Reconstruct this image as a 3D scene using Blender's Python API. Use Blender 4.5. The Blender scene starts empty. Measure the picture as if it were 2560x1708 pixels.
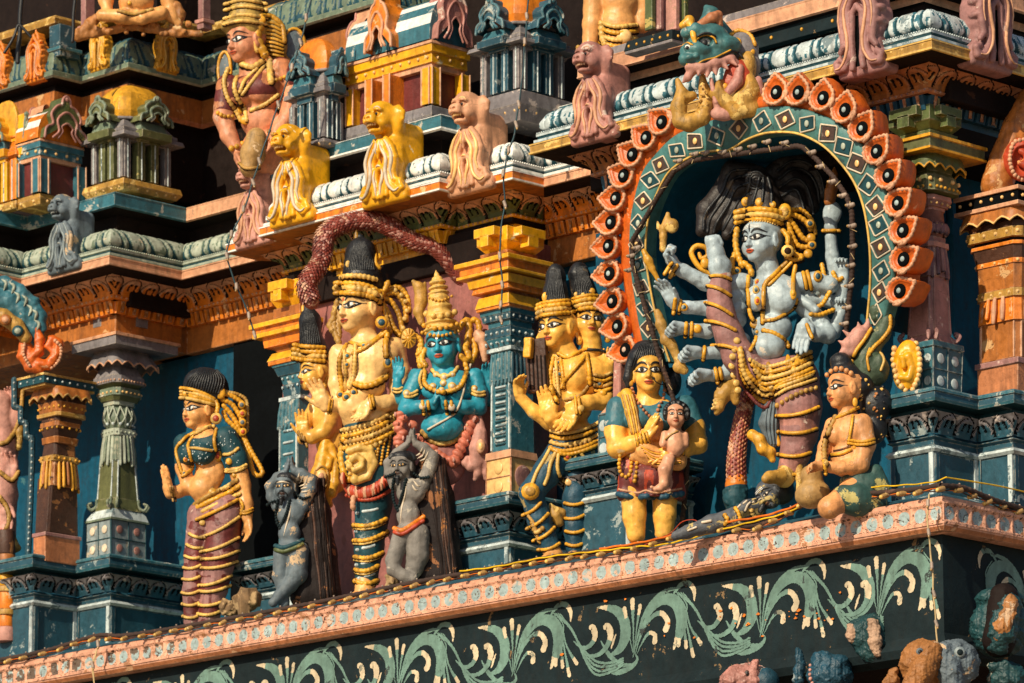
import bpy,bmesh,math,random
import numpy as np
from mathutils import Vector,Matrix
from mathutils.bvhtree import BVHTree
scene = bpy.context.scene
rnd = random.Random(7)
# ---------------------------------------------------------------- camera, world, sun
# facade frame: u runs along the long facade, v points out of it, z is up; world = (u, -v, z)
FL,CX,CY,EL,AZ,D0 = 12314.0,1280.0,854.0,0.22294,0.7977,30.8
ca,sa,ce,se = math.cos(AZ),math.sin(AZ),math.cos(EL),math.sin(EL)
RV = np.array([ca,sa,0.0]);TV = np.array([sa,-ca,0.0]);ZV = np.array([0.0,0.0,1.0])
FW = -TV * ce + ZV * se;UPV = TV * se + ZV * ce
CAM = -(D0 * FW + (2359 - CX) / FL * D0 * RV - (1238 - CY) / FL * D0 * UPV)
cam = bpy.data.objects.new('camera',bpy.data.cameras.new('camera'))
scene.collection.objects.link(cam);scene.camera = cam
cam.data.sensor_width = 36;cam.data.lens = 36 * FL / 2560
cam.data.dof.use_dof = True;cam.data.dof.focus_distance = 31.6;cam.data.dof.aperture_fstop = 4.5
cam.data.clip_start = 1;cam.data.clip_end = 2000
cam.matrix_world = Matrix(((RV[0],UPV[0],-FW[0],CAM[0]),(RV[1],UPV[1],-FW[1],CAM[1]),(RV[2],UPV[2],-FW[2],CAM[2]),(0,0,0,1)))
SUN_AZ,SUN_EL = math.radians(36),math.radians(33)      # azimuth to the left of the camera, height
sd = (TV * math.cos(SUN_AZ) - RV * math.sin(SUN_AZ)) * math.cos(SUN_EL) + ZV * math.sin(SUN_EL)
sun = bpy.data.objects.new('sun',bpy.data.lights.new('sun','SUN'))
scene.collection.objects.link(sun)
sun.data.energy = 4.8;sun.data.angle = math.radians(0.5);sun.data.color = (1,.86,.63)
sun.rotation_euler = Vector(sd).to_track_quat('Z','Y').to_euler();sun.location = (0,-8,12)
wd = bpy.data.worlds.new('World');scene.world = wd;wd.use_nodes = True
nt = wd.node_tree;bg = nt.nodes['Background']
sky = nt.nodes.new('ShaderNodeTexSky');sky.sky_type = 'NISHITA';sky.sun_disc = False
sky.sun_elevation = SUN_EL;sky.sun_rotation = math.atan2(sd[0],sd[1])
nt.links.new(sky.outputs[0],bg.inputs[0]);bg.inputs[1].default_value = 0.082
scene.view_settings.view_transform = 'Standard';scene.view_settings.look = 'None'
scene.view_settings.exposure = 0.0;scene.view_settings.gamma = 1.0
scene.cycles.max_bounces = 5;scene.cycles.use_denoising = True

# ---------------------------------------------------------------- projection helpers (photo pixels, 2560 wide)
def W(u,v,z): return np.array([u,-v,z],float)
def ray(x,y): return FW + (x - CX) / FL * RV - (y - CY) / FL * UPV
def uvz(p): return (p[0],-p[1],p[2])
def onv(x,y,v): r = ray(x,y);return CAM + (-v - CAM[1]) / r[1] * r
def onu(x,y,u): r = ray(x,y);return CAM + (u - CAM[0]) / r[0] * r
def onz(x,y,z): r = ray(x,y);return CAM + (z - CAM[2]) / r[2] * r
def onT(x,y,T): r = ray(x,y);return CAM + (T - CAM @ TV) / (r @ TV) * r
def T_of(u,v): return u * sa + v * ca
def scale_at(p): return FL / ((p - CAM) @ FW)
def proj(p):
    d = (p - CAM) @ FW;return CX + FL * ((p - CAM) @ RV) / d,CY - FL * ((p - CAM) @ UPV) / d

# ---------------------------------------------------------------- materials: weathered painted plaster
def weather_group(worn):
    g = bpy.data.node_groups.new('worn_edges_paint' if worn else 'weathered_paint','ShaderNodeTree')
    def sock(n,t,d):
        s = g.interface.new_socket(n,in_out='INPUT',socket_type=t);s.default_value = d
    sock('Color','NodeSocketColor',(1,1,1,1));sock('Chip','NodeSocketColor',(.4,.3,.2,1))
    sock('ChipAmt','NodeSocketFloat',.1);sock('Rough','NodeSocketFloat',.5);sock('Bump','NodeSocketFloat',.3);sock('Dirt','NodeSocketFloat',.5);sock('Spec','NodeSocketFloat',.5)
    g.interface.new_socket('BSDF',in_out='OUTPUT',socket_type='NodeSocketShader')
    N,L = g.nodes,g.links
    I = N.new('NodeGroupInput');O = N.new('NodeGroupOutput');B = N.new('ShaderNodeBsdfPrincipled')
    geo = N.new('ShaderNodeNewGeometry')
    def noise(sc,det,rough=.6,vec=None,dist=0):
        n = N.new('ShaderNodeTexNoise');n.inputs['Scale'].default_value = sc;n.inputs['Detail'].default_value = det
        n.inputs['Roughness'].default_value = rough;n.inputs['Distortion'].default_value = dist
        L.new(vec or geo.outputs['Position'],n.inputs['Vector']);return n.outputs['Fac']
    def mr(x,a,b,c,d):
        n = N.new('ShaderNodeMapRange');L.new(x,n.inputs[0])
        for i,q in enumerate((a,b,c,d)): n.inputs[i + 1].default_value = q
        return n.outputs[0]
    def mth(op,x,y):
        n = N.new('ShaderNodeMath');n.operation = op
        for i,q in enumerate((x,y)):
            if isinstance(q,(int,float)): n.inputs[i].default_value = q
            else: L.new(q,n.inputs[i])
        return n.outputs[0]
    def mix(f,a,b,mode='MIX'):
        n = N.new('ShaderNodeMix');n.data_type = 'RGBA';n.blend_type = mode
        if isinstance(f,(int,float)): n.inputs[0].default_value = f
        else: L.new(f,n.inputs[0])
        for s,q in ((n.inputs[6],a),(n.inputs[7],b)):
            if isinstance(q,tuple): s.default_value = q
            else: L.new(q,s)
        return n.outputs[2]
    n1 = noise(3.3,4);n2 = noise(21,5,.65);n3 = noise(75,3,.7)
    mp = N.new('ShaderNodeMapping');L.new(geo.outputs['Position'],mp.inputs[0]);mp.inputs['Scale'].default_value = (16,16,1.6)
    n4 = noise(1,4,.6,mp.outputs[0])
    v = mth('MULTIPLY',mr(n1,.3,.7,.72,1.2),mr(n2,.3,.72,.72,1.22))
    c = mix(1.0,I.outputs['Color'],v,'MULTIPLY')
    # soot: blotches and vertical rain streaks
    soot = mth('MULTIPLY',mr(n4,.46,.70,0,1),mr(n1,.35,.6,.2,1))
    soot = mth('MAXIMUM',soot,mr(n2,.60,.74,0,.9))
    c = mix(mth('MULTIPLY',soot,I.outputs['Dirt']),c,(.022,.018,.014,1))
    # flaked paint
    n5 = noise(6.5,8,.62,None,.4)
    chip = mr(mth('ADD',mth('MULTIPLY',n5,.85),mth('ADD',mth('MULTIPLY',n3,.15),mth('MULTIPLY',I.outputs['ChipAmt'],.30))),.655,.672,0,1)
    c = mix(chip,c,I.outputs['Chip'])
    if worn:                                             # paint rubbed pale along the arrises
        bv = N.new('ShaderNodeBevel');bv.samples = 4;bv.inputs['Radius'].default_value = .011
        dt = N.new('ShaderNodeVectorMath');dt.operation = 'DOT_PRODUCT';L.new(bv.outputs[0],dt.inputs[0]);L.new(geo.outputs['Normal'],dt.inputs[1])
        ed = mth('MULTIPLY',mr(dt.outputs['Value'],.90,.985,1,0),mr(n2,.42,.60,0,.85));pale = mix(.55,I.outputs['Color'],(.80,.66,.48,1));c = mix(ed,c,pale)
    # hairline cracks
    vo = N.new('ShaderNodeTexVoronoi');vo.feature = 'DISTANCE_TO_EDGE';vo.inputs['Scale'].default_value = 5.5
    wv = N.new('ShaderNodeVectorMath');wv.operation = 'MULTIPLY_ADD'
    nc = N.new('ShaderNodeTexNoise');nc.inputs['Scale'].default_value = 9;nc.inputs['Detail'].default_value = 3
    L.new(geo.outputs['Position'],nc.inputs['Vector']);L.new(nc.outputs['Color'],wv.inputs[0])
    wv.inputs[1].default_value = (.16,.16,.16);L.new(geo.outputs['Position'],wv.inputs[2]);L.new(wv.outputs[0],vo.inputs['Vector'])
    crack = mth('MULTIPLY',mr(vo.outputs['Distance'],.004,.014,1,0),mr(n1,.45,.62,0,.8))
    crack = mth('MULTIPLY',crack,I.outputs['Dirt'])
    c = mix(crack,c,(.03,.02,.015,1))
    L.new(c,B.inputs['Base Color']);L.new(I.outputs['Spec'],B.inputs['Specular IOR Level'])
    r = mth('ADD',I.outputs['Rough'],mth('ADD',mr(n2,.3,.7,-.08,.12),mth('MULTIPLY',chip,.25)))
    L.new(r,B.inputs['Roughness'])
    hgt = mth('ADD',mth('MULTIPLY',n2,.5),mth('ADD',mth('MULTIPLY',n3,.22),mth('MULTIPLY',mth('ADD',chip,crack),-.12)))
    bp = N.new('ShaderNodeBump');bp.inputs['Distance'].default_value = .012;L.new(I.outputs['Bump'],bp.inputs['Strength'])
    L.new(hgt,bp.inputs['Height']);L.new(bp.outputs[0],B.inputs['Normal'])
    L.new(B.outputs[0],O.inputs[0])
    return g
WG = {w_: weather_group(w_) for w_ in (False,True)}
WORN = set('teal teal_light peach orange yellow orange_brown greyviolet sage olive ochre mauve terracotta green slate_light'.split())
MATTE = {'dark': .05,'charcoal': .15,'dark_brown': .1,'slab': .2,'blue_wall': .2,'outline': .1,'teal_dark': .3}
MATS = {}
PAL = dict(  # name: colour, chip colour, chip, rough, bump, dirt
    skin_yellow=((.93,.49,.085),(.75,.55,.28),.0,.33,.25,.25),skin_orange=((.86,.41,.13),(.6,.4,.25),.05,.42,.35,.4),
    skin_peach=((.72,.38,.22),(.55,.4,.3),.1,.45,.4,.5),skin_pale=((.95,.58,.22),(.7,.6,.4),0,.33,.25,.2),
    skin_blue=((.02,.30,.42),(.35,.5,.52),.05,.45,.4,.35),skin_silver=((.42,.52,.58),(.7,.62,.52),.12,.42,.35,.45),
    skin_grey=((.24,.22,.20),(.45,.40,.33),.25,.7,.8,.5),skin_slate=((.09,.10,.12),(.5,.38,.15),.3,.6,.7,.4),
    gold=((.82,.40,.028),(.45,.25,.04),.15,.38,.6,.8),gold_pale=((.86,.53,.13),(.5,.33,.1),.12,.42,.6,.7),
    ochre=((.52,.28,.05),(.75,.5,.15),.3,.5,.8,.8),hair=((.012,.014,.018),(.12,.09,.06),.12,.42,.9,.1),
    black=((.010,.011,.014),(.05,.04,.04),.0,.5,.3,.0),brown=((.07,.025,.012),(.35,.14,.04),.3,.55,.8,.3),
    white=((.86,.85,.80),(.5,.4,.3),.05,.45,.3,.25),eye_white=((.88,.86,.80),(.8,.8,.8),0,.3,.05,0),
    lip=((.55,.09,.03),(.5,.1,.05),0,.4,.1,0),red=((.50,.06,.02),(.7,.3,.1),.15,.45,.5,.5),
    teal=((.016,.080,.120),(.30,.36,.36),.22,.55,.5,.35),teal_light=((.035,.155,.205),(.45,.45,.40),.22,.5,.5,.4),
    teal_dark=((.012,.065,.085),(.2,.25,.25),.08,.55,.5,.3),blue_wall=((.003,.080,.150),(.05,.15,.18),.05,.6,.35,.5),
    navy=((.012,.075,.13),(.4,.3,.12),.2,.5,.8,.3),green=((.09,.12,.035),(.45,.35,.1),.15,.5,.6,.5),
    olive=((.13,.14,.05),(.5,.4,.15),.15,.55,.5,.6),sage=((.17,.23,.16),(.55,.5,.4),.15,.55,.5,.6),
    sage_light=((.45,.50,.40),(.6,.5,.35),.2,.55,.5,.7),greyviolet=((.22,.20,.21),(.5,.42,.38),.15,.6,.5,.5),
    white_blue=((.62,.71,.72),(.16,.22,.24),.34,.5,.5,.8),peach=((.72,.36,.20),(.40,.22,.14),.12,.55,.4,.5),
    pink=((.62,.30,.24),(.45,.25,.18),.12,.6,.7,.5),mauve=((.36,.17,.16),(.6,.42,.36),.12,.6,.7,.5),
    pink_wall=((.36,.13,.115),(.3,.12,.1),.08,.6,.5,.5),petal=((.72,.135,.012),(.8,.4,.2),.10,.40,.6,.5),orange=((.86,.235,.012),(.8,.45,.2),.12,.42,.5,.6),
    yellow=((.92,.44,.01),(.9,.75,.45),.08,.33,.4,.4),orange_brown=((.46,.15,.025),(.6,.35,.15),.15,.5,.5,.7),
    maroon=((.15,.022,.02),(.55,.30,.24),.08,.5,.7,.5),rose=((.50,.22,.18),(.65,.5,.42),.2,.5,.6,.6),
    serpent=((.30,.06,.04),(.65,.38,.25),.3,.42,.9,.5),dark=((.004,.005,.006),(.01,.01,.01),0,.9,.3,0),
    dark_brown=((.016,.010,.009),(.06,.03,.02),.05,.65,.5,.2),charcoal=((.010,.020,.024),(.25,.16,.08),.10,.7,.5,.3),
    scroll=((.15,.265,.22),(.03,.04,.04),.18,.6,.2,.5),scroll_tip=((.66,.54,.36),(.2,.2,.15),.2,.6,.2,.4),
    ledge_pink=((.80,.40,.26),(.35,.16,.08),.25,.55,.6,.55),tile_blue=((.36,.47,.48),(.6,.42,.32),.25,.6,.4,.4),
    peel_brown=((.16,.11,.08),(.35,.22,.14),.2,.75,.8,.5),rope=((.05,.025,.018),(.12,.06,.04),.2,.8,1,.1),
    bulb=((.42,.25,.09),(.8,.6,.3),.1,.25,.1,.1),wire_blue=((.008,.045,.06),(.1,.1,.1),0,.45,.1,0),plug=((.38,.29,.23),(.5,.4,.3),.1,.5,.2,.2),
    wire_yellow=((.85,.52,.01),(.8,.5,.1),0,.4,.1,0),wire_orange=((.75,.16,.01),(.7,.2,.1),0,.4,.1,0),wire_cream=((.62,.45,.22),(.5,.4,.2),0,.5,.1,.1),
    rock=((.22,.13,.06),(.45,.3,.15),.3,.8,1,.5),teal_ring=((.065,.205,.20),(.03,.08,.09),.12,.5,.35,.45),teal_head=((.06,.19,.20),(.35,.35,.30),.12,.45,.6,.6),cream=((.72,.60,.45),(.3,.25,.2),.1,.5,.2,.2),garland=((.62,.17,.10),(.7,.4,.3),.12,.5,.6,.5),shawl=((.85,.45,.04),(.6,.3,.05),.12,.45,.4,.6),skin_baby=((.80,.40,.24),(.6,.4,.3),.03,.42,.25,.3),hair_brown=((.020,.014,.013),(.10,.06,.03),.1,.5,.8,.1),skin_peach2=((.80,.36,.13),(.6,.4,.25),.12,.45,.5,.6),cloth_green=((.03,.09,.08),(.5,.42,.15),.35,.55,.7,.5),clay=((.46,.27,.09),(.7,.5,.3),.2,.55,.7,.6),
    monster_green=((.06,.095,.055),(.3,.28,.15),.2,.5,.8,.6),monster_teal=((.008,.055,.062),(.3,.3,.25),.18,.5,.9,.4),monster_blue=((.008,.060,.10),(.3,.35,.35),.18,.5,.9,.4),bare_plaster=((.52,.33,.22),(.4,.25,.15),.15,.75,1,.4),bare_orange=((.40,.16,.04),(.6,.4,.25),.2,.6,.9,.5),
    skin_rose=((.72,.29,.15),(.6,.4,.3),.08,.5,.4,.5),crown_olive=((.46,.30,.07),(.4,.3,.1),.15,.5,.6,.7),seat_orange=((.50,.20,.05),(.6,.4,.2),.2,.55,.8,.6),slate_light=((.26,.32,.34),(.5,.42,.32),.2,.55,.5,.5),umber=((.075,.042,.034),(.2,.15,.12),.1,.5,.3,.4),outline=((.030,.014,.008),(.05,.03,.02),0,.6,.2,0),slate=((.13,.17,.20),(.6,.42,.25),.25,.6,.7,.5),slab=((.020,.014,.014),(.30,.13,.06),.22,.7,1,.2),
    terracotta=((.55,.20,.08),(.7,.4,.22),.15,.5,.6,.6),ground=((.30,.22,.15),(.3,.2,.15),0,.9,.2,.3))
def M(n):
    if n in MATS: return MATS[n]
    col,chip,amt,ro,bu,di = PAL[n]
    m = bpy.data.materials.new(n);m.use_nodes = True;t = m.node_tree
    t.nodes.remove(t.nodes['Principled BSDF'])
    g = t.nodes.new('ShaderNodeGroup');g.node_tree = WG[n in WORN];g.inputs['Spec'].default_value = MATTE.get(n,.5)
    g.inputs['Color'].default_value = (*col,1);g.inputs['Chip'].default_value = (*chip,1)
    g.inputs['ChipAmt'].default_value = amt;g.inputs['Rough'].default_value = ro;g.inputs['Bump'].default_value = bu;g.inputs['Dirt'].default_value = di
    t.links.new(g.outputs[0],t.nodes['Material Output'].inputs[0]);MATS[n] = m
    return m

# ---------------------------------------------------------------- objects
LOC = {}
def tag(o,label=None,cat=None,group=None,kind=None):
    for k,q in (('label',label),('category',cat),('group',group),('kind',kind)):
        if q: o[k] = q
    return o
def root(name,label,cat,loc,group=None):
    o = bpy.data.objects.new(name,None);scene.collection.objects.link(o)
    o.location = tuple(loc);o.empty_display_size = .05;LOC[o.name] = np.array(loc,float)
    return tag(o,label,cat,group)
def mesh_obj(name,v,loops,starts,totals,mi,mats,parent,smooth):
    v = np.asarray(v,float)
    if parent is not None: loc = LOC[parent.name]
    else:
        loc = (v.min(0) + v.max(0)) / 2;loc[2] = v[:,2].min()
    me = bpy.data.meshes.new(name)
    me.vertices.add(len(v));me.vertices.foreach_set('co',(v - loc).astype(np.float32).ravel())
    me.loops.add(len(loops));me.loops.foreach_set('vertex_index',np.asarray(loops,np.int32))
    me.polygons.add(len(starts));me.polygons.foreach_set('loop_start',np.asarray(starts,np.int32));me.polygons.foreach_set('loop_total',np.asarray(totals,np.int32))
    me.polygons.foreach_set('material_index',np.asarray(mi,np.int32));me.polygons.foreach_set('use_smooth',np.asarray(smooth,bool))
    for m in mats: me.materials.append(M(m))
    me.update(calc_edges=True);me.validate()
    o = bpy.data.objects.new(name,me);scene.collection.objects.link(o)
    if parent is not None: o.parent = parent
    else: o.location = tuple(loc)
    LOC[o.name] = loc
    return o
SPLIT = {'jewellery','leg_ring','hair_ornament','ash_mark','painted_dash','bead_string','corner_strip','horseshoe_plaque','crown_band','tie_wire','stud','gold_edge','painted_stroke','tooth','eye','scallop_edge','disc'}
class MB:
    def __init__(s): s.v = [];s.n = 0;s.loops = [];s.tot = [];s.mi = [];s.sm = [];s.mats = []
    def mat(s,m):
        if m not in s.mats: s.mats.append(m)
        return s.mats.index(m)
    def add(s,v,f,m,smooth=True):
        """f: array (k,3|4) or list of tuples; m: name or list of names per face"""
        v = np.asarray(v,float);s.v.append(v)
        if isinstance(f,np.ndarray):
            s.loops.append((f + s.n).ravel().astype(np.int64));s.tot.append(np.full(len(f),f.shape[1]));k = len(f)
        else:
            k = len(f);s.loops.append(np.array([i + s.n for q in f for i in q],np.int64));s.tot.append(np.array([len(q) for q in f],np.int64))
        s.n += len(v)
        if isinstance(m,str): s.mi.append(np.full(k,s.mat(m)))
        else: s.mi.append(np.array([s.mat(q) for q in m]))
        s.sm.append(np.full(k,smooth))
        return s
    def build(s,name,parent=None,label=None,cat=None,group=None,bev=0,kind=None,split=None):
        if split is None: split = name in SPLIT
        if split and parent is not None and len(s.v) > 1: return s.build_split(name,parent,bev)
        tot = np.concatenate(s.tot);st = np.concatenate([[0],np.cumsum(tot)[:-1]])
        o = mesh_obj(name,np.concatenate(s.v),np.concatenate(s.loops),st,tot,np.concatenate(s.mi),s.mats,parent,np.concatenate(s.sm))
        if bev:
            b = o.modifiers.new('bevel','BEVEL');b.width = bev;b.segments = 2;b.limit_method = 'ANGLE';b.angle_limit = .6
        tag(o,label,cat,group,kind)
        return o
    def build_split(s,name,parent,bev):
        """pieces that do not touch become parts of their own"""
        k = len(s.v);lo = np.array([v.min(0) for v in s.v]);hi = np.array([v.max(0) for v in s.v]);lab = np.arange(k);off = np.concatenate([[0],np.cumsum([len(v) for v in s.v])])
        def find(i):
            while lab[i] != i: lab[i] = lab[lab[i]];i = lab[i]
            return i
        for i in range(k):
            t = np.all((lo < hi[i] + .004) & (hi > lo[i] - .004),1)
            for j in np.flatnonzero(t): lab[find(j)] = find(i)
        gr = {}
        for i in range(k): gr.setdefault(find(i),[]).append(i)
        o = None
        for ids in gr.values():
            m = MB()
            for i in ids:
                st = np.concatenate([[0],np.cumsum(s.tot[i])[:-1]]);lp = s.loops[i] - off[i];t0 = s.tot[i][0]
                f = lp.reshape(-1,t0) if (s.tot[i] == t0).all() else [tuple(lp[a:a + n_]) for a,n_ in zip(st,s.tot[i])]
                m.add(s.v[i],f,[s.mats[q] for q in s.mi[i]],bool(s.sm[i][0]))
            o = m.build(name,parent,bev=bev,split=False)
        return o
    # -- primitives (world metres)
    def box(s,u0,u1,v0,v1,z0,z1,m):
        p = [W(u,v,z) for z in (z0,z1) for v in (v0,v1) for u in (u0,u1)]
        return s.add(p,np.array([(0,2,3,1),(4,5,7,6),(0,1,5,4),(2,6,7,3),(0,4,6,2),(1,3,7,5)])[:,::-1],m,False)
    def frust(s,r0,r1,m,smooth=False,cap=True):
        """two rings of equal count, world points"""
        n = len(r0);f = [(i,(i + 1) % n,n + (i + 1) % n,n + i) for i in range(n)]
        if cap: f += [tuple(range(n))[::-1],tuple(range(n,2 * n))]
        return s.add(np.concatenate([r0,r1]),f,m,smooth)
    def tube(s,pts,r,m,n=8,closed=False,caps=True,flat=None):
        P = np.asarray(pts,float);k = len(P);r = np.broadcast_to(np.asarray(r,float),(k,))
        t = np.gradient(P,axis=0) if not closed else np.roll(P,-1,0) - np.roll(P,1,0)
        t /= np.linalg.norm(t,axis=1)[:,None] + 1e-12
        a = np.cross(t[0],[0.3,.2,1]);a /= np.linalg.norm(a) + 1e-12
        A = np.empty_like(P)
        for i in range(k):
            a = a - t[i] * (a @ t[i]);a /= np.linalg.norm(a) + 1e-12;A[i] = a
        Bv = np.cross(t,A);th = np.arange(n) * 2 * math.pi / n
        v = P[:,None] + r[:,None,None] * (np.cos(th)[None,:,None] * A[:,None] + np.sin(th)[None,:,None] * Bv[:,None])
        i = np.arange(k if closed else k - 1)[:,None];j = np.arange(n)[None];i2 = (i + 1) % k;j2 = (j + 1) % n
        f = np.stack([i * n + j,i * n + j2,i2 * n + j2,i2 * n + j],-1).reshape(-1,4)
        s.add(v.reshape(-1,3),f,m,True)
        if caps and not closed:
            for e,rr in ((0,r[0]),(k - 1,r[-1])):
                if rr > 1e-5: s.ball(P[e],rr * .98,m,6)
        return s
    def ball(s,c,r,m,n=8,sq=(1,1,1),R=None):
        k = n // 2 + 1;ph = np.linspace(0,math.pi,k + 1);th = np.arange(n) * 2 * math.pi / n
        v = np.stack([np.outer(np.sin(ph),np.cos(th)),np.outer(np.sin(ph),np.sin(th)),np.outer(np.cos(ph),np.ones(n))],-1).reshape(-1,3) * np.array(sq) * r
        if R is not None: v = v @ np.asarray(R).T
        i = np.arange(k)[:,None];j = np.arange(n)[None];j2 = (j + 1) % n
        f = np.stack([i * n + j,(i + 1) * n + j,(i + 1) * n + j2,i * n + j2],-1).reshape(-1,4)
        return s.add(v + np.asarray(c),f,m,True)
    def grid(s,v,m,smooth=True):
        """v: (a,b,3) array; m: name or (a-1,b-1) index array with names list"""
        a,b = v.shape[:2];i = np.arange(a - 1)[:,None];j = np.arange(b - 1)[None]
        f = np.stack([i * b + j,(i + 1) * b + j,(i + 1) * b + j + 1,i * b + j + 1],-1).reshape(-1,4)
        if isinstance(m,tuple):
            idx,names = m;m = [names[q] for q in np.asarray(idx).ravel()]
        return s.add(v.reshape(-1,3),f,m,smooth)
def smoothpts(p,n=8,closed=False):
    """Catmull-Rom through points (any dimension)"""
    P = np.asarray(p,float)
    if len(P) < 3 and not closed:
        t = np.linspace(0,1,n + 1)[:,None];return P[0] * (1 - t) + P[-1] * t
    Q = np.concatenate([P[-1:],P,P[:2]]) if closed else np.concatenate([2 * P[:1] - P[1:2],P,2 * P[-1:] - P[-2:-1]])
    out = [];t = np.linspace(0,1,n,endpoint=False)[:,None]
    for i in range(len(Q) - 3):
        a,b,c,d = Q[i:i + 4]
        out.append(.5 * (2 * b + (c - a) * t + (2 * a - 5 * b + 4 * c - d) * t ** 2 + (3 * b - a - 3 * c + d) * t ** 3))
    if not closed: out.append(P[-1:])
    return np.concatenate(out)
def resample(P,step):
    P = np.asarray(P,float);L = np.concatenate([[0],np.cumsum(np.linalg.norm(np.diff(P,axis=0),axis=1))])
    k = max(2,int(round(L[-1] / step)) + 1);q = np.linspace(0,L[-1],k)
    return np.stack([np.interp(q,L,P[:,c]) for c in range(P.shape[1])],1)
# ---------------------------------------------------------------- mouldings along a plan polyline of (u,v)
def seg_info(path):
    P = [np.array(p,float) for p in path];S = []
    for a,b in zip(P[:-1],P[1:]):
        d = b - a;L = np.linalg.norm(d);d = d / L;S.append((a,d,np.array([-d[1],d[0]]),L))
    out = []
    for i,(a,d,n,L) in enumerate(S):
        def turn(j,k):
            if j < 0 or k >= len(S): return 0
            c = S[j][1][0] * S[k][1][1] - S[j][1][1] * S[k][1][0];return -round(c)   # +1 convex
        out.append((a,d,n,L,turn(i - 1,i),turn(i,i + 1)))
    return out
def sweep(mb,path,prof,mats):
    """prof: list of (out,z); mats: name or one per profile span"""
    for a,d,n,L,m0,m1 in seg_info(path):
        for j in range(len(prof) - 1):
            q = []
            for (o,z),e in ((prof[j],0),(prof[j],1),(prof[j + 1],1),(prof[j + 1],0)):
                s = (L + m1 * o) if e else -m0 * o
                p = a + d * s + n * o;q.append(W(p[0],p[1],z))
            mb.add(q,[(0,1,2,3)],mats if isinstance(mats,str) else mats[j],False)
def relief(mb,path,prof,nt_,ds,fn,names,phase=0.0):
    """prof: list of (out,z) smooth curve bottom->top; fn(s,t)->(disp,matidx) arrays"""
    pr = resample(np.array(prof),1e9) if False else np.array(prof,float)
    Lp = np.concatenate([[0],np.cumsum(np.linalg.norm(np.diff(pr,axis=0),axis=1))]);q = np.linspace(0,Lp[-1],nt_ + 1)
    o = np.interp(q,Lp,pr[:,0]);z = np.interp(q,Lp,pr[:,1])
    to = np.gradient(o);tz = np.gradient(z);nn = np.hypot(to,tz);no,nz = tz / nn,-to / nn
    for a,d,n,L,m0,m1 in seg_info(path):
        k = max(2,int(L / ds));f = np.linspace(0,1,k + 1)
        s0 = -m0 * o;s1 = L + m1 * o
        s = s0[None] + (s1 - s0)[None] * f[:,None];t = np.broadcast_to(np.linspace(0,1,nt_ + 1)[None],s.shape)
        dp,_ = fn(s + phase,t,L)
        edge = np.minimum(1,np.minimum(s - s0[None],s1[None] - s) / .02 + .0);dp = dp * np.clip(edge,0,1)
        oo = o[None] + no[None] * dp;zz = z[None] + nz[None] * dp
        u = a[0] + d[0] * s + n[0] * oo;v = a[1] + d[1] * s + n[1] * oo
        G = np.stack([u,-v,zz],-1)
        sc = (s[:-1,:-1] + s[1:,1:]) / 2;tc = (t[:-1,:-1] + t[1:,1:]) / 2
        _,mi = fn(sc + phase,tc,L)
        mb.grid(G,(mi,names))
def along(path,out,step,margin=0.0):
    """points (u,v), dir, normal spaced along an offset path"""
    r = []
    for a,d,n,L,m0,m1 in seg_info(path):
        s0 = -m0 * out + margin;s1 = L + m1 * out - margin;k = max(1,int(round((s1 - s0) / step)))
        for i in range(k):
            s = s0 + (i + .5) * (s1 - s0) / k;r.append((a + d * s + n * out,d,n,(s1 - s0) / k))
    return r
def obox(mb,p,d,n,w,o0,o1,z0,z1,m,taper=0):
    """box centred at p (u,v) along d, from n*o0 to n*o1"""
    r = []
    for z,tt in ((z0,taper),(z1,0)):
        r.append([W(*(p + d * sx * w / 2 + n * (oo - (tt if oo == o1 else 0))),z) for sx,oo in ((-1,o0),(1,o0),(1,o1),(-1,o1))])
    mb.frust(np.array(r[0])[::-1],np.array(r[1])[::-1],m)
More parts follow.
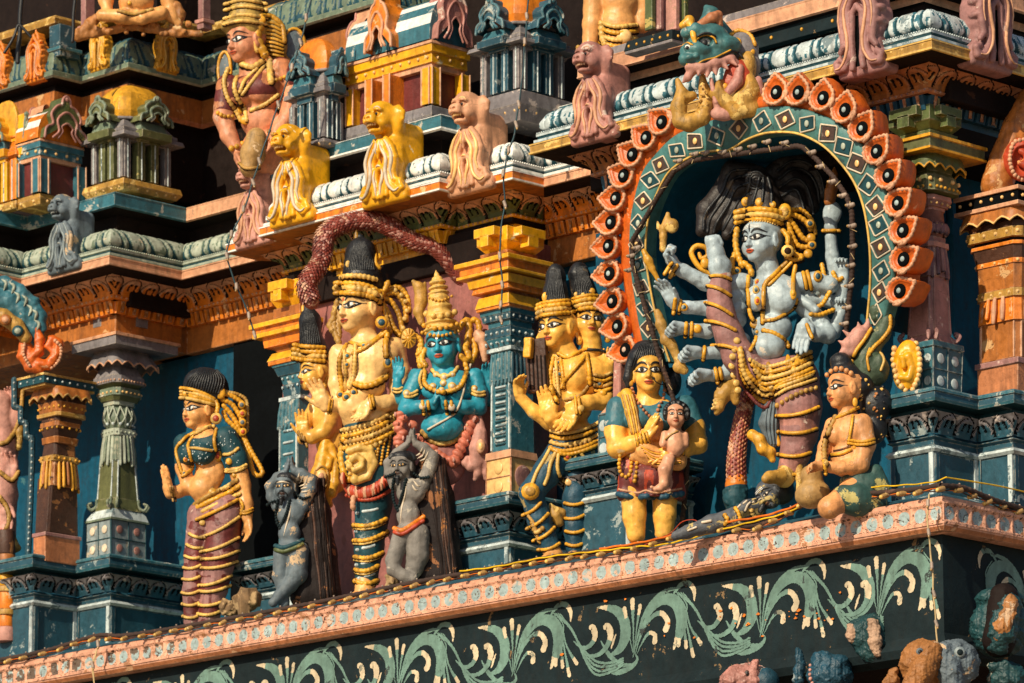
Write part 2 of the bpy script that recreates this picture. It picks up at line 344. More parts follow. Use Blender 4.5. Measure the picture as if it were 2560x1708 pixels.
# ---------------------------------------------------------------- sculpting: smooth unions of limbs and masses, meshed by surface nets
def rotm(yaw=0,roll=0,pitch=0):
    y,r,p = (math.radians(q) for q in (yaw,roll,pitch))
    Y = np.array([[math.cos(y),math.sin(y),0],[-math.sin(y),math.cos(y),0],[0,0,1]])
    Rr = np.array([[math.cos(r),0,math.sin(r)],[0,1,0],[-math.sin(r),0,math.cos(r)]])
    Pp = np.array([[1,0,0],[0,math.cos(p),math.sin(p)],[0,-math.sin(p),math.cos(p)]])
    return Rr @ Y @ Pp
def surface_nets(f,org,h):
    s = f < 0;nx,ny,nz = f.shape
    c = np.zeros((nx - 1,ny - 1,nz - 1),np.int8)
    for a in (0,1):
        for b in (0,1):
            for e in (0,1): c += s[a:nx - 1 + a,b:ny - 1 + b,e:nz - 1 + e]
    act = np.argwhere((c > 0) & (c < 8));idx = np.full(c.shape,-1,np.int64);idx[tuple(act.T)] = np.arange(len(act))
    pos = np.zeros((len(act),3));cnt = np.zeros(len(act))
    cor = [np.array((a,b,e)) for a in (0,1) for b in (0,1) for e in (0,1)]
    fv = [f[tuple((act + o).T)] for o in cor]
    for i in range(8):
        for j in range(i + 1,8):
            if np.abs(cor[i] - cor[j]).sum() != 1: continue
            x = (fv[i] < 0) != (fv[j] < 0);t = np.where(x,fv[i] / np.where(x,fv[i] - fv[j],1),0)
            pos += np.where(x[:,None],cor[i] + t[:,None] * (cor[j] - cor[i]),0);cnt += x
    v = (act + pos / cnt[:,None]) * h + org
    F = []
    for ax in range(3):
        sl0 = [slice(None)] * 3;sl1 = [slice(None)] * 3;sl0[ax] = slice(0,-1);sl1[ax] = slice(1,None)
        a = s[tuple(sl0)];b = s[tuple(sl1)];E = np.argwhere(a != b)
        o1,o2 = [q for q in range(3) if q != ax]
        E = E[(E[:,o1] > 0) & (E[:,o2] > 0) & (E[:,o1] < f.shape[o1] - 1) & (E[:,o2] < f.shape[o2] - 1)]
        q = []
        for d1,d2 in ((1,1),(0,1),(0,0),(1,0)):
            p = E.copy();p[:,o1] -= d1;p[:,o2] -= d2;q.append(idx[tuple(p.T)])
        q = np.stack(q,1);flip = a[tuple(E.T)] ^ (ax == 1);q[~flip] = q[~flip][:,::-1];F.append(q)
    return v,np.concatenate(F)
class Sdf:
    def __init__(s,h=2.6,jit=0): s.h = h;s.p = [];s.jit = jit
    def _add(s,lo,hi,fn,k,sub=False): s.p.append((np.array(lo,float),np.array(hi,float),fn,k,sub));return s
    def c(s,a,b,ra,rb=None,k=6,sub=False,sq=None):
        a = np.array(a,float);b = np.array(b,float);rb = ra if rb is None else rb;ba = b - a;L2 = max(ba @ ba,1e-9);r = max(ra,rb)
        def fn(P):
            d = P - a;t = np.clip(d @ ba / L2,0,1);q = d - t[...,None] * ba
            return np.sqrt((q * q).sum(-1)) - (ra + t * (rb - ra))
        return s._add(np.minimum(a,b) - r,np.maximum(a,b) + r,fn,k,sub)
    def chain(s,pts,k=6,sub=False):
        for p,q in zip(pts[:-1],pts[1:]): s.c(p[:3],q[:3],p[3],q[3],k,sub)
        return s
    def e(s,c,r,Rm=None,k=6,sub=False):
        c = np.array(c,float);r = np.array(r,float);m = r.max()
        def fn(P):
            d = P - c
            if Rm is not None: d = d @ Rm
            a = np.sqrt(((d / r) ** 2).sum(-1));b = np.sqrt(((d / r ** 2) ** 2).sum(-1)) + 1e-9
            return a * (a - 1) / b
        return s._add(c - m,c + m,fn,k,sub)
    def b(s,c,r,Rm=None,rd=2,k=4,sub=False):
        c = np.array(c,float);r = np.array(r,float);m = np.linalg.norm(r)
        def fn(P):
            d = P - c
            if Rm is not None: d = d @ Rm
            q = np.abs(d) - (r - rd)
            return np.sqrt((np.maximum(q,0) ** 2).sum(-1)) + np.minimum(q.max(-1),0) - rd
        return s._add(c - m,c + m,fn,k,sub)
    def mesh(s):
        h = s.h;lo = np.min([p[0] for p in s.p if not p[4]],0) - 3 * h;hi = np.max([p[1] for p in s.p if not p[4]],0) + 3 * h
        n = np.ceil((hi - lo) / h).astype(int) + 1;f = np.full(tuple(n),1e3,np.float32)
        for a,b,fn,k,sub in s.p:
            m = k + 2.5 * h;i0 = np.clip(np.floor((a - m - lo) / h).astype(int),0,n);i1 = np.clip(np.ceil((b + m - lo) / h).astype(int) + 1,0,n)
            if (i1 <= i0).any(): continue
            g = np.stack(np.meshgrid(*[lo[q] + h * np.arange(i0[q],i1[q]) for q in range(3)],indexing='ij'),-1)
            d = fn(g).astype(np.float32);sl = tuple(slice(i0[q],i1[q]) for q in range(3));o = f[sl]
            if sub: d = -d;o2 = np.maximum(o,d);kk = np.maximum(k - np.abs(o - d),0) / max(k,1e-6);f[sl] = o2 + kk * kk * k * .25
            else: o2 = np.minimum(o,d);kk = np.maximum(k - np.abs(o - d),0) / max(k,1e-6);f[sl] = o2 - kk * kk * k * .25
        return surface_nets(f,lo,h)
def wob(v,p):
    x,y,z = (v / p).T
    return np.stack([np.sin(1.7 * y + 2.3 * np.sin(z * .9)) + np.sin(2.1 * z + x),np.sin(1.9 * z + 1.7 * np.sin(x * 1.1)) + np.sin(2.3 * x + y),np.sin(1.6 * x + 2.1 * np.sin(y * .8)) + np.sin(1.8 * y + z)],1) * .5
class Fig:
    """a sculpture laid out in photo pixels about an anchor on the building, d = pixels towards the viewer"""
    def __init__(s,ax,ay,T,name=None,label=None,cat=None,group=None):
        s.ax,s.ay = ax,ay;s.A = onT(ax,ay,T);s.k = 1 / scale_at(s.A)
        s.o = root(name,label,cat,s.A,group) if name else None
        s.bv = None;s.head_M = None
    def L(s,x,y,d=0): return np.array([x - s.ax,d,((s.ay - y) - d * se) / ce])
    def w(s,v): v = np.asarray(v,float);return s.A + s.k * (v[...,:1] * RV + v[...,1:2] * TV + v[...,2:3] * ZV)
    def P(s,pts):
        return [tuple(s.L(*p[:3])) + ((p[3],) if len(p) > 3 else ()) for p in pts]
    def limb(s,S,pts,k=6,sub=False): S.chain(s.P(pts),k,sub);return S
    def ell(s,S,x,y,d,r,yaw=0,roll=0,pitch=0,k=6,sub=False): S.e(s.L(x,y,d),r,rotm(yaw,roll,pitch) if (yaw or roll or pitch) else None,k,sub);return S
    def put(s,S,name,mat,parent=None,matfn=None,label=None,top=False,rough=.55,**kw):
        v,f = S.mesh();v = v + rough * wob(v,11.) + rough * .5 * wob(v + 50,5.);v = v + (rough * .45 * wob(v + 90,2.6) if rough > 2 else 0);mb = MB()
        m = mat if matfn is None else matfn(v[f].mean(1))
        mb.add(s.w(v),f,m);o = mb.build(name,None if top else (parent or s.o),label,**kw)
        bv = BVHTree.FromPolygons([tuple(q) for q in v],[tuple(int(i) for i in q) for q in f])
        o_bv = bv;s.bvs = getattr(s,'bvs',[]);s.bvs.append(bv)
        return o,bv
    def hit(s,bvs,x,y):
        a = s.L(x,y,900);dr = Vector((0,-1,se / ce)).normalized();best = None
        for b in (bvs if isinstance(bvs,list) else [bvs]):
            r = b.ray_cast(Vector(a),dr)
            if r[0] is not None and (best is None or r[0][1] > best[0][1]): best = r
        return best
    def drape(s,mb,bvs,pts,r,mat,lift=.3,step=4,bump=0,n=8,closed=False,taper=False,dd=0):
        """tube along photo pixels laid on the sculpted surface"""
        P = resample(smoothpts(np.array([p[:2] for p in pts],float),8,closed),step);d = np.full(len(P),np.nan)
        for i,(x,y) in enumerate(P):
            q = s.hit(bvs,x,y)
            if q is not None: d[i] = q[0][1]
        ok = ~np.isnan(d)
        if not ok.any(): d[:] = dd
        else:
            d = np.interp(np.arange(len(d)),np.flatnonzero(ok),d[ok])
            kk = 5 if len(d) > 6 else 1
            pd = np.pad(d,kk // 2,mode='edge');med = np.array([np.median(pd[i:i + kk]) for i in range(len(d))]);d = np.maximum(med,.5 * med + .5 * d)
        V = np.array([s.L(x,y,q + r * lift) for (x,y),q in zip(P,d)])
        rr = np.full(len(P),float(r))
        if bump: rr *= 1 + bump * .62 * np.sin(np.arange(len(P)) * 2 * math.pi / max(2.3,1.35 * r / step + .5) + rnd.uniform(0,6))
        if taper: rr *= np.clip(np.minimum(np.arange(len(P)) + 1,len(P) - np.arange(len(P))) / (len(P) * .35),.25,1)
        mb.tube(s.w(V),rr * s.k,mat,n,closed)
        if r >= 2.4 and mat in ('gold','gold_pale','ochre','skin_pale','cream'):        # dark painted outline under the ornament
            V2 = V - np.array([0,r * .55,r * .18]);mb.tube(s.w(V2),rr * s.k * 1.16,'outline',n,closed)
        return V
    def beads(s,mb,bvs,pts,r,mat,gap=1.9,lift=.4,closed=False,dd=0):
        P = resample(smoothpts(np.array([p[:2] for p in pts],float),8,closed),r * gap);dl = dd
        for x,y in P:
            q = s.hit(bvs,x,y) if bvs else None;dl = q[0][1] if q else dl
            mb.ball(s.w(s.L(x,y,dl + r * lift)),r * s.k * rnd.uniform(.88,1.1),mat,7)
    def gem(s,mb,bvs,x,y,r,ring,stone=None,asp=1.0,dd=0):
        q = s.hit(bvs,x,y) if bvs else None;d = q[0][1] if q else dd
        B = np.stack([RV,ZV,TV],1)
        mb.ball(s.w(s.L(x,y,d + r * .1)),s.k,ring,12,(r,r * asp,r * .5),B)
        if stone: mb.ball(s.w(s.L(x,y,d + r * .32)),s.k,stone,10,(r * .62,r * .62 * asp,r * .42),B)
    def tube(s,mb,pts,r,mat,n=8,sm=6,bump=0,closed=False):
        P = np.array([tuple(s.L(*p[:3])) for p in pts]);rr = np.array([p[3] if len(p) > 3 else r for p in pts],float)[:,None]
        Q = smoothpts(np.concatenate([P,rr],1),sm,closed);rad = Q[:,3].copy()
        if bump:
            Q = resample(Q,max(1.5,rr.mean() * .55));rad = Q[:,3] * (1 + bump * .7 * np.sin(np.arange(len(Q)) * 2.1))
        mb.tube(s.w(Q[:,:3]),np.maximum(rad,.3) * s.k,mat,n,closed)
    # -- head in its own frame: x across, y forward, z up; unit = chin to hairline
    def head(s,S,x,y,d,size,yaw=0,roll=0,pitch=0,ears=True,nose=1.0,w=1.0,jaw=1.0):
        Rm = rotm(yaw,roll,pitch);c = s.L(x,y,d);M_ = lambda q: c + size * (Rm @ np.array(q,float));z = size
        E = lambda q,r,k=.1,sub=False: S.e(M_(q),np.array(r) * z,Rm,k * z,sub)
        C = lambda a,b,ra,rb,k=.06,sub=False: S.c(M_(a),M_(b),ra * z,rb * z,k * z,sub)
        E((0,-.22,.22),(.47 * w,.56,.52));E((0,-.02,-.14),(.385 * w * jaw,.42,.37),.14)
        for sx in (-1,1): E((sx * .19 * w,.17,-.12),(.19,.17,.19),.12)
        E((0,.25,-.40),(.14 * jaw,.12,.11),.12);E((0,.18,.33),(.33 * w,.17,.16),.15)
        for sx in (-1,1):
            E((sx * .19,.385,.10),(.13,.07,.075),.06,True);E((sx * .185,.285,.095),(.125,.085,.068),.03)
        C((0,.335,.20),(0,.46,-.09),.045,.062 * nose,.07);E((0,.47,-.10),(.06 * nose,.06 * nose,.05),.03)
        for sx in (-1,1): E((sx * .065,.415,-.115),(.045,.05,.038),.03)
        E((0,.375,-.225),(.125,.06,.03),.025);E((0,.365,-.285),(.10,.06,.037),.025);E((0,.445,-.255),(.10,.04,.008),.01,True)
        if ears:
            for sx in (-1,1):
                E((sx * .475 * w,-.12,.03),(.055,.11,.21),.04);E((sx * .535 * w,-.08,.06),(.03,.06,.11),.03,True)
        s.head_M = (M_,Rm,size);return s.head_M
    def decal(s,mb,bv,HM,poly,mat,off=.012,steps=3,reach=2.0):
        """closed star-shaped patch (canonical x,z) painted on the head, projected along its facing"""
        M_,Rm,size = HM;P = np.array(poly,float);c = P.mean(0);n = len(P);fy = Rm @ np.array([0,-1.,0]);rows = []
        for r in np.linspace(0,1,steps + 1)[1:]: rows.append(c + (P - c) * r)
        pts = np.concatenate([[c]] + rows);v = [];last = None
        for q in pts:
            o = M_((q[0],reach,q[1]));h_ = bv.ray_cast(Vector(o),Vector(fy))
            p = np.array(h_[0]) if h_[0] is not None else (last if last is not None else M_((q[0],.3,q[1])))
            last = p;v.append(p - fy * off * size)
        f = [(0,1 + i,1 + (i + 1) % n) for i in range(n)]
        for r in range(steps - 1):
            b0,b1 = 1 + r * n,1 + (r + 1) * n;f += [(b0 + i,b1 + i,b1 + (i + 1) % n,b0 + (i + 1) % n) for i in range(n)]
        mb.add(s.w(np.array(v)),f,mat)
    def stroke(s,mb,bv,HM,pts,wd,mat,off=.016,taper=True,reach=2.0):
        M_,Rm,size = HM;Q = resample(smoothpts(np.array(pts,float),6),.025);t = np.gradient(Q,axis=0);t /= np.linalg.norm(t,axis=1)[:,None] + 1e-9
        n = np.stack([-t[:,1],t[:,0]],1);u = np.linspace(0,1,len(Q));ww = wd * (np.sin(np.pi * np.clip(u,.08,.92)) ** .6 if taper else np.ones(len(Q)))
        fy = Rm @ np.array([0,-1.,0]);g = np.zeros((len(Q),3,3));last = None
        for i in range(len(Q)):
            for j,sgn in enumerate((-1,0,1)):
                q = Q[i] + n[i] * sgn * ww[i] / 2;o = M_((q[0],reach,q[1]));h_ = bv.ray_cast(Vector(o),Vector(fy))
                p = np.array(h_[0]) if h_[0] is not None else (last if last is not None else M_((q[0],.3,q[1])))
                last = p;g[i,j] = p - fy * off * size
        mb.grid(s.w(g),mat)
    def face(s,bv,HM,parent,eye=1.0,brow=1.0,lip='lip',iris='black',brow_h=.0,tilak=None,gaze=0.0,beard=False,mous=False,ew='eye_white',side=(-1,1),lip_w=1.0,extra=None):
        mb = MB()
        for sx in side:
            cx,cz,a,b = sx * .19,.095,.15 * eye,.062 * eye
            th = np.linspace(0,2 * math.pi,20,endpoint=False)
            alm = lambda k,kk: [(cx + math.cos(t) * a * k,cz + math.sin(t) * b * kk * (1 - .55 * abs(math.cos(t)) ** 3) + sx * math.cos(t) * .012) for t in th]
            s.decal(mb,bv,HM,alm(1.16,1.5),'black',.010);s.decal(mb,bv,HM,alm(.86,.84),ew,.020)
            s.decal(mb,bv,HM,[(cx + gaze + math.cos(t) * .055 * eye,cz + .006 + math.sin(t) * .06 * eye) for t in th],iris,.030)
            s.stroke(mb,bv,HM,[(cx - sx * a * 1.1,cz + b * .3),(cx,cz + b * 1.35),(cx + sx * a * 1.0,cz + b * .55),(cx + sx * a * 1.55,cz + b * .35)],.03 * eye,'black',.026)
            s.stroke(mb,bv,HM,[(sx * .05,.215 + brow_h),(sx * .13,.285 + brow_h),(sx * .25,.295 + brow_h),(sx * .385,.215 + brow_h)],.050 * brow,'black',.018)
        if lip:
            s.decal(mb,bv,HM,[(x * lip_w,z) for x,z in ((-.135,-.245),(-.07,-.205),(-.02,-.20),(0,-.21),(.02,-.20),(.07,-.205),(.135,-.245),(.08,-.30),(0,-.325),(-.08,-.30))],lip,.012)
            s.stroke(mb,bv,HM,[(-.13 * lip_w,-.247),(0,-.256),(.13 * lip_w,-.247)],.014,'black',.024)
        if mous:
            for sx in (-1,1): s.stroke(mb,bv,HM,[(sx * .015,-.165),(sx * .12,-.185),(sx * .2,-.26),(sx * .22,-.36)],.05,'black',.03)
        if beard: s.decal(mb,bv,HM,[(-.12,-.36),(0,-.34),(.12,-.36),(.09,-.5),(0,-.56),(-.09,-.5)],'black',.03)
        if tilak: s.decal(mb,bv,HM,[(math.cos(t) * .03,.25 + math.sin(t) * .05) for t in np.linspace(0,6.28,10,endpoint=False)],tilak,.014)
        if extra: extra(mb)
        return mb.build('painted_face',parent or s.o)
    # -- hand: wrist at w (x,y,d), f = finger direction, n = palm normal (X,d,Z frame), L = palm length in px
    def hand(s,S,wpt,f,n,L,curl=(10,14,10),side=1,spread=4,thumb=(.75,.55),fat=1.0,k=2.0,curls=None):
        w0 = s.L(*wpt);f = np.array(f,float);f /= np.linalg.norm(f);n = np.array(n,float);n -= f * (n @ f);n /= np.linalg.norm(n);x = np.cross(f,n) * side
        B = np.stack([x,n,f],1)
        S.c(w0,w0 + f * .45 * L,.27 * L,.34 * L,.12 * L)
        S.b(w0 + f * .56 * L,(.45 * L,.19 * L,.47 * L),B,.17 * L,.16 * L)
        lens = (.80,.93,.88,.68)
        for i in range(4):
            a0 = (i - 1.5) * spread * math.pi / 180;cu = curls[i] if curls else curl
            p = w0 + f * L * (.97 - .03 * abs(i - 1.5)) - x * (i - 1.5) * .235 * L * -1 * -1
            dirn = f * math.cos(a0) - x * math.sin(a0);r = .118 * L * fat;ll = lens[i] * L;an = 0
            for j,(fr,c_) in enumerate(zip((.46,.30,.24),cu)):
                an += math.radians(c_);dv = dirn * math.cos(an) + n * math.sin(an);q = p + dv * ll * fr
                S.c(p,q,r * (1 - .08 * j),r * (.92 - .10 * j),k if j else k * 1.5);p = q
        p = w0 + f * .30 * L + x * .40 * L;dv = f * thumb[1] + x * thumb[0] + n * .28;dv /= np.linalg.norm(dv)
        q = p + dv * .42 * L;S.c(p,q,.15 * L * fat,.125 * L * fat,.08 * L);dv2 = dv + f * .35 + n * .12;dv2 /= np.linalg.norm(dv2)
        S.c(q,q + dv2 * .38 * L,.122 * L * fat,.095 * L * fat,k)
# ---------------------------------------------------------------- setting
gm = MB();gm.add([W(-400,400,-13),W(400,400,-13),W(400,-400,-13),W(-400,-400,-13)],[(0,1,2,3)],'ground',False)
gm.build('ground',kind='structure')
tower = root('temple_tower','tiered temple tower with stepped cornices, blue recesses and a pink tiled ledge along the statues','tower',W(-4.6,-1.0,-1.2))
Z0 = .06                                     # floor the statues stand on, a step above the ledge lip
LP = [(-13,0),(0,0),(0,-3.2)]           # ledge front in plan
def inset(path,o): return [(u,v) for u,v in path]
# -- back walls
b = MB()
b.box(-13,-.9,-1.9,-1.2,-1.3,3.2,'blue_wall')
b.box(-13,-.55,-3.4,-1.9,-1.3,7.2,'dark_brown')
b.box(-9.9,-.50,-1.9,-1.5,3.2,6.6,'dark_brown')
b.build('wall',tower)
b = MB();b.box(-7.05,-4.62,-1.19,-.72,Z0,2.62,'pink_wall');b.build('bay_wall',tower,bev=.01)
b = MB();b.box(-8.1,-7.1,-1.22,-1.15,Z0,2.5,'dark');b.build('doorway',tower)
b = MB()                                     # niche around the dancing figure
b.box(-4.1,-.95,-1.19,-1.06,Z0,2.6,'blue_wall')
b.build('niche_wall',tower)
# -- floor and ledge
b = MB()
sweep(b,LP,[(-.5,-.22),(-.02,-.215),(0,-.19),(.004,-.175)],['ledge_pink','terracotta','ledge_pink'])
sweep(b,LP,[(.0,-.03),(0,-.008),(-.012,0),(-.05,.004),(-.16,Z0),(-1.6,Z0)],['ledge_pink','ledge_pink','ledge_pink','teal','sage'])
ledge = b.build('ledge',tower)
rng = np.random.default_rng(5)
TP = .134;TN = 160;t_p = rng.random((TN,8))
lat = rng.random((2400,64))
def vnoise(x,y):
    xi = np.floor(x).astype(int);yi = np.floor(y).astype(int);fx = x - xi;fy = y - yi;fx = fx * fx * (3 - 2 * fx);fy = fy * fy * (3 - 2 * fy)
    g = lambda i,j: lat[i % 2400,j % 64]
    return (g(xi,yi) * (1 - fx) + g(xi + 1,yi) * fx) * (1 - fy) + (g(xi,yi + 1) * (1 - fx) + g(xi + 1,yi + 1) * fx) * fy
def tiles(s,t,L):
    bs = s + (0 if L > 5 else 400)
    k = np.floor(bs / TP).astype(int);x = bs / TP - k - .5;q = t_p[k % TN];far = np.clip((8.5 - bs) / 6.0,0,1) if L > 5 else np.zeros_like(s)
    n = vnoise(bs * 60,t * 9) * .55 + vnoise(bs * 150,t * 21) * .45
    pan = (np.abs(x) < .385) & (t > .17) & (t < .80)
    ov = ((x / .355) ** 2 + ((t - .48) / .30) ** 2 + (n - .5) * .28) < 1
    damage = .16 + .42 * (q[...,0] < .62) * np.clip(1.05 - np.abs(bs - 3.6) / 4.2,.15,1) if L > 5 else .10 + .2 * (q[...,0] < .3)
    peel = pan & (vnoise(bs * 34 + 7,t * 5.2 + q[...,2] * 20) * .6 + n * .4 < damage)
    rib = np.abs(x) > .44
    mi = np.where(ov,1,0);mi = np.where(peel,2,mi)
    crk = ((vnoise(bs * 22 + 31,t * 5) - .5) ** 2 < .00045) & (n > .44)
    edge = ((np.abs(t - .17) < .03) | (np.abs(t - .82) < .035)) & (n > .60)
    mi = np.where(crk | edge,3,mi)
    d = np.where(pan,-.007,0) + np.where(peel,-.006,0) + np.where(rib & (t > .12) & (t < .84),.004,0) + (n - .5) * .004 + np.where(crk,-.006,0)
    d = d + np.where(t > .84,.010,0) + np.where(t < .14,.008,0)
    return d,mi
b = MB();relief(b,LP,[(.002,-.178),(.002,-.028)],30,.0052,tiles,['ledge_pink','tile_blue','peel_brown','brown'])
b.build('tile_row',ledge)
# -- painted panel under the ledge
PV = -.12
PP = [(-13,PV),(PV,PV),(PV,-3.2)]
b = MB();sweep(b,PP,[(0,-.84),(0,-.205)],'charcoal')
sweep(b,PP,[(-.25,-1.05),(-.06,-1.0),(.03,-.97),(.05,-.92),(.0,-.84)],['dark_brown','charcoal','charcoal','charcoal'])
sweep(b,PP,[(-.3,-3.0),(-.25,-1.05)],'dark_brown')
pan = b.build('painted_panel',tower)
def brush(mb,org,ax,pts,w0,wt,mats,lift,tip=0.0,n=7):
    """one painted stroke on the panel: pts in (s,z) metres, widths list; tip fraction at the end in the pale colour"""
    P = resample(smoothpts(np.array(pts,float),n),.007);t = np.gradient(P,axis=0);t /= np.linalg.norm(t,axis=1)[:,None] + 1e-9
    u = np.linspace(0,1,len(P));w = np.interp(u,np.linspace(0,1,len(w0)),w0) * .68;Ls = len(P) * .007;w = w * np.sqrt(np.clip(1 - (1 - np.clip((1 - u) * Ls / (w[-1] * .5 + 1e-6),0,1)) ** 2,.03,1)) * np.sqrt(np.clip(1 - (1 - np.clip(u * Ls / (w[0] * .5 + 1e-6),0,1)) ** 2,.03,1));nn = np.stack([-t[:,1],t[:,0]],1)
    jag = np.array([rnd.uniform(-1,1) for _ in u]) * .0025
    rows = []
    for sg in (-1,0,1):
        q = P + nn * (sg * w / 2 + jag * abs(sg))[:,None];rows.append(q)
    G = np.stack(rows,1);V = np.array([[org(s_,z_,lift) for s_,z_ in r] for r in G])
    mi = np.zeros((len(P) - 1,2),int)
    if tip: mi[u[:-1] > 1 - tip] = 1
    mb.grid(V,(mi,mats),False)
def motif(mb,org,sc=1.0,part=1.0):
    """one wave of the scroll: tall comma, fan of buds, double hook, arch with a fall of long strands"""
    K = ('scroll','scroll_tip');c = [0]
    def B(pts,w,tip=0):
        if max(x for x,z in pts) > part: return
        c[0] += 1;brush(mb,org,None,[(x * sc,z * sc) for x,z in pts],[q * sc for q in w],None,K,.002 + .00016 * c[0],tip)
    B([(.32,.07),(.20,.09),(.10,.17),(.03,.27)],[.03,.045,.05,.01]);B([(.05,.10),(.16,.04),(.28,.055),(.345,.10),(.33,.15)],[.02,.05,.055,.05,.012])
    B([(.11,.16),(.19,.19),(.245,.27),(.235,.38),(.17,.455),(.09,.485),(.0,.50)],[.02,.09,.135,.125,.10,.06,.012],.17)
    B([(.12,.20),(.145,.26),(.165,.30)],[.012,.03,.012],1.0)
    B([(.31,.15),(.275,.30),(.235,.475)],[.008,.018,.055],.26);B([(.315,.15),(.315,.32),(.308,.525)],[.008,.02,.062],.24);B([(.32,.16),(.345,.32),(.378,.475)],[.008,.016,.048],.26)
    B([(.31,.12),(.36,.28),(.42,.41),(.52,.50),(.62,.535),(.72,.535)],[.010,.022,.036,.048,.045,.02])
    B([(.33,.14),(.39,.30),(.47,.42),(.57,.475),(.67,.45),(.725,.36),(.715,.25),(.655,.13)],[.008,.02,.05,.085,.125,.15,.12,.018],.10)
    B([(.34,.17),(.40,.29),(.48,.375),(.56,.385),(.61,.32),(.58,.255)],[.006,.018,.034,.05,.06,.075],.36)
    B([(.345,.14),(.39,.21),(.445,.265),(.50,.25),(.495,.185)],[.005,.016,.032,.045,.07],.42)
    B([(.66,.50),(.72,.555),(.79,.555),(.835,.50),(.835,.43)],[.02,.045,.055,.05,.012],.42)
    for i,(x2,z2) in enumerate(((.765,.12),(.826,.055),(.895,.13),(.70,.14))):
        B([(.66 + .015 * i,.50),(.73 + .015 * i,.40),(.75 + .025 * i if i < 3 else .72,.27),(x2,z2)],[.010,.016,.022,.048],.16)
    for i in range(4):
        B([(.68 + .02 * i,.515 - .004 * i),(.82 + .015 * i,.40 - .015 * i),(.93 + .01 * i,.25 - .03 * i),(1.06,.135 - .03 * i),(1.20,.11 - .02 * i),(1.30,.13 - .015 * i)],[.011,.016,.018,.022,.026,.02])
    B([(.86,.30),(.93,.245),(1.0,.245),(1.05,.30),(1.03,.37),(1.0,.36)],[.010,.03,.045,.055,.075,.05],.40)
    B([(.95,.19),(1.06,.175),(1.145,.215),(1.185,.295),(1.16,.36),(1.125,.345)],[.010,.035,.05,.06,.08,.055],.36)
mb = MB()
for i in range(8):
    s0 = -2.02 - (i - 1) * 1.15 if i else -.98
    motif(mb,lambda s_,z_,l_,s0=s0,q=1.08 if i else 1.0: W(s0 + s_ * q,PV + l_,-.81 + z_ * 1.0),1.0,.84 if i == 0 else 9)
motif(mb,lambda s_,z_,l_: W(PV + l_,PV - .06 - (1.14 - s_) * .95,-.80 + z_ * .95),1.0,.84)
motif(mb,lambda s_,z_,l_: W(PV + l_,PV - .86 - s_ * .95,-.81 + z_))
mb.build('scroll_painting',pan)
# flaked spots of old orange paint
mb = MB()
for k in range(30):
    x,y = rnd.choice([(rnd.uniform(1790,1935),rnd.uniform(1518,1570)),(rnd.uniform(1960,2090),rnd.uniform(1525,1552)),(rnd.uniform(1300,2300),rnd.uniform(1480,1660))])
    p = uvz(onv(x,y,PV));r = rnd.uniform(.004,.017) if k < 30 else .005;n = 9
    if p[2] < -.82 or p[2] > -.25: continue
    mb.add([W(p[0] + math.cos(a) * r * rnd.uniform(.5,1.6),PV + .012,p[2] + math.sin(a) * r * rnd.uniform(.4,.9)) for a in np.linspace(0,6.28,n,endpoint=False)],[tuple(range(n))],'orange',False)
mb.build('paint_flakes',pan)
# ---------------------------------------------------------------- first storey cornice
ZC = 2.92
CPA = [(-13,.45),(-9.28,.45),(-9.28,0),(-8.22,0),(-8.22,-.72),(-7.36,-.72),(-7.36,-.41),(-6.8,-.41),(-6.8,-.25),(-4.86,-.25),(-4.86,-.41),(-4.28,-.41),(-4.28,-.72),(-3.73,-.72),(-3.73,-.03),(-.05,-.03),(-.05,-3.2)]
def sub(path,a,b_):
    """segments a..b with their true mitres"""
    S = seg_info(path)[a:b_ + 1];return S
_si = seg_info
def seg_info(path): return path if isinstance(path,_Segs) else _si(path)
class _Segs(list): pass
def cut(path,a,b_): return _Segs(_si(path)[a:b_ + 1])
def leafroll(period):
    def fn(s,t,L):
        f = s / period + (t - .5) * .34;f = f - np.floor(f) - .5;n = vnoise(s * 40,t * 8)
        rd = lambda e: np.where(t < e,np.sqrt(np.clip(1 - ((e - t) / e) ** 2,0,1)),1)
        w1 = .30 * rd(.26);w2 = .105 * rd(.16);i1 = w1 - np.abs(f + .14);i2 = w2 - np.abs(f - .34);inn = np.maximum(i1,i2);g = np.clip(inn / .05,0,1)
        vein = (np.abs(np.abs(f + .14) - .17 * rd(.4)) < .018) & (t > .16) & (t < .9)
        d = np.where(inn > 0,.0005 + .0045 * g,-.004) - np.where(vein,.003,0)
        mi = np.where((inn > .02) & (n > .22) & (t < .80 + .12 * n),1,0);mi = np.where((inn < -.012),2,mi)
        return d,mi
    return fn
def lotus(period):
    def fn(s,t,L):
        f = s / period;f = f - np.floor(f) - .5;a = np.abs(f);n = vnoise(s * 60,t * 9)
        arch = np.where(t < .30,.43 - .05 * (.30 - t),.43 * np.sqrt(np.clip(1 - ((t - .30) / .62) ** 2,0,1)))
        inn = arch - a;petal = inn > 0
        eye = (np.abs(a - .16 - .05 * (t - .3)) < .055 * (1.35 - t)) & (t > .30) & (t < .66) | (np.hypot((a - .12) / .10,(t - .62) / .12) < .8) & (t < .70)
        tip = petal & (t > .66 + .12 * (n - .5)) | (petal & (inn < .045) & (t > .2))
        leaf = ~petal & (inn < -.075) & (t > .35)
        d = np.where(petal,.004 + .009 * np.clip(inn / .10,0,1),np.where(leaf,.004,-.007));d = np.where(eye & petal,d - .009,d)
        mi = np.where(petal,0,np.where(leaf,1,2));mi = np.where(tip,1,mi);mi = np.where(eye & petal,2,mi);mi = np.where((t < .07),0,mi)
        return d,mi
    return fn
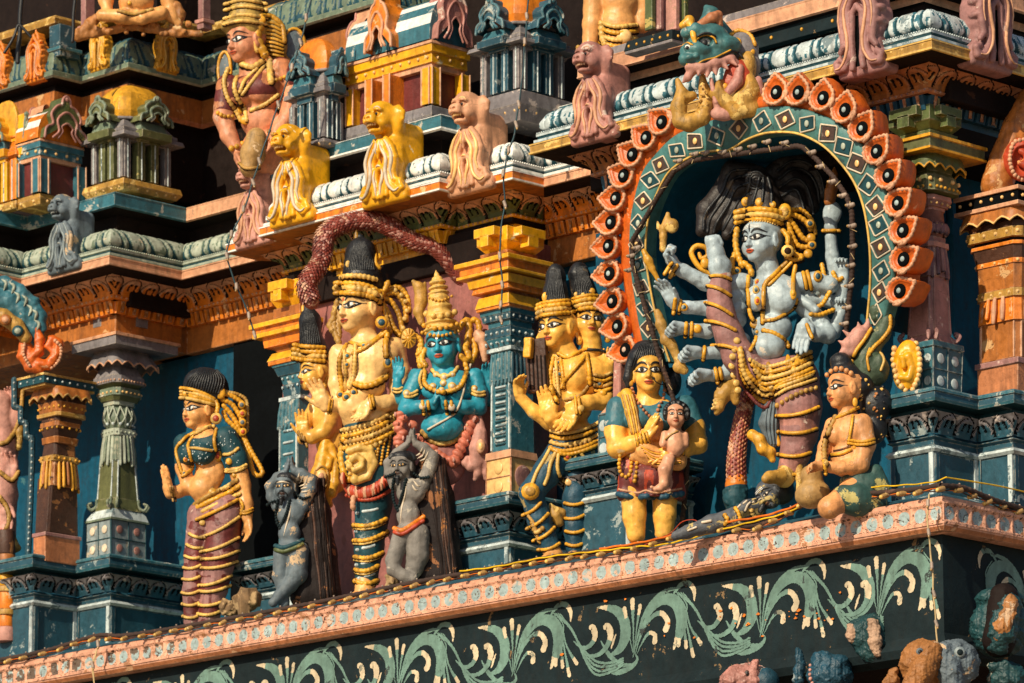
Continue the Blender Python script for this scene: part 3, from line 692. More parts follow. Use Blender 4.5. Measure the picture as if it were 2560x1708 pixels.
CORN = [(0,4,('peach','sage','sage_light','teal_dark'),('orange','peach','dark_brown'),('orange','peach','orange_brown'),'roof band in sage and cream'),
        (5,11,('orange','white_blue','white','teal_dark'),('green','peach','dark'),('yellow','peach','yellow'),''),
        (12,12,('peach','white_blue','white','teal_dark'),('orange','peach','dark_brown'),('orange','peach','orange_brown'),''),
        (13,15,('ochre','teal_light','white_blue','teal_dark'),('orange_brown','terracotta','dark_brown'),('navy','mauve','terracotta'),'')]
cornice = None
for a_,b_,(fa,fi,lf,gr),pet,den,_ in CORN:
    seg = cut(CPA,a_,b_)
    c = MB()
    edge = 'white' if fa == 'orange' else ('gold_pale' if fa == 'ochre' else fa)
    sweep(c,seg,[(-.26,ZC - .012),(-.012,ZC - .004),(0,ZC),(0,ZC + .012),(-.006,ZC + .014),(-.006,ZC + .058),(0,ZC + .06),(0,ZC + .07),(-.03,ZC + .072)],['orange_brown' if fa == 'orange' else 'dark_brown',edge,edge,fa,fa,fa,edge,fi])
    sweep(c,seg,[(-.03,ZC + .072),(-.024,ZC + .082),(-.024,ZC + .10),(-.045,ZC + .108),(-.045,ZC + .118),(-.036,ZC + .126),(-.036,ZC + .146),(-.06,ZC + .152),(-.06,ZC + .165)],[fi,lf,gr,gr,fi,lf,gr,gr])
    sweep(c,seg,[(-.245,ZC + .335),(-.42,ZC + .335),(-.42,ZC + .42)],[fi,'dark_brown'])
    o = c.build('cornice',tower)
    c = MB();relief(c,seg,[(-.075,ZC + .16),(-.052,ZC + .19),(-.052,ZC + .225),(-.085,ZC + .285),(-.14,ZC + .322),(-.245,ZC + .335)],22,.007,leafroll(.22),[fi,lf,gr]);c.build('leaf_roll',o)
    c = MB()
    for p,d,n,w in along(seg,-.036,.022):
        q = p;c.ball(W(q[0],q[1],ZC + .148),.008,lf,5)
    c.build('bead_row',o)
    c = MB();relief(c,seg,[(-.315,ZC - .135),(-.305,ZC - .10),(-.27,ZC - .06),(-.20,ZC - .02),(-.185,ZC - .012)],30,.005,lotus(.18),list(pet))
    c.build('petal_frieze',o)
    c = MB();sweep(c,seg,[(-.33,ZC - .165),(-.305,ZC - .160),(-.298,ZC - .148),(-.305,ZC - .137),(-.32,ZC - .135)],den[0] if den[0] != 'navy' else 'terracotta')
    for p,d,n,w in along(seg,-.300,.05): c.ball(W(p[0],p[1],ZC - .148),.009,den[1],6)
    for p,d,n,w in along(seg,-.36,.115):
        obox(c,p,d,n,.092,-.08,.030,ZC - .26,ZC - .166,den[0],.028)
        obox(c,p,d,n,.026,.02,.034,ZC - .25,ZC - .168,den[2],.024)
    sweep(c,seg,[(-.41,ZC - .30),(-.40,ZC - .165)],den[0] if den[0] != 'navy' else 'navy')
    c.build('dentil_band',o)
# beams and soffits behind the dentils
b = MB()
for u0,u1,v1 in ((-12.9,-8.62,-.40),(-7.0,-4.65,-.66),(-3.35,-.46,-.44)):
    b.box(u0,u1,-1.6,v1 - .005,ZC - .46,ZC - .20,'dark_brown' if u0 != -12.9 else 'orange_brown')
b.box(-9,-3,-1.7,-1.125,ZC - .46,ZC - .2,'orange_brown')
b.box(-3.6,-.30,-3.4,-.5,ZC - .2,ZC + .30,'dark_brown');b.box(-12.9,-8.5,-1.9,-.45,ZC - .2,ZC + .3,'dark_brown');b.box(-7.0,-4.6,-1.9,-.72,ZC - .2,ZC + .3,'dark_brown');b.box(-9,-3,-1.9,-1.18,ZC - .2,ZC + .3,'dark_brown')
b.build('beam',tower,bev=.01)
# ---------------------------------------------------------------- platform band above the cornice
b = MB()
for a_,b2,m_,e_ in ((0,3,'teal_light','teal_light'),(4,4,'peach','peach'),(5,11,'teal_light','white'),(12,12,'teal_light','white'),(13,15,'peach','peach')):
    seg = cut(CPA,a_,b2)
    sweep(b,seg,[(-.42,ZC + .34),(-.40,ZC + .52),(-.25,ZC + .535),(-.235,ZC + .545),(-.24,ZC + .56),(-.24,ZC + .635),(-.235,ZC + .645),(-.25,ZC + .655),(-.9,ZC + .665)],['dark_brown','dark_brown',e_,e_,m_,m_,e_,m_])
b.build('platform_band',tower)
# ---------------------------------------------------------------- pedestals under the pillars
def pedestal(xc,ycs,uv,ext,nm='teal'):
    """xc: photo x of the nearest corner, ycs: photo y of slab top, slab bottom, petal top, petal bottom, fillet, foot"""
    T = T_of(*uv);P = [uvz(onT(xc,y,T)) for y in ycs];u0,v0 = P[-1][0],P[-1][1];z = [p[2] for p in P]
    path = [(u0 - ext[0],v0 - .02),(u0 - ext[0],v0),(u0,v0),(u0,v0 - ext[1])] if len(ext) == 2 else [(u0 + a,v0 + c_) for a,c_ in ext[2]]
    p = MB();Hs = z[0] - z[1]
    sweep(p,path,[(-.3,z[0] + .001),(.10,z[0]),(.115,z[0] - .012),(.115,z[0] - .028),(.105,z[0] - .034),(.11,z[0] - Hs * .8),(.10,z[1]),(.0,z[1] - .012)],[nm + '_light',nm + '_light',nm + '_light',nm,nm,nm + '_light','teal_dark'])
    sweep(p,path,[(.0,z[1] - .012),(.0,z[2] + .01)],'teal_dark')
    sweep(p,path,[(.0,z[3]),(.02,z[3] - .02),(-.005,z[3] - .035),(-.005,z[4] + .03),(.012,z[4] + .022),(.03,z[4]),(.012,z[4] - .018),(0,z[4] - .022),(0,min(z[5],Z0) - .03)],[nm,nm,nm,nm,'white_blue','white_blue',nm,nm])
    o = p.build('pedestal',tower)
    p = MB();relief(p,path,[(.015,z[3]),(.03,z[3] + (z[2] - z[3]) * .35),(.075,z[2] - .015),(.09,z[2])],16,.007,lotus(.17),[nm,'greyviolet' if uv[0] > -7 else 'greyviolet','dark']);p.build('petal_frieze',o)
    p = MB()                                   # framed panels on the die
    for a,d,n,L,m0,m1 in seg_info(path):
        if L < .12: continue
        for s0,w in ((.02,.035),(L - .02,.035)):
            c_ = a + d * s0;obox(p,c_,d,n,w,-.01,.012,min(z[5],Z0),z[4] - .02,'white_blue' if s0 > .05 else nm)
    p.build('corner_strip',o)
    return u0,v0,z
pedestal(2337,(977,1012,1034,1084,1122,1200),(-.33,-.31),(1,1,[(-.36,-.3),(-.36,0),(0,0),(0,-.42),(.30,-.42),(.30,-1.6)]))
pedestal(275,(1392,1425,1440,1478,1508,1588),(-8.68,-.49),(1,1,[(-1.3,.42),(-.40,.42),(-.40,0),(0,0),(0,-1.1)]))
pedestal(1273,(1236,1268,1285,1325,1360,1410),(-4.45,-.52),(1,1,[(-.62,-.4),(-.62,0),(0,0),(0,-.6)]))
pedestal(1420,(1158,1186,1200,1232,1262,1320),(-3.55,-.42),(1,1,[(0,-.8),(0,0),(.60,0),(.60,-.6)]))
pedestal(735,(1388,1412,1424,1455,1478,1530),(-6.8,-.62),(1,1,[(-.55,-.4),(-.55,0),(0,0),(0,-.5)]))
# ---------------------------------------------------------------- stacked square or octagonal members
class Stack:
    def __init__(s,T): s.T = T;s.parts = {};s.posts = []
    def ring(s,xl,xc,xr,y,ch=0,rnd_=0):
        k = scale_at(onT(xc,y,s.T));ue = (xc - xl) / (k * ca);ve = (xr - xc) / (k * sa)
        c = uvz(onT(xc,y,s.T + ue / 2 * sa + ve / 2 * ca));um,vm = c[0] - ue / 2,c[1] - ve / 2;z = c[2];a,b_ = ue / 2,ve / 2
        if rnd_: return np.array([W(um + math.cos(t) * a * 1.12,vm + math.sin(t) * b_ * 1.12,z) for t in np.linspace(0,2 * math.pi,rnd_,endpoint=False)])
        if not ch: q = [(-a,-b_),(a,-b_),(a,b_),(-a,b_)]
        else: q = [(-a,-b_ * (1 - ch)),(-a * (1 - ch),-b_),(a * (1 - ch),-b_),(a,-b_ * (1 - ch)),(a,b_ * (1 - ch)),(a * (1 - ch),b_),(-a * (1 - ch),b_),(-a,b_ * (1 - ch))]
        return np.array([W(um + x,vm + y_,z) for x,y_ in q])
    def sec(s,part,y0,y1,x0,mat,x1=None,ch=0,rnd_=0,smooth=False):
        """from photo y0 (lower) to y1 (upper); x0/x1 = (left, near corner, right) at the lower/upper end"""
        m = s.parts.setdefault(part,MB());m.frust(s.ring(*x0,y0,ch,rnd_),s.ring(*(x1 or x0),y1,ch,rnd_),mat,smooth or bool(rnd_))
    def dots(s,part,x,y,n,r,mat,out=0,ch=0):
        """a row of beads round a member at height y"""
        R_ = s.ring(*x,y,ch);m = s.parts.setdefault(part,MB());k = len(R_)
        for i in range(k):
            a,b_ = R_[i],R_[(i + 1) % k];L = np.linalg.norm(b_ - a);q = max(1,int(L / (2 * r) * n))
            for j in range(q): m.ball(a + (b_ - a) * (j + .5) / q,r,mat,6)
    def build(s,name,label,cat,group=None,base=None,bev=.006):
        allv = np.concatenate([np.concatenate(m.v) for m in s.parts.values()]);c = (allv.min(0) + allv.max(0)) / 2;c[2] = allv[:,2].min()
        o = root(name,label,cat,c,group);s.obj = {};o['kind'] = 'thing'
        for n_,m in s.parts.items(): s.obj[n_] = m.build(n_,o,bev=bev)
        for m in s.posts: m.build('column',o,bev=bev)
        return o
# ---------------------------------------------------------------- pillars
def bracket(S,part,xl,xc,xr,y0,y1,mat,arm=.045):
    """crossed corbel blocks with stepped ends"""
    w = xr - xl
    S.sec(part,y0,y0 - (y0 - y1) * .42,(xl + w * .16,xc,xr - w * .16),mat,(xl + w * .02,xc,xr - w * .02))
    S.sec(part,y0 - (y0 - y1) * .42,y1,(xl + w * .03,xc,xr - w * .03),mat)
    k = scale_at(onT(xc,y0,S.T));R0 = S.ring(xl,xc,xr,y0 - (y0 - y1) * .2);R1 = S.ring(xl,xc,xr,y1);m = S.parts[part]
    for i,j in ((3,2),(1,2)):                       # A face and B face ends
        a,b_ = R0[i],R0[j];t = (b_ - a) / np.linalg.norm(b_ - a);n = np.array([t[1],-t[0],0]) * (1 if i == 3 else -1);L = np.linalg.norm(b_ - a);c = (a + b_) / 2;h = R1[0][2] - R0[0][2]
        for w2,z0,z1 in ((.62,.52,.98),(.26,.02,.60)):
            q = [c + t * s_ * w2 * L / 2 + n * o_ for s_,o_ in ((-1,-.02),(1,-.02),(1,arm),(-1,arm))]
            m.frust(np.array([p + [0,0,h * z0] for p in q]),np.array([p + [0,0,h * z1] for p in q]),mat)
def scallop(S,part,x0,x1,y0,y1,mat,n=5,trim=None):
    """drooping leaf edge: flared skirt whose lower rim hangs in points"""
    A,B = S.ring(*x1,y1,.25),S.ring(*x0,y0,.25);m = S.parts.setdefault(part,MB());top = [];bot = []
    for i in range(8):
        a0,a1,b0,b1 = A[i],A[(i + 1) % 8],B[i],B[(i + 1) % 8];q = 12 if i % 2 == 1 else 4
        for j in range(q):
            f = j / q;top.append(a0 + (a1 - a0) * f);p = b0 + (b1 - b0) * f;ph = (f * (3 if q == 12 else 1)) % 1
            p = p + np.array([0,0,.035 * (1 - (2 * abs(ph - .5)) ** 1.6)]);bot.append(p)
    top = np.array(top);bot = np.array(bot);mid = (top + bot) / 2 + np.array([0,0,.012])
    k = len(top)
    m.frust(bot,mid,mat,True,False);m.frust(mid,top,mat,True,False)
    m.tube(bot,.007,trim or mat,6,True)
# -- left pillar
S = Stack(T_of(-8.85,-.65))
S.sec('base',1391,1296,(211,277,357),'slate_light');S.sec('base',1296,1291,(206,277,366),'sage');S.sec('base',1291,1270,(207,277,365),'white_blue',(228,283,356))
S.sec('shaft',1270,1243,(226,284,358),'olive',(233,284,349),.28);S.sec('shaft',1243,1143,(233,284,349),'olive',(241,288,340),.28)
S.sec('shaft',1147,1085,(238,288,345),'sage',(247,290,338),.3);S.sec('shaft',1085,1068,(243,290,343),'sage_light',(245,290,342),.3)
S.sec('shaft',1068,1040,(256,290,328),'sage',(247,290,341),0,20);S.sec('shaft',1040,1010,(247,290,341),'sage',(258,290,330),0,20)
S.sec('capital',1010,998,(250,290,339),'sage_light',(249,290,340),.3)
S.sec('capital',998,984,(243,290,345),'olive',(232,290,355),.3);S.sec('capital',984,965,(230,290,357),'sage',(232,291,355),.3)
S.sec('capital',965,952,(240,291,347),'olive',(222,291,362),.3);S.sec('capital',952,934,(216,291,367),'greyviolet',(218,291,366),.3);S.sec('capital',934,910,(222,291,361),'greyviolet',(240,291,345),.3)
S.dots('capital',(214,291,369),946,.55,.008,'peach',ch=.3);S.dots('capital',(229,291,358),976,.5,.010,'skin_pale',ch=.3);S.dots('shaft',(243,290,344),1076,.5,.009,'sage_light',ch=.3)
S.sec('capital',910,862,(238,291,348),'greyviolet',(232,290,352),.3)
scallop(S,'capital',(200,291,399),(228,290,366),908,864,'greyviolet',trim='peach')
S.sec('capital',862,858,(215,290,385),'greyviolet');S.sec('capital',858,835,(170,289,434),'greyviolet');S.sec('capital',835,827,(165,289,440),'peach')
S.sec('capital',827,822,(210,292,390),'greyviolet');bracket(S,'capital',208,293,392,824,762,'greyviolet')
m = S.parts['shaft']                                     # fringe tassels, crossed sprays and pale arrises
for i in range(24):
    a = i / 24 * 2 * math.pi;R1,R0 = S.ring(247,290,338,1088,0,24)[i],S.ring(237,288,346,1148 + (i % 3) * 5,0,24)[i]
    m.tube([R1,(R1 + R0) / 2,R0],[.010,.014,.012],'sage_light' if i % 3 else 'sage',6)
for i in range(12):
    a,b_,c_ = S.ring(252,290,336,1014,0,24)[2 * i],S.ring(243,290,345,1040,0,24)[(2 * i + 1) % 24],S.ring(254,290,330,1064,0,24)[(2 * i + 2) % 24]
    m.tube(smoothpts([a,b_,c_],5),.007,'sage_light',6);a2,c2 = S.ring(252,290,336,1014,0,24)[(2 * i + 2) % 24],S.ring(254,290,330,1064,0,24)[2 * i]
    m.tube(smoothpts([a2,b_,c2],5),.007,'sage_light',6);m.ball(S.ring(250,290,340,1057,0,24)[2 * i],.013,'white_blue',7)
R0,R1 = S.ring(233,284,349,1243,.28),S.ring(241,288,340,1148,.28)
for i in range(8): m.tube([R0[i],R1[i]],.006,'white_blue',6)
for i in range(8):                                       # curled feet of the shaft
    a = R0[i];cc = R0.mean(0);d = (a - cc) * np.array([1,1,0]);d /= np.linalg.norm(d)
    m.tube(smoothpts([a + d * .005,a + d * .01 + [0,0,-.05],a + d * .05 + [0,0,-.075],a + d * .075 + [0,0,-.04],a + d * .05 + [0,0,-.025]],5),[.012] * 16 + [.010] * 5,'sage',6)
m = S.parts['base'];R0,R1 = S.ring(211,277,357,1391),S.ring(211,277,357,1297)
def grid_face(m,a,b_,c_,d_,line,disc,nx=2,ny=2,r=.032):
    """two-by-two painted squares with a disc in each, on the face a-b (low) c-d (high)"""
    t = (b_ - a) / np.linalg.norm(b_ - a);n = np.cross(t,[0,0,1.]);P = lambda s_,q: (a + (b_ - a) * s_) * (1 - q) + (d_ + (c_ - d_) * s_) * q + n * .004
    for i in range(nx + 1): m.tube([P(i / nx,0),P(i / nx,1)],.0045,line,5)
    for i in range(ny + 1): m.tube([P(0,i / ny),P(1,i / ny)],.0045,line,5)
    for i in range(nx):
        for j in range(ny): m.ball(P((i + .5) / nx,(j + .5) / ny),r,disc,14,(1,.16,1),np.stack([t,n,[0,0,1.]],1))
grid_face(m,R0[3],R0[2],R1[2],R1[3],'teal_dark','cream');grid_face(m,R0[2],R0[1],R1[1],R1[2],'teal_dark','rose')
S.build('pillar','grey and green fluted pillar with dotted square foot beside the woman in green blouse','pillar')
# -- brown framed pillar at the left edge
S = Stack(T_of(-9.08,-.20))
S.sec('base',1402,1338,(80,113,193),'terracotta');S.sec('base',1338,1328,(76,113,197),'mauve')
S.sec('shaft',1328,1190,(82,118,191),'brown',(88,128,190),.15)
S.sec('shaft',1212,1150,(90,130,198),'orange_brown',(98,134,190),.2);S.sec('shaft',1150,1135,(92,134,196),'ochre',None,.2)
S.sec('shaft',1135,1105,(98,138,188),'brown',(104,138,186),.2);S.sec('shaft',1105,1088,(98,140,192),'orange_brown',(96,140,196),.2)
S.sec('shaft',1088,1062,(102,140,190),'brown',(92,140,198),.2);S.sec('shaft',1062,1050,(90,142,201),'orange_brown',(92,142,200),.2)
S.sec('shaft',1050,1036,(96,143,204),'brown',None,.2);S.sec('shaft',1036,1026,(80,145,214),'ochre',None,.2);S.sec('shaft',1026,1000,(88,146,210),'orange_brown',(84,146,216),.2)
for y,x in ((1142,(90,134,198)),(1066,(90,142,201)),(1013,(84,146,214))): S.dots('shaft',x,y,.42,.011,'gold',ch=.2)
m = S.parts['shaft']
for i in range(24):
    R1,R0 = S.ring(94,134,194,1152,0,24)[i],S.ring(88,132,200,1205 + (i % 3) * 6,0,24)[i];m.tube([R1,(R1 + R0) / 2,R0],[.010,.015,.013],'gold' if i % 3 else 'orange_brown',6)
S.sec('capital',1000,985,(84,146,214),'brown',None,.2);scallop(S,'capital',(55,146,231),(72,140,224),992,962,'orange_brown',trim='ochre')
S.sec('capital',962,955,(50,112,226),'ochre');S.sec('capital',955,936,(38,110,228),'teal_dark');S.sec('capital',936,930,(34,109,231),'ochre')
S.dots('capital',(37,110,229),946,.30,.010,'white_blue')
m = S.parts.setdefault('frame',MB());T0 = S.T - .14;st = [(36,950),(36,1018),(52,1022),(52,1056),(66,1058),(66,1092),(80,1096),(80,1150),(70,1400),(78,1404)]
pp = [onT(x,y,T0) for x,y in st]
for a,b_ in zip(pp[:-1],pp[1:]):
    L = np.linalg.norm(b_ - a)
    if L < 1e-3: continue
    m.tube([a,b_],.026,'teal',6)
    for q in range(max(1,int(L / .045))): m.ball(a + (b_ - a) * (q + .5) / max(1,int(L / .045)) + TV * .024,.009,'white_blue',6)
S.build('pillar','brown banded pillar in a dotted dark blue frame at the left edge','pillar')
# -- pink pillar beside the arch on the right
S = Stack(T_of(-.62,-.50))
S.sec('base',977,862,(2285,2333,2408),'teal_light',(2284,2333,2412));S.sec('base',862,848,(2276,2333,2418),'teal_light',(2274,2333,2416))
S.sec('shaft',848,832,(2264,2333,2402),'mauve',(2270,2333,2388),.25);S.sec('shaft',832,684,(2269,2330,2388),'mauve',(2277,2328,2379),.25)
S.sec('shaft',686,612,(2272,2328,2386),'mauve',(2280,2328,2376),.28);S.sec('shaft',612,600,(2273,2328,2384),'pink',(2271,2328,2383),.28)
S.sec('shaft',600,588,(2284,2328,2373),'mauve',None,.28);S.sec('shaft',588,556,(2288,2328,2368),'mauve',(2276,2328,2376),0,20);S.sec('shaft',556,522,(2276,2328,2376),'mauve',(2284,2328,2370),0,20)
S.sec('capital',522,512,(2284,2328,2371),'pink',None,.28);S.sec('capital',512,494,(2278,2328,2380),'mauve',(2270,2328,2390),.28);S.sec('capital',494,482,(2267,2328,2393),'pink',(2270,2328,2390),.28)
S.dots('capital',(2272,2328,2387),503,.45,.010,'skin_pale',ch=.28)
S.sec('capital',482,470,(2280,2328,2384),'green',(2250,2326,2412),.28);S.sec('capital',470,432,(2246,2326,2416),'olive',(2254,2326,2406),.28);S.sec('capital',432,424,(2262,2326,2400),'olive',(2270,2326,2392),.28)
S.dots('capital',(2247,2326,2415),442,.36,.016,'skin_pale',ch=.28);S.dots('capital',(2246,2326,2418),460,.55,.011,'gold',ch=.28)
S.sec('capital',424,376,(2270,2326,2392),'green',(2256,2326,2412),.28)
scallop(S,'capital',(2220,2325,2436),(2250,2325,2420),414,374,'green',trim='gold')
S.sec('capital',374,368,(2236,2325,2440),'olive');S.sec('capital',368,362,(2220,2325,2480),'gold');S.sec('capital',362,338,(2224,2325,2474),'olive');S.sec('capital',338,330,(2216,2325,2482),'gold')
S.sec('capital',330,322,(2256,2325,2400),'green');bracket(S,'capital',2222,2324,2416,322,258,'green')
m = S.parts['shaft'];R0,R1 = S.ring(2269,2330,2388,828,.25),S.ring(2277,2328,2379,690,.25)
for i in range(8): m.tube([R0[i],R1[i]],.006,'pink',6)
for i in range(18):
    R1,R0 = S.ring(2279,2328,2377,618,0,18)[i],S.ring(2270,2328,2387,672 + (i % 3) * 8,0,18)[i];m.tube([R1,(R1 + R0) / 2,R0],[.012,.017,.014],'mauve' if i % 3 else 'pink',6)
for i in range(16):
    q = S.ring(2275,2328,2378,566,0,16)[i];m.ball(q,.03,'mauve',8,(1,1,1.4));m.ball(q + TV * .018 + [0,0,.012],.012,'skin_pale',6,(.7,.7,1.6))
for i in range(8):
    a = S.ring(2269,2330,2388,836,.25)[i];cc = S.ring(2269,2330,2388,836,.25).mean(0);d = (a - cc) * np.array([1,1,0]);d /= np.linalg.norm(d)
    m.tube(smoothpts([a,a + d * .03 + [0,0,-.02],a + d * .06 + [0,0,.01],a + d * .035 + [0,0,.03]],5),.013,'mauve',6)
m = S.parts['base'];R0,R1 = S.ring(2285,2333,2408,977),S.ring(2284,2333,2412,864)
grid_face(m,R0[3],R0[2],R1[2],R1[3],'teal','white_blue',2,2,.030);grid_face(m,R0[2],R0[1],R1[1],R1[2],'teal','white_blue',2,2,.034)
S.build('pillar','mauve pillar with olive capital and dotted turquoise foot right of the round arch','pillar')
# -- yellow and teal pillar right of the blue figure
S = Stack(T_of(-4.55,-.62))
S.sec('base',1234,1140,(1216,1277,1338),'skin_pale',(1217,1277,1338));S.sec('base',1140,1122,(1212,1277,1346),'peach',(1214,1277,1342))
S.sec('shaft',1122,944,(1227,1277,1336),'teal_light',(1228,1277,1332));S.sec('shaft',944,872,(1222,1277,1338),'teal_light',(1228,1277,1332));S.sec('shaft',872,862,(1216,1277,1340),'white_blue')
S.sec('capital',862,838,(1226,1276,1330),'teal_light',(1214,1276,1340));S.sec('capital',838,812,(1210,1276,1338),'teal',(1212,1276,1336));S.sec('capital',812,795,(1220,1275,1330),'teal_light')
S.sec('capital',795,778,(1206,1275,1336),'teal',(1202,1275,1338));S.sec('capital',778,764,(1200,1275,1340),'teal_light',(1198,1275,1342))
for y in (850,825,786): S.dots('capital',(1208,1276,1338),y,.45,.012,'white_blue')
S.sec('capital',764,756,(1190,1272,1350),'orange');S.sec('capital',756,730,(1186,1271,1354),'yellow',(1196,1271,1350));S.sec('capital',730,718,(1210,1271,1340),'orange_brown')
S.sec('capital',718,702,(1178,1270,1366),'orange',(1184,1270,1362));S.sec('capital',702,680,(1172,1270,1368),'yellow',(1166,1270,1372));S.sec('capital',680,672,(1180,1270,1360),'orange')
S.sec('capital',672,664,(1140,1270,1378),'yellow');S.sec('capital',664,642,(1148,1270,1372),'orange');S.sec('capital',642,630,(1134,1270,1384),'yellow')
S.sec('capital',630,622,(1200,1268,1344),'orange_brown');bracket(S,'capital',1186,1268,1366,624,562,'yellow',.07)
m = S.parts['shaft'];R0,R1 = S.ring(1227,1277,1336,1118),S.ring(1228,1277,1332,946)
for a,b_,c_,d_ in ((R0[3],R0[2],R1[2],R1[3]),):
    t = b_ - a;n = np.cross(t / np.linalg.norm(t),[0,0,1.])
    for s_ in (.06,.94): m.tube([a + t * s_ + n * .004,d_ + (c_ - d_) * s_ + n * .004],.009,'white_blue',6)
    for q in np.linspace(.12,.9,8):
        p = (a + t * .5) * (1 - q) + (d_ + (c_ - d_) * .5) * q + n * .004;m.tube([p - t * .22,p + t * .22],.010,'white_blue',6);m.tube([p - t * .22 - [0,0,.026],p + t * .22 - [0,0,.026]],.009,'teal_dark',6)
for f0,f1 in ((3,2),(2,1)):
    A0,B0 = S.ring(1224,1277,1337,946)[f0],S.ring(1224,1277,1337,946)[f1];A1,B1 = S.ring(1228,1277,1333,880)[f0],S.ring(1228,1277,1333,880)[f1]
    for q in np.linspace(.06,.94,6):
        a,b_ = A0 + (B0 - A0) * q,A1 + (B1 - A1) * q;m.tube([b_,(a + b_) / 2,a - [0,0,.02]],[.012,.016,.012],'teal_light' if f0 == 3 else 'teal',6)
m = S.parts['base'];R0,R1 = S.ring(1216,1277,1338,1234),S.ring(1217,1277,1338,1141);grid_face(m,R0[3],R0[2],R1[2],R1[3],'terracotta','skin_pale',1,2,.045);grid_face(m,R0[2],R0[1],R1[1],R1[2],'terracotta','mauve',1,1,.085)
S.build('pillar','teal panelled pillar with stepped yellow capital beside the blue praying figure','pillar')
# -- its twin left of the crowned group
S = Stack(T_of(-6.95,-.60))
S.sec('shaft',1390,1055,(694,745,784),'teal_light',(696,745,784));S.sec('shaft',1055,994,(690,747,790),'teal_light',(698,747,786));S.sec('shaft',994,984,(694,750,792),'white_blue')
S.sec('capital',984,955,(706,750,784),'teal',(702,750,790));S.sec('capital',955,930,(706,750,786),'teal_light',(698,750,790));S.sec('capital',930,905,(692,750,792),'teal',(680,750,800));S.sec('capital',905,897,(676,750,804),'teal_light')
for y in (960,938,915): S.dots('capital',(698,750,792),y,.45,.011,'white_blue')
S.sec('capital',897,886,(666,752,810),'orange');S.sec('capital',886,868,(662,752,812),'yellow',(676,752,806));S.sec('capital',868,850,(690,752,800),'orange_brown',(672,752,806));S.sec('capital',850,820,(656,752,815),'orange',(650,752,815))
S.sec('capital',820,808,(625,752,826),'yellow');S.sec('capital',808,794,(632,752,820),'orange');S.sec('capital',794,782,(615,752,832),'yellow');S.sec('capital',782,758,(680,750,800),'orange_brown');bracket(S,'capital',668,748,812,760,694,'yellow',.07)
m = S.parts['shaft'];R0,R1 = S.ring(694,745,784,1300),S.ring(696,745,784,1060);a,b_,c_,d_ = R0[3],R0[2],R1[2],R1[3];t = b_ - a;n = np.cross(t / np.linalg.norm(t),[0,0,1.])
for s_ in (.06,.94): m.tube([a + t * s_ + n * .004,d_ + (c_ - d_) * s_ + n * .004],.009,'white_blue',6)
for q in np.linspace(.1,.95,8): p = (a + t * .5) * (1 - q) + (d_ + (c_ - d_) * .5) * q + n * .004;m.tube([p - t * .22,p + t * .22],.010,'white_blue',6)
A0,B0,A1,B1 = S.ring(690,747,790,1055)[3],S.ring(690,747,790,1055)[2],S.ring(698,747,786,1000)[3],S.ring(698,747,786,1000)[2]
for q in np.linspace(.06,.94,6): a,b_ = A0 + (B0 - A0) * q,A1 + (B1 - A1) * q;m.tube([b_,(a + b_) / 2,a - [0,0,.02]],[.012,.016,.012],'teal_light',6)
S.build('pillar','teal panelled pillar with stepped yellow capital behind the praying attendant','pillar')
# -- orange pillar at the right edge
S = Stack(T_of(-.15,-1.25))
S.sec('base',1000,905,(2452,2545,2640),'terracotta',(2452,2545,2640));S.sec('base',905,890,(2446,2545,2650),'mauve',None)
S.sec('shaft',890,790,(2452,2545,2640),'orange_brown',(2452,2545,2640),.2);S.sec('shaft',795,735,(2446,2545,2650),'orange',(2450,2545,2640),.2);S.sec('shaft',735,715,(2444,2545,2650),'ochre',None,.2)
S.sec('shaft',715,652,(2448,2545,2640),'orange_brown',(2444,2545,2650),.2);S.sec('shaft',652,640,(2440,2545,2655),'orange',None,.2);S.sec('shaft',640,605,(2442,2545,2650),'brown',(2432,2545,2660),.2);S.sec('shaft',605,596,(2428,2545,2665),'orange',None,.2)
S.sec('shaft',596,585,(2436,2545,2655),'dark_brown',None,.2);S.sec('shaft',585,560,(2420,2545,2670),'ochre',(2416,2545,2675),.2);S.sec('shaft',560,545,(2424,2545,2670),'brown',None,.2)
scallop(S,'capital',(2398,2545,2700),(2410,2545,2690),545,508,'orange_brown',trim='skin_pale');S.sec('capital',508,498,(2400,2545,2700),'peach');S.sec('capital',498,470,(2404,2545,2695),'dark');S.sec('capital',470,460,(2398,2545,2705),'peach')
for y,x,r in ((725,(2444,2545,2650),.011),(646,(2440,2545,2655),.012),(572,(2418,2545,2672),.013),(484,(2402,2545,2697),.013)): S.dots('capital' if y < 500 else 'shaft',x,y,.3,r,'skin_pale',ch=.2 if y > 500 else 0)
m = S.parts['shaft']
for i in range(20):
    R1,R0 = S.ring(2450,2545,2640,738,0,20)[i],S.ring(2444,2545,2650,782 + (i % 3) * 7,0,20)[i];m.tube([R1,(R1 + R0) / 2,R0],[.014,.02,.015],'peach' if i % 3 else 'orange',6)
R0,R1 = S.ring(2452,2545,2640,888,.2),S.ring(2452,2545,2640,800,.2)
for i in range(8): m.tube([R0[i],R1[i]],.007,'peach',6)
S.build('pillar','orange banded pillar with a black dotted capital at the right edge','pillar')
# -- turned orange post low at the left edge
S = Stack(T_of(-9.35,-.12));y = 1600
for i,(h,w_,mt) in enumerate(((36,33,'pink'),(30,29,'orange'),(14,33,'ochre'),(44,30,'orange'),(14,34,'ochre'),(36,31,'yellow'),(14,35,'ochre'),(30,32,'orange_brown'),(60,30,'brown'))):
    S.sec('shaft',y,y - h,(12 - w_,12,12 + w_),mt,(12 - w_ + 2,12,12 + w_ - 2),0,18);y -= h
S.build('post','turned orange and brown post low at the left edge','post')
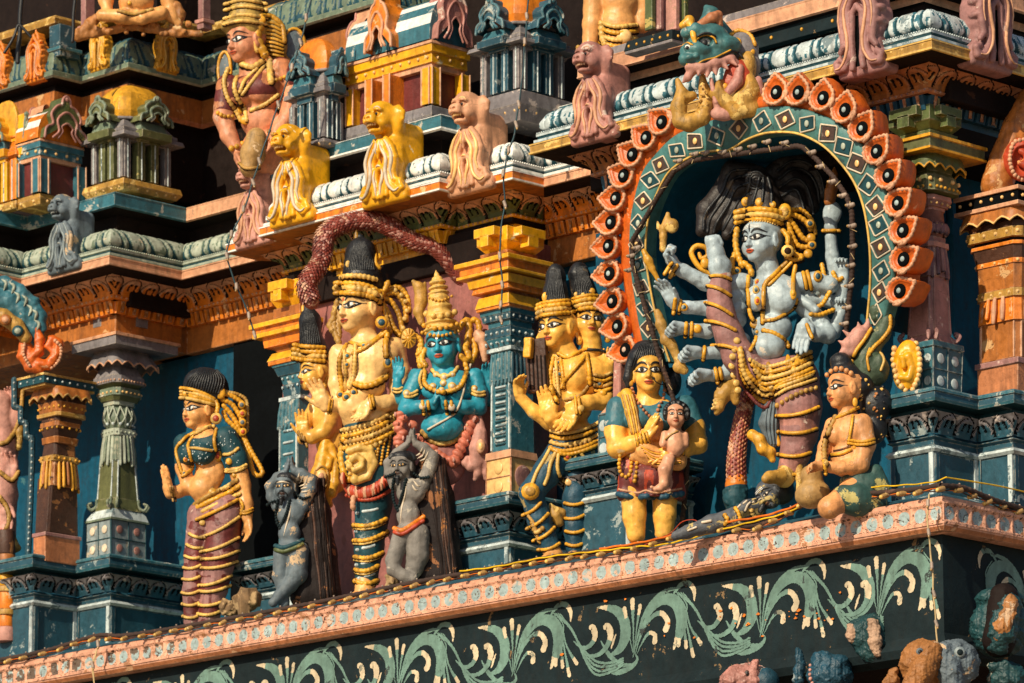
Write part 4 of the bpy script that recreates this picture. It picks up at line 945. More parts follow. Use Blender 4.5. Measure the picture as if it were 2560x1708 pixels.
# ---------------------------------------------------------------- lion-mask and horseshoe ornaments on the cornices
def place(o,p,face,sc=1.0):
    o.location = tuple(p);LOC[o.name] = np.array(p);o.rotation_euler = (0,0,face);o.scale = (sc,) * 3
def loc_mesh(S,name,mat,parent,k=.01,matfn=None):
    v,f = S.mesh();mb = MB();mb.add(v * k,f,mat if matfn is None else matfn(v[f].mean(1)));sv = LOC[parent.name];LOC[parent.name] = np.zeros(3);o = mb.build(name,parent);LOC[parent.name] = sv
    return o,BVHTree.FromPolygons([tuple(q) for q in v],[tuple(int(i) for i in q) for q in f])
def make_lion(label,main,hi,group):
    o = root('lion_mask',label,'ornament',(0,0,0),group)
    S = Sdf(.7)
    S.b((0,-9,28),(11.5,14,27),None,6,4)
    for z,w_ in ((2,22),(6,18.5),(12,14),(20,13.5),(26,14),(32,12.5),(38,9.5)): S.b((0,3,z),(w_,4,4.6),None,3,3)
    H = lambda x,y,z: (x * .80,2 + y * .80,18.5 + z * .74)
    def he(c,r,R=None,k=4,sub=False): S.e(H(*c),np.array(r) * .80,R,k,sub)
    he((0,3,51),(13,9,13),None,5);he((0,8,51),(10.5,11,11));S.b(H(0,16,46.5),(5.2,6.4,4.2),rotm(0,0,-10),2.4,3);he((0,22.5,48),(4,3.6,3.4),None,3)
    for sx in (-1,1):
        he((sx * 4.7,16,56.8),(4.6,3.8,2.2),rotm(0,sx * 22),1.5);he((sx * 4.6,17,52.4),(3.5,3,3.3),None,1.2,True);he((sx * 4.6,16,52.4),(2.3,2.2,2.3),None,.5)
        he((sx * 2.2,25,47.2),(1.4,1.8,1.3),None,1,True);he((sx * 7,12,44.5),(4.2,5,4.4),None,3);he((sx * 12.5,0,50),(4.5,5,12),None,3)
        S.chain([(*H(sx * 12,0,58),2.6),(*H(sx * 16.5,0,55),2.0),(*H(sx * 18,0,49),1.2)],2)
        for p in (((1.4,40,1.9),(3.2,34,2.3),(7.6,27,2.4),(7.2,18,2.4),(9.5,9,2.6),(15,3.5,2.6),(19,5.5,2.1),(17.4,9.4,1.7),(14.6,8.2,1.2)),((5,41,2.0),(9.5,35,2.4),(12.6,27,2.5),(11.4,18,2.4),(13,12,2.0),(17.5,11,1.4)),((1.8,2,1.9),(2.6,9,2.0),(4.4,15,2.0),(3.6,20.5,2.0),(0,23,1.9)),((6,3,1.9),(5.6,9,1.8),(7,14,1.5))):
            S.chain([(sx * x,9.2 - abs(x) * .10,z,r * 1.08) for x,z,r in p],.6)
    he((0,19,41),(6.2,8,3),None,1.2,True);he((0,14,37.3),(5.6,7,2.6),None,2);S.chain([(0,10,40,2.2),(0,11.5,33,2.0),(0,11,28,.8)],.9);he((0,9,61),(7,8,5))
    bd,bv = loc_mesh(S,'mask',main,o)
    m = MB()
    for i in range(7): m.ball(np.array(H(-4.5 + 1.5 * i,21.6 - .24 * (i - 3) ** 2,42.6)) * .01,.0085,'skin_pale',6,(.9,.8,1.5))
    LOC[o.name] = np.zeros(3);m.build('tooth',o);m = MB()
    for sx in (-1,1): m.ball(np.array(H(sx * 4.6,17.6,52.4)) * .01,.011,'black',8)
    m.build('eye',o)
    if hi:
        m = MB()
        def line(p,r):
            Q = resample(smoothpts(np.array(p,float),6),1.2);V = []
            for x,z in Q:
                h_ = bv.ray_cast(Vector((x,60,z)),Vector((0,-1,0)));V.append((x,(h_[0][1] if h_[0] else 10) + .15,z))
            u = np.linspace(0,1,len(V));m.tube(np.array(V) * .01,r * .01 * (.35 + .65 * np.sin(np.pi * u)),hi,6)
        for sx in (-1,1):
            line([(sx * 1.6,39),(sx * 3.4,34),(sx * 7.6,27),(sx * 7.2,18),(sx * 9.5,9),(sx * 15,3.5),(sx * 18.5,5)],1.5);line([(sx * 5.5,40),(sx * 9.5,35),(sx * 12.6,27),(sx * 11.4,18),(sx * 13,12)],1.4);line([(sx * 2,3),(sx * 2.6,9),(sx * 4.4,15),(sx * 3.4,20)],1.2);line([(sx * 2.5,61),(sx * 5,62),(sx * 7,60)],.6)
        line([(-2,22.4),(0,23.2),(2,22.4)],.8);line([(0,38),(0,31)],.9)
        m.build('painted_stroke',o)
    return o
def dup_tree(src,label=None,group=None,remap=None):
    r = src.copy();scene.collection.objects.link(r);LOC[r.name] = LOC[src.name].copy()
    for ch in list(src.children):
        c = ch.copy();scene.collection.objects.link(c);c.parent = r;LOC[c.name] = LOC[r.name]
        if remap:
            c.data = ch.data.copy()
            for i,m_ in enumerate(c.data.materials):
                n_ = m_.name
                if n_ in remap: c.data.materials[i] = M(remap[n_])
    if label: r['label'] = label
    if group: r['group'] = group
    return r
FA,FB = math.pi,-math.pi / 2
LG = 'lion masks on the main cornice'
l1 = make_lion('bright yellow lion mask, the lower of the two yellow ones, above the reddish serpent arch','yellow','cream',LG);
place(l1,onv(742,556,-.27),FA,1.07)
l2 = dup_tree(l1,'bright yellow lion mask in front of the orange barrel-roofed shrine');place(l2,onv(975,506,-.27),FA,1.08)
l3 = make_lion('pale beige lion mask on the right end of the middle cornice','peach','skin_pale',LG);place(l3,onv(1188,478,-.43),FA,1.05)
l4 = dup_tree(l3,'dull beige lion mask half hidden left of the lower yellow lion',None,{'peach': 'pink','skin_pale': 'peach'});place(l4,onv(645,612,-.43),FA,.92)
l5 = dup_tree(l3,'dusty pink lion mask left of the big green monster head',None,{'peach': 'rose','skin_pale': 'peach'});place(l5,onv(1497,350,-.05),FA,1.0)
l6 = dup_tree(l3,'slate blue lion mask on the sage cornice at the left',None,{'peach': 'slate','skin_pale': 'slate_light'});place(l6,onv(170,676,-.02),FA,.86)
def make_horseshoe(label,main,hi,hole,group,wings=True):
    o = root('horseshoe_ornament',label,'ornament',(0,0,0),group);S = Sdf(.7)
    for z,w_ in ((3,18.5),(8,17),(14,13.5),(20,13),(27,14.5),(34,15),(41,13),(47,9.5),(53,6),(59,4.6)): S.b((0,-3,z),(w_,7,4.6),None,3,3)
    for sx in (-1,1):
        for p in (((0,47,2.3),(5,44.5,2.3),(8.4,38,2.3),(7.6,29,2.3),(5.8,20,2.3),(6.6,12,2.4),(11,5,2.5),(15.8,4.2,2.3),(17.2,8.4,1.9),(14.2,10.6,1.5),(12.4,8.6,1.1)),((2,55,2.1),(7,49,2.2),(11.6,42,2.3),(13,33,2.3),(11.8,25,2.2),(10.8,18,2.0),(13.6,14.4,1.6)),((0,40,1.7),(3.8,36,1.8),(3.6,27,1.8),(2.6,18,1.7),(3.2,9,1.8),(4.2,3,1.8)),((9.4,36,1.4),(10.4,29,1.5),(9.2,23,1.2))):
            S.chain([(sx * x,6.6 - abs(x) * .08,z,r * 1.1) for x,z,r in p],.6)
        for z in (50,44,37,29): S.e((sx * (16.2 - abs(z - 34) * .32),2,z),(2.2,4,2.2),None,1)
    S.e((0,6,58),(3,3,4),None,1.2);S.e((0,9,20),(2.6,7,15),None,1.2,True);S.chain([(0,2,62,2.4),(0,3,67,1.2)],2)
    bd,bv = loc_mesh(S,'arch',main,o,matfn=(lambda c: [hole if (abs(q[0]) < 2.7 and 4 < q[2] < 35 and q[1] < 5.6 and q[1] > 0) else main for q in c]))
    LOC[o.name] = np.zeros(3);m = MB()
    def line(p,r):
        Q = resample(smoothpts(np.array(p,float),6),1.2);V = []
        for x,z in Q:
            h_ = bv.ray_cast(Vector((x,60,z)),Vector((0,-1,0)));V.append((x,(h_[0][1] if h_[0] else 8) + .15,z))
        u = np.linspace(0,1,len(V));m.tube(np.array(V) * .01,r * .01 * (.35 + .65 * np.sin(np.pi * u)),hi,6)
    for sx in (-1,1): line([(sx * 1,46.8),(sx * 5,44.5),(sx * 8.4,38),(sx * 7.6,29),(sx * 5.8,20),(sx * 6.6,12),(sx * 11,5),(sx * 15.8,4.2)],1.2);line([(sx * 3,54),(sx * 7,49),(sx * 11.6,42),(sx * 13,33),(sx * 11.8,25)],.7)
    m.build('painted_stroke',o)
    return o
HG = 'horseshoe ornaments on the main cornice'
h1 = make_horseshoe('mauve horseshoe ornament above the right corner, on its left face','mauve','peach','dark',HG);place(h1,onv(2163,186,-.06),FA,1.12)
h2 = dup_tree(h1,'mauve horseshoe ornament with a black hollow at the upper right edge');place(h2,onu(2472,172,-.07),FB,1.12)
# ---------------------------------------------------------------- second storey cornice, upper left
c2 = uvz(onv(320,171,-.55));Z2 = c2[2]
P2 = [(-13,c2[1] + .28),(c2[0] - .58,c2[1] + .28),(c2[0] - .58,c2[1]),(c2[0],c2[1]),(c2[0],c2[1] - .75),(c2[0] + 1.15,c2[1] - .75),(c2[0] + 1.15,c2[1] - .2),(c2[0] + 2.6,c2[1] - .2),(c2[0] + 2.6,-1.6)]
b = MB()
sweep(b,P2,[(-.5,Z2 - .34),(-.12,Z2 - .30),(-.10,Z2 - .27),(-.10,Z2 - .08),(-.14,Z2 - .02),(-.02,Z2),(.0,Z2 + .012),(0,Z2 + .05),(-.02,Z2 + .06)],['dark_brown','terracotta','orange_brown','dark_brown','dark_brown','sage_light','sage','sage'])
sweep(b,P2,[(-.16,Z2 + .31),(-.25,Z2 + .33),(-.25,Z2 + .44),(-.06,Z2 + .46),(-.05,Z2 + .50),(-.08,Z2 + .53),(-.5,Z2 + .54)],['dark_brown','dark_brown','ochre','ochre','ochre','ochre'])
b.box(-13,c2[0] - .2,-1.9,c2[1] - .45,Z2 - .9,Z2 + 3,'dark_brown')
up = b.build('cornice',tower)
b = MB();relief(b,P2,[(-.02,Z2 + .06),(-.035,Z2 + .12),(-.07,Z2 + .24),(-.16,Z2 + .31)],16,.010,leafroll(.17),['teal','sage','teal_dark']);b.build('leaf_roll',up)
HG2 = 'horseshoe ornaments on the second cornice'
h3 = dup_tree(h1,'amber horseshoe ornament left of the corner above the yellow domed shrine',HG2,{'mauve': 'gold','peach': 'gold_pale','dark': 'ochre'});place(h3,onv(251,176,c2[1] - .02),FA,.60)
h4 = dup_tree(h3,'amber horseshoe ornament right of the corner, under the seated figure');place(h4,onu(412,184,c2[0] - .02),FB,.62)
h5 = dup_tree(h3,'salmon orange horseshoe ornament, second from the left on the upper cornice',HG2,{'gold': 'orange','gold_pale': 'peach','ochre': 'terracotta'});place(h5,onv(92,204,c2[1] + .26),FA,.62)
h6 = dup_tree(h5,'salmon orange horseshoe ornament cut by the left edge');place(h6,onv(4,226,c2[1] + .26),FA,.60)
# ---------------------------------------------------------------- right upper storey
b = MB()
UP = [(-3.3,-.5),(-3.3,-.42),(-.45,-.42),(-.45,-3)]
za = uvz(onv(1800,103,-.42))[2]
ys = uvz(onv(1545,180,-.42))
sweep(b,UP,[(-.2,za - .14),(.02,za - .12),(.03,za - .10),(.03,za + .0),(.05,za + .015),(.05,za + .03),(-.04,za + .04),(-.04,za + .09),(.03,za + .10),(.03,za + .16),(-.10,za + .18),(-.8,za + .2)],['dark_brown','peach','peach','skin_peach','skin_peach','peach','dark','dark','greyviolet','greyviolet','greyviolet'])
b.box(-2.2,-.6,-2.2,-.9,za,za + 3,'dark_brown')
b.build('upper_band',tower)
S = Stack(T_of(-2.0,-.75))
for xl,xc,xr,mt in ((1612,1630,1640,'green'),(1636,1652,1660,'mauve'),(1660,1690,1700,'pink'),(1702,1712,1722,'green')): S.sec('shaft',72,-40,(xl,xc,xr),mt)
S.sec('base',96,72,(1562,1680,1712),'charcoal',(1570,1680,1708));S.sec('base',104,96,(1565,1680,1710),'greyviolet');S.dots('base',(1566,1680,1711),86,.35,.012,'gold')
S.build('pillar','pink and green ribbed pillar at the top edge, left of the monster head','pillar')
S = Stack(T_of(-1.3,-.75));S.sec('base',60,6,(1760,2120,2140),'charcoal',(1780,2120,2136));S.dots('base',(1762,2120,2138),42,.12,.014,'gold');S.sec('base',6,-30,(1800,2120,2130),'terracotta')
S.build('shrine_base','black dashed plinth on the peach band at the top edge','plinth')
# ---------------------------------------------------------------- miniature shrines
def nasi(m,a,b_,h,mat,line,rim=None,out=.05):
    """small horseshoe plaque standing on the edge a-b (low corners), height h"""
    c = (a + b_) / 2;t = (b_ - a);w = np.linalg.norm(t) / 2;t = t / np.linalg.norm(t);n = np.cross(t,[0,0,1.]);U = np.array([0,0,1.])
    prof = [(-1,0),(-.92,.22),(-.62,.34),(-.70,.55),(-.45,.74),(-.22,.80),(-.16,.93),(0,1.0),(.16,.93),(.22,.80),(.45,.74),(.70,.55),(.62,.34),(.92,.22),(1,0)]
    P = smoothpts(np.array(prof),4);f = np.array([c + t * x * w + U * y * h + n * out for x,y in P]);bk = f - n * (out + .10)
    k = len(f);m.add(np.concatenate([f,[c + U * h * .4 + n * (out + .02)]]),[(i,i + 1,k) for i in range(k - 1)],mat,True)
    m.add(np.concatenate([f,bk]),[(i,i + 1,k + i + 1,k + i) for i in range(k - 1)],mat,False)
    m.tube(f,.012,rim or line,6)
    for sc in (.62,.36):
        Q = smoothpts(np.array([(-.9 * sc - .1,.02),(-.62 * sc,.18),(-.75 * sc,.5 * sc + .1),(-.4 * sc,.85 * sc + .04),(0,.95 * sc + .04),(.4 * sc,.85 * sc + .04),(.75 * sc,.5 * sc + .1),(.62 * sc,.18),(.9 * sc + .1,.02)]),4)
        m.tube([c + t * x * w + U * y * h + n * (out + .016) for x,y in Q],.011 if sc > .5 else .009,line,6)
    m.ball(c + U * h * .93 + n * out,.022,line,7)
def kuta(T,x,ys,cols,dome,name='miniature_shrine',label='',group='miniature shrines above the main cornice',fr=.30,tip=None):
    """ys: foot bottom, foot top, column top, cornice bottom, cornice top, dome spring, dome top (photo y at the near corner)"""
    xl,xc,xr = x;S = Stack(T);w = xr - xl;In = lambda f: (xl + w * f,xc,xr - w * f);y0,y1,y2,y3,y4,y5,y6 = ys;cA,cB,cC,cD = cols
    S.sec('base',y0,y1 + (y0 - y1) * .45,In(.06),cD,In(0));S.sec('base',y1 + (y0 - y1) * .45,y1,In(0),cD,In(.02));S.dots('base',In(.035),y0 - (y0 - y1) * .35,.30,.014,'skin_pale')
    S.sec('core',y1,y2,In(.26),'dark')
    for s_,mt in ((.16,cA),):
        for fx,(ax,bx) in enumerate(((0,0),(0,1),(1,0),(1,1))):
            pass
    R0,R1 = S.ring(*In(.15),y1),S.ring(*In(.15),y2);
    def post(f,side,mt,pw=.030):
        m = MB();S.posts.append(m)
        a0,b0,a1,b1 = (R0[3],R0[2],R1[3],R1[2]) if side == 0 else (R0[2],R0[1],R1[2],R1[1])
        t = (b0 - a0) / np.linalg.norm(b0 - a0);n = np.cross(t,[0,0,1.]);p0 = a0 + (b0 - a0) * f;p1 = a1 + (b1 - a1) * f
        q = lambda p: np.array([p - t * pw - n * pw,p + t * pw - n * pw,p + t * pw + n * pw,p - t * pw + n * pw])
        m.frust(q(p0),q(p1),mt);m.tube([p0 + n * (pw + .002),p1 + n * (pw + .002)],.006,'white_blue',5)
    for side in (0,1):
        for f,mt in ((.04,cA),(.35,cB),(.66,cB),(.97,cA)): post(f,side,mt,.036 if .05 < f < .95 else .030)
    S.sec('cornice',y2,y3 + (y2 - y3) * .5,In(.10),cA,In(.12));S.sec('cornice',y3 + (y2 - y3) * .5,y3,In(.12),cC,In(.05))
    S.sec('cornice',y3,y3 + (y4 - y3) * .30,In(-.02),cA,In(.0));S.sec('cornice',y3 + (y4 - y3) * .30,y3 + (y4 - y3) * .55,In(.05),cC);S.sec('cornice',y3 + (y4 - y3) * .55,y4,In(.08),cA,In(.16))
    def bay(side,ya,yb,fa,fb,oa,ob,mt,hw=.22):
        q = []
        for y,f_,o_ in ((ya,fa,oa),(yb,fb,ob)):
            Rr = S.ring(*In(f_),y);a,b_ = (Rr[3],Rr[2]) if side == 0 else (Rr[2],Rr[1]);t = b_ - a;n = np.cross(t / np.linalg.norm(t),[0,0,1.]);c_ = a + t * .5
            q.append(np.array([c_ - t * hw - n * .06,c_ + t * hw - n * .06,c_ + t * hw + n * o_,c_ - t * hw + n * o_]))
        S.parts['cornice'].frust(q[0],q[1],mt)
    for side in (0,1):
        bay(side,y2,y3 + (y2 - y3) * .4,.11,.12,.035,.035,cB);bay(side,y3 + (y2 - y3) * .4,y3 + (y2 - y3) * .1,.12,.06,.03,.04,'gold' if cB == 'olive' else 'white_blue');bay(side,y3 + (y2 - y3) * .1,y3 + (y4 - y3) * .5,.0,.0,.045,.05,cB,.25);bay(side,y3 + (y4 - y3) * .5,y4,.04,.10,.04,.05,'sage' if cB == 'olive' else 'teal_light',.24)
    S.sec('neck',y4,y5,In(.18),cA,In(.20))
    R = S.ring(*In(.12),y5,.3);c = R.mean(0);top = S.ring(*In(.4),y6,.3).mean(0);hd = top[2] - c[2];m = S.parts.setdefault('dome',MB());prev = None;rings = []
    for k_ in range(9):
        a = k_ / 8 * math.pi / 2;r_ = (1.0,1.06,1.04,.97,.86,.72,.54,.32,.02)[k_];rings.append(c + (R - c) * r_ * np.array([1,1,0]) + [0,0,hd * math.sin(a)])
    for i in range(8): m.frust(rings[i],rings[i + 1],(tip if tip and i > 6 else dome),True,False)
    m.tube(np.concatenate([rings[0],rings[0][:1]]),.014,cA,6)
    Rn,Rt = S.ring(*In(.06),y4),S.ring(*In(.06),y5);m = S.parts.setdefault('horseshoe_plaque',MB());hh = (c[2] - Rn[0][2]) + hd * .55
    for i,j in ((3,2),(2,1)):
        a = Rn[i] + (Rn[j] - Rn[i]) * (.5 - fr);b_ = Rn[i] + (Rn[j] - Rn[i]) * (.5 + fr);nasi(m,a,b_,hh,cB,'sage' if cB != 'teal' else 'teal_light',out=.08)
    o = S.build(name,label,'shrine',group,bev=.004)
    return S
kuta(T_of(-8.75,-.75),(195,309,447),(474,443,347,333,298,290,212),('greyviolet','olive','greyviolet','ochre'),'gold',label='small shrine with chipped yellow dome and green columns above the left cornice',tip='teal_light')
kuta(T_of(-5.75,-1.2),(706,810,868),(362,344,250,224,185,172,95),('greyviolet','teal','greyviolet','greyviolet'),'orange',label='narrow shrine with teal columns between the drummer and the orange barrel roof')
kuta(T_of(-4.45,-1.05),(1172,1300,1440),(300,222,118,98,66,52,-40),('greyviolet','teal','greyviolet','greyviolet'),'orange',label='shrine with teal columns and two teal plaques right of the barrel roof')
kuta(T_of(-9.35,-.2),(-45,40,62),(520,500,402,385,350,340,250),('orange','yellow','orange','ochre'),'gold',label='orange columned shrine cut by the left edge')
def sala(T,x,ys,cols,roof,label,big,side,small=None):
    """barrel-roofed shrine: long front on the A side"""
    xl,xc,xr = x;S = Stack(T);w = xr - xl;In = lambda f: (xl + w * f,xc,xr - w * f * .7);y0,y1,y2,y3,y4,y5 = ys;cA,cB,cD = cols
    S.sec('base',y0,y1 + (y0 - y1) * .4,In(.03),cD,In(-.02));S.sec('base',y1 + (y0 - y1) * .4,y1,In(-.02),cD,In(0));S.dots('base',In(.0),y0 - (y0 - y1) * .4,.25,.014,'skin_pale')
    S.sec('core',y1,y2,In(.13),'maroon');R0,R1 = S.ring(*In(.07),y1),S.ring(*In(.07),y2);
    def post(f,side_,mt,pw,ww=None):
        m = MB();S.posts.append(m)
        a0,b0,a1,b1 = (R0[3],R0[2],R1[3],R1[2]) if side_ == 0 else (R0[2],R0[1],R1[2],R1[1])
        t = (b0 - a0) / np.linalg.norm(b0 - a0);n = np.cross(t,[0,0,1.]);p0 = a0 + (b0 - a0) * f;p1 = a1 + (b1 - a1) * f;ww = ww or pw
        q = lambda p: np.array([p - t * ww - n * pw * 2,p + t * ww - n * pw * 2,p + t * ww + n * pw,p - t * ww + n * pw]);m.frust(q(p0),q(p1),mt)
        for e in (-1,1): m.tube([p0 + n * pw + t * ww * e,p1 + n * pw + t * ww * e],.008,'peach',5)
    for f in (.03,.97): post(f,0,cB,.04);post(f,1,cB,.04)
    if small:
        for f in (.36,.58): post(f,0,cA,.11,.035)
    S.sec('cornice',y2,y2 + (y3 - y2) * .22,In(.05),'peach',In(.05));S.sec('cornice',y2 + (y3 - y2) * .22,y2 + (y3 - y2) * .6,In(.02),cB,In(.03));S.sec('cornice',y2 + (y3 - y2) * .6,y2 + (y3 - y2) * .9,In(-.01),cB);S.sec('cornice',y2 + (y3 - y2) * .9,y3,In(-.03),'peach',In(-.01))
    S.dots('cornice',In(.015),y2 + (y3 - y2) * .42,.3,.014,'skin_pale')
    R = S.ring(*In(.04),y3);h_ = S.ring(*In(.04),y4)[0][2] - R[0][2];a,b_ = R[3],R[2];d = R[0] - R[3];m = S.parts.setdefault('roof',MB());rows = []
    for k_ in range(13):
        q = math.pi * k_ / 12;off = d * (.5 - .56 * math.cos(q));rows.append([a + off + [0,0,h_ * math.sin(q) ** .8],b_ + off + [0,0,h_ * math.sin(q) ** .8]])
    m.grid(np.array(rows),([[{0: 0,1: 1,2: 0,3: 1,4: 0,5: 0,6: 1}.get(i,0)] for i in range(12)],[roof,'white']))
    for e in (0,1): m.add([r[e] for r in rows],[tuple(range(13))],roof,False)
    m = S.parts.setdefault('horseshoe_plaque',MB())
    nasi(m,R[2],R[1],h_ * 1.35,side,'rose',out=.06)
    if small: nasi(m,R[3] + (R[2] - R[3]) * .33,R[3] + (R[2] - R[3]) * .64,h_ * 1.25,small,'peach',out=.10);
    nasi(m,R[0],R[3],h_ * 1.3,'peach','rose',out=.06)
    return S.build('miniature_shrine',label,'shrine','miniature shrines above the main cornice',bev=.004)
sala(T_of(-5.5,-1.15),(850,1079,1172),(322,262,170,98,-20,0),('orange','yellow','greyviolet'),'teal_light','orange and yellow shrine with striped teal barrel roof',None,'rose','orange')
sala(T_of(-9.1,-.35),(30,100,200),(510,482,398,345,262,0),('teal','teal_light','ochre'),'orange','blue shrine with orange barrel roof and dark green gable',None,'green')
# ---------------------------------------------------------------- round arch with flame petals round the dancing figure
AX,AY = 1900,560
G = Fig(AX,AY,T_of(-1.5,-.05),'round_arch','teal horseshoe arch painted with diamonds and rimmed by orange flame petals round the dancing figure','arch')
KD = math.tan(math.radians(42))
NV = np.array([-math.sin(math.radians(42)),math.cos(math.radians(42)),0.0])          # arch normal in (X, d, Z)
def onring(x,y,off=0):
    """photo pixel -> local point on the arch plane, pushed off along its normal"""
    d = KD * (x - AX) + .30 * (AY - y);return G.L(x,y,d) + NV * off
outer = [(1640,905),(1622,880),(1606,820),(1590,720),(1581,640),(1580,590),(1586,520),(1610,426),(1648,373),(1690,333),(1736,312),(1803,290),(1886,272),(1936,267),(1990,274),(2053,298),(2103,332),(2146,380),(2180,446),(2205,530),(2213,613),(2214,680),(2208,740),(2191,812)]
inner = [(1686,905),(1675,870),(1660,820),(1642,740),(1629,660),(1627,593),(1638,522),(1672,443),(1705,408),(1753,383),(1796,377),(1826,378),(1872,352),(1915,338),(1965,337),(2003,346),(2048,372),(2085,410),(2120,460),(2143,520),(2156,593),(2161,666),(2160,730),(2154,812)]
def eq(P,n,sm=6):
    P = smoothpts(np.array(P,float),sm);L = np.concatenate([[0],np.cumsum(np.linalg.norm(np.diff(P,axis=0),axis=1))]);q = np.linspace(0,L[-1],n);return np.stack([np.interp(q,L,P[:,c]) for c in (0,1)],1)
n = 160
O_ = smoothpts(np.array(outer,float),7);I_ = smoothpts(np.array(inner,float),7);n = len(O_)
mb = MB();th = 34
sec = []
for i in range(n):
    o,q = O_[i],I_[i];r = []
    for f,off in ((0,-th),(0,-6),(.02,1),(.06,4),(.5,5),(.94,4),(.98,1),(1,-6),(1,-th)): p = o + (q - o) * f;r.append(onring(p[0],p[1],off))
    sec.append(r)
mb.grid(G.w(np.array(sec)),'teal_ring');mb.add(G.w(np.array(sec[0])),[tuple(range(9))],'teal_ring');mb.add(G.w(np.array(sec[-1])),[tuple(range(9))],'teal_ring')
ring = mb.build('ring',G.o)
mb = MB();mb.tube(G.w(np.array([onring(*(I_[i] * .97 + O_[i] * .03),6) for i in range(n)])),3.2 * G.k,'gold_pale',6);mb.build('inner_trim',G.o)
mb = MB();C_ = (O_ + I_) / 2;Lc = np.concatenate([[0],np.cumsum(np.linalg.norm(np.diff(C_,axis=0),axis=1))]);nd = 27
for k in range(nd):
    s_ = Lc[-1] * (k + .5) / nd;i = int(np.searchsorted(Lc,s_));i = min(max(i,1),n - 2);c = C_[i];w_ = (I_[i] - O_[i]);wl = np.linalg.norm(w_);w_ = w_ / wl;t = np.array([-w_[1],w_[0]]);t = t / np.linalg.norm(t)
    hw,hh = 24 * (1 if k % 2 else .94),wl * .40
    if 5 < k < 20: hh = min(hh,27)
    if 16 < k: hw,hh = 28,wl * .40
    if k in (9,10): hh = 24
    D = [c + t * hw,c + w_ * hh,c - t * hw,c - w_ * hh];D = [q + np.array([rnd.uniform(-2,2),rnd.uniform(-2,2)]) for q in D]
    mb.add(G.w(np.array([onring(*(c + (q - c) * .80),7) for q in D])),[(0,1,2,3)],'umber' if k % 2 else 'teal_dark',False)
    mb.tube(G.w(np.array([onring(*q,6.4) for q in resample(np.array(D + [D[0]]),6)])),2.3 * G.k,'cream',5)
    B = np.stack([NV * 0 + np.cross([0,0,1.],NV) * -1,[0,0,1.],NV],1)
    mb.ball(G.w(onring(*c,7.5)),G.k,'skin_pale' if k % 2 else 'sage_light',12,(7.0,9.5,3.0),np.stack([RV * math.cos(math.radians(42)) + TV * math.sin(math.radians(42)),ZV,TV * math.cos(math.radians(42)) - RV * math.sin(math.radians(42))],1))
mb.build('diamond_painting',ring)
mb = MB();mb.grid(G.w(np.array([[onring(*I_[i],-34),onring(*I_[i],-120),onring(*I_[i],-330)] for i in range(n)])),'blue_wall');mb.build('niche_lining',G.o)
# orange band between the ring and the petals
mb = MB();sec = []
Cc = np.array([1900,560.])
for i in range(8,n - 8):
    o = O_[i];d = (o - Cc) / np.linalg.norm(o - Cc);r = []
    for e,off in ((-4,-30),(-2,-8),(6,-4),(20,-5),(30,-12),(32,-50)): p = o + d * e;r.append(onring(p[0],p[1],off))
    sec.append(r)
mb.grid(G.w(np.array(sec)),'petal');mb.build('outer_band',G.o)
PET = [(1570,876),(1550,816),(1537,751),(1530,680),(1527,609),(1533,548),(1545,487),(1565,429),(1587,376),(1621,334),(1660,296),(1938,233),(1990,236),(2048,252),(2099,284),(2139,331),(2173,388),(2200,448),(2222,516),(2234,583),(2236,653),(2228,730)]
AN = np.stack([RV * math.cos(math.radians(42)) + TV * math.sin(math.radians(42)),ZV,TV * math.cos(math.radians(42)) - RV * math.sin(math.radians(42))],1)
for k,(x,y) in enumerate(PET):
    c0 = G.w(onring(x,y,4));out = np.array([(x - Cc[0]) * 1.0,-(y - 570) * 1.0]);out /= np.linalg.norm(out);out = np.array([out[0],out[1]])
    if k < 11: out = out * .4 + np.array([-.85,.12]) if k < 7 else out * .7 + np.array([-.35,.35])
    else: out = out * .6 + (np.array([.35,.55]) if k > 14 else np.array([-.05,.6]))
    out /= np.linalg.norm(out);sid = np.array([out[1],-out[0]])
    W2 = lambda a,b_,off=0: c0 + (AN[:,0] * (out[0] * a + sid[0] * b_) * 1.16 + AN[:,1] * (out[1] * a + sid[1] * b_) + AN[:,2] * off) * G.k
    prof = []
    for t in np.linspace(0,2 * math.pi,40,endpoint=False):
        r = 32;a,b_ = math.cos(t) * r,math.sin(t) * r
        if abs(t) < .9 or t > 2 * math.pi - .9: q = 1 - min(t,2 * math.pi - t) / .9;a = a + 15 * q ** 1.6;b_ = b_ * (1 - .15 * q)
        prof.append((a,b_))
    mb = MB();rows = []
    dep = 76 if k > 12 else 36
    for f,off in ((.72,-dep),(1.0,-dep * .75),(1.12,-dep * .4),(1.08,-8),(1.0,2),(.86,5),(.70,0),(.62,-4),(.02,-5)): rows.append([W2(a * f,b_ * f,off) for a,b_ in prof])
    rows = np.array(rows);rows = np.concatenate([rows,rows[:,:1]],1);mb.grid(rows,'petal')
    rim = resample(np.array([W2(a * .98,b_ * .98,3) for a,b_ in prof + prof[:1]]),4.5 * G.k)
    mb.tube(rim,G.k * (4.4 + 1.8 * np.sin(np.arange(len(rim)) * 2.1)),'peach',6,True)
    B = np.stack([AN[:,0],AN[:,1],AN[:,2]],1)
    mb.ball(W2(-1,0,-3),G.k,'dark',16,(18.5,18.5,5.5),B);mb.ball(W2(-1,0,0),G.k,'tile_blue',12,(7.5,8,5),B)
    # small curl between petals
    q = [W2(-24,26,0),W2(-12,33,3),W2(-4,31,3),W2(-8,25,2),W2(-16,24,2)]
    mb.tube(smoothpts(q,5),4.6 * G.k,'peach',6);mb.ball(W2(-12,29,-6),G.k,'dark',8,(7,7,4),B)
    mb.build('flame_petal',G.o)
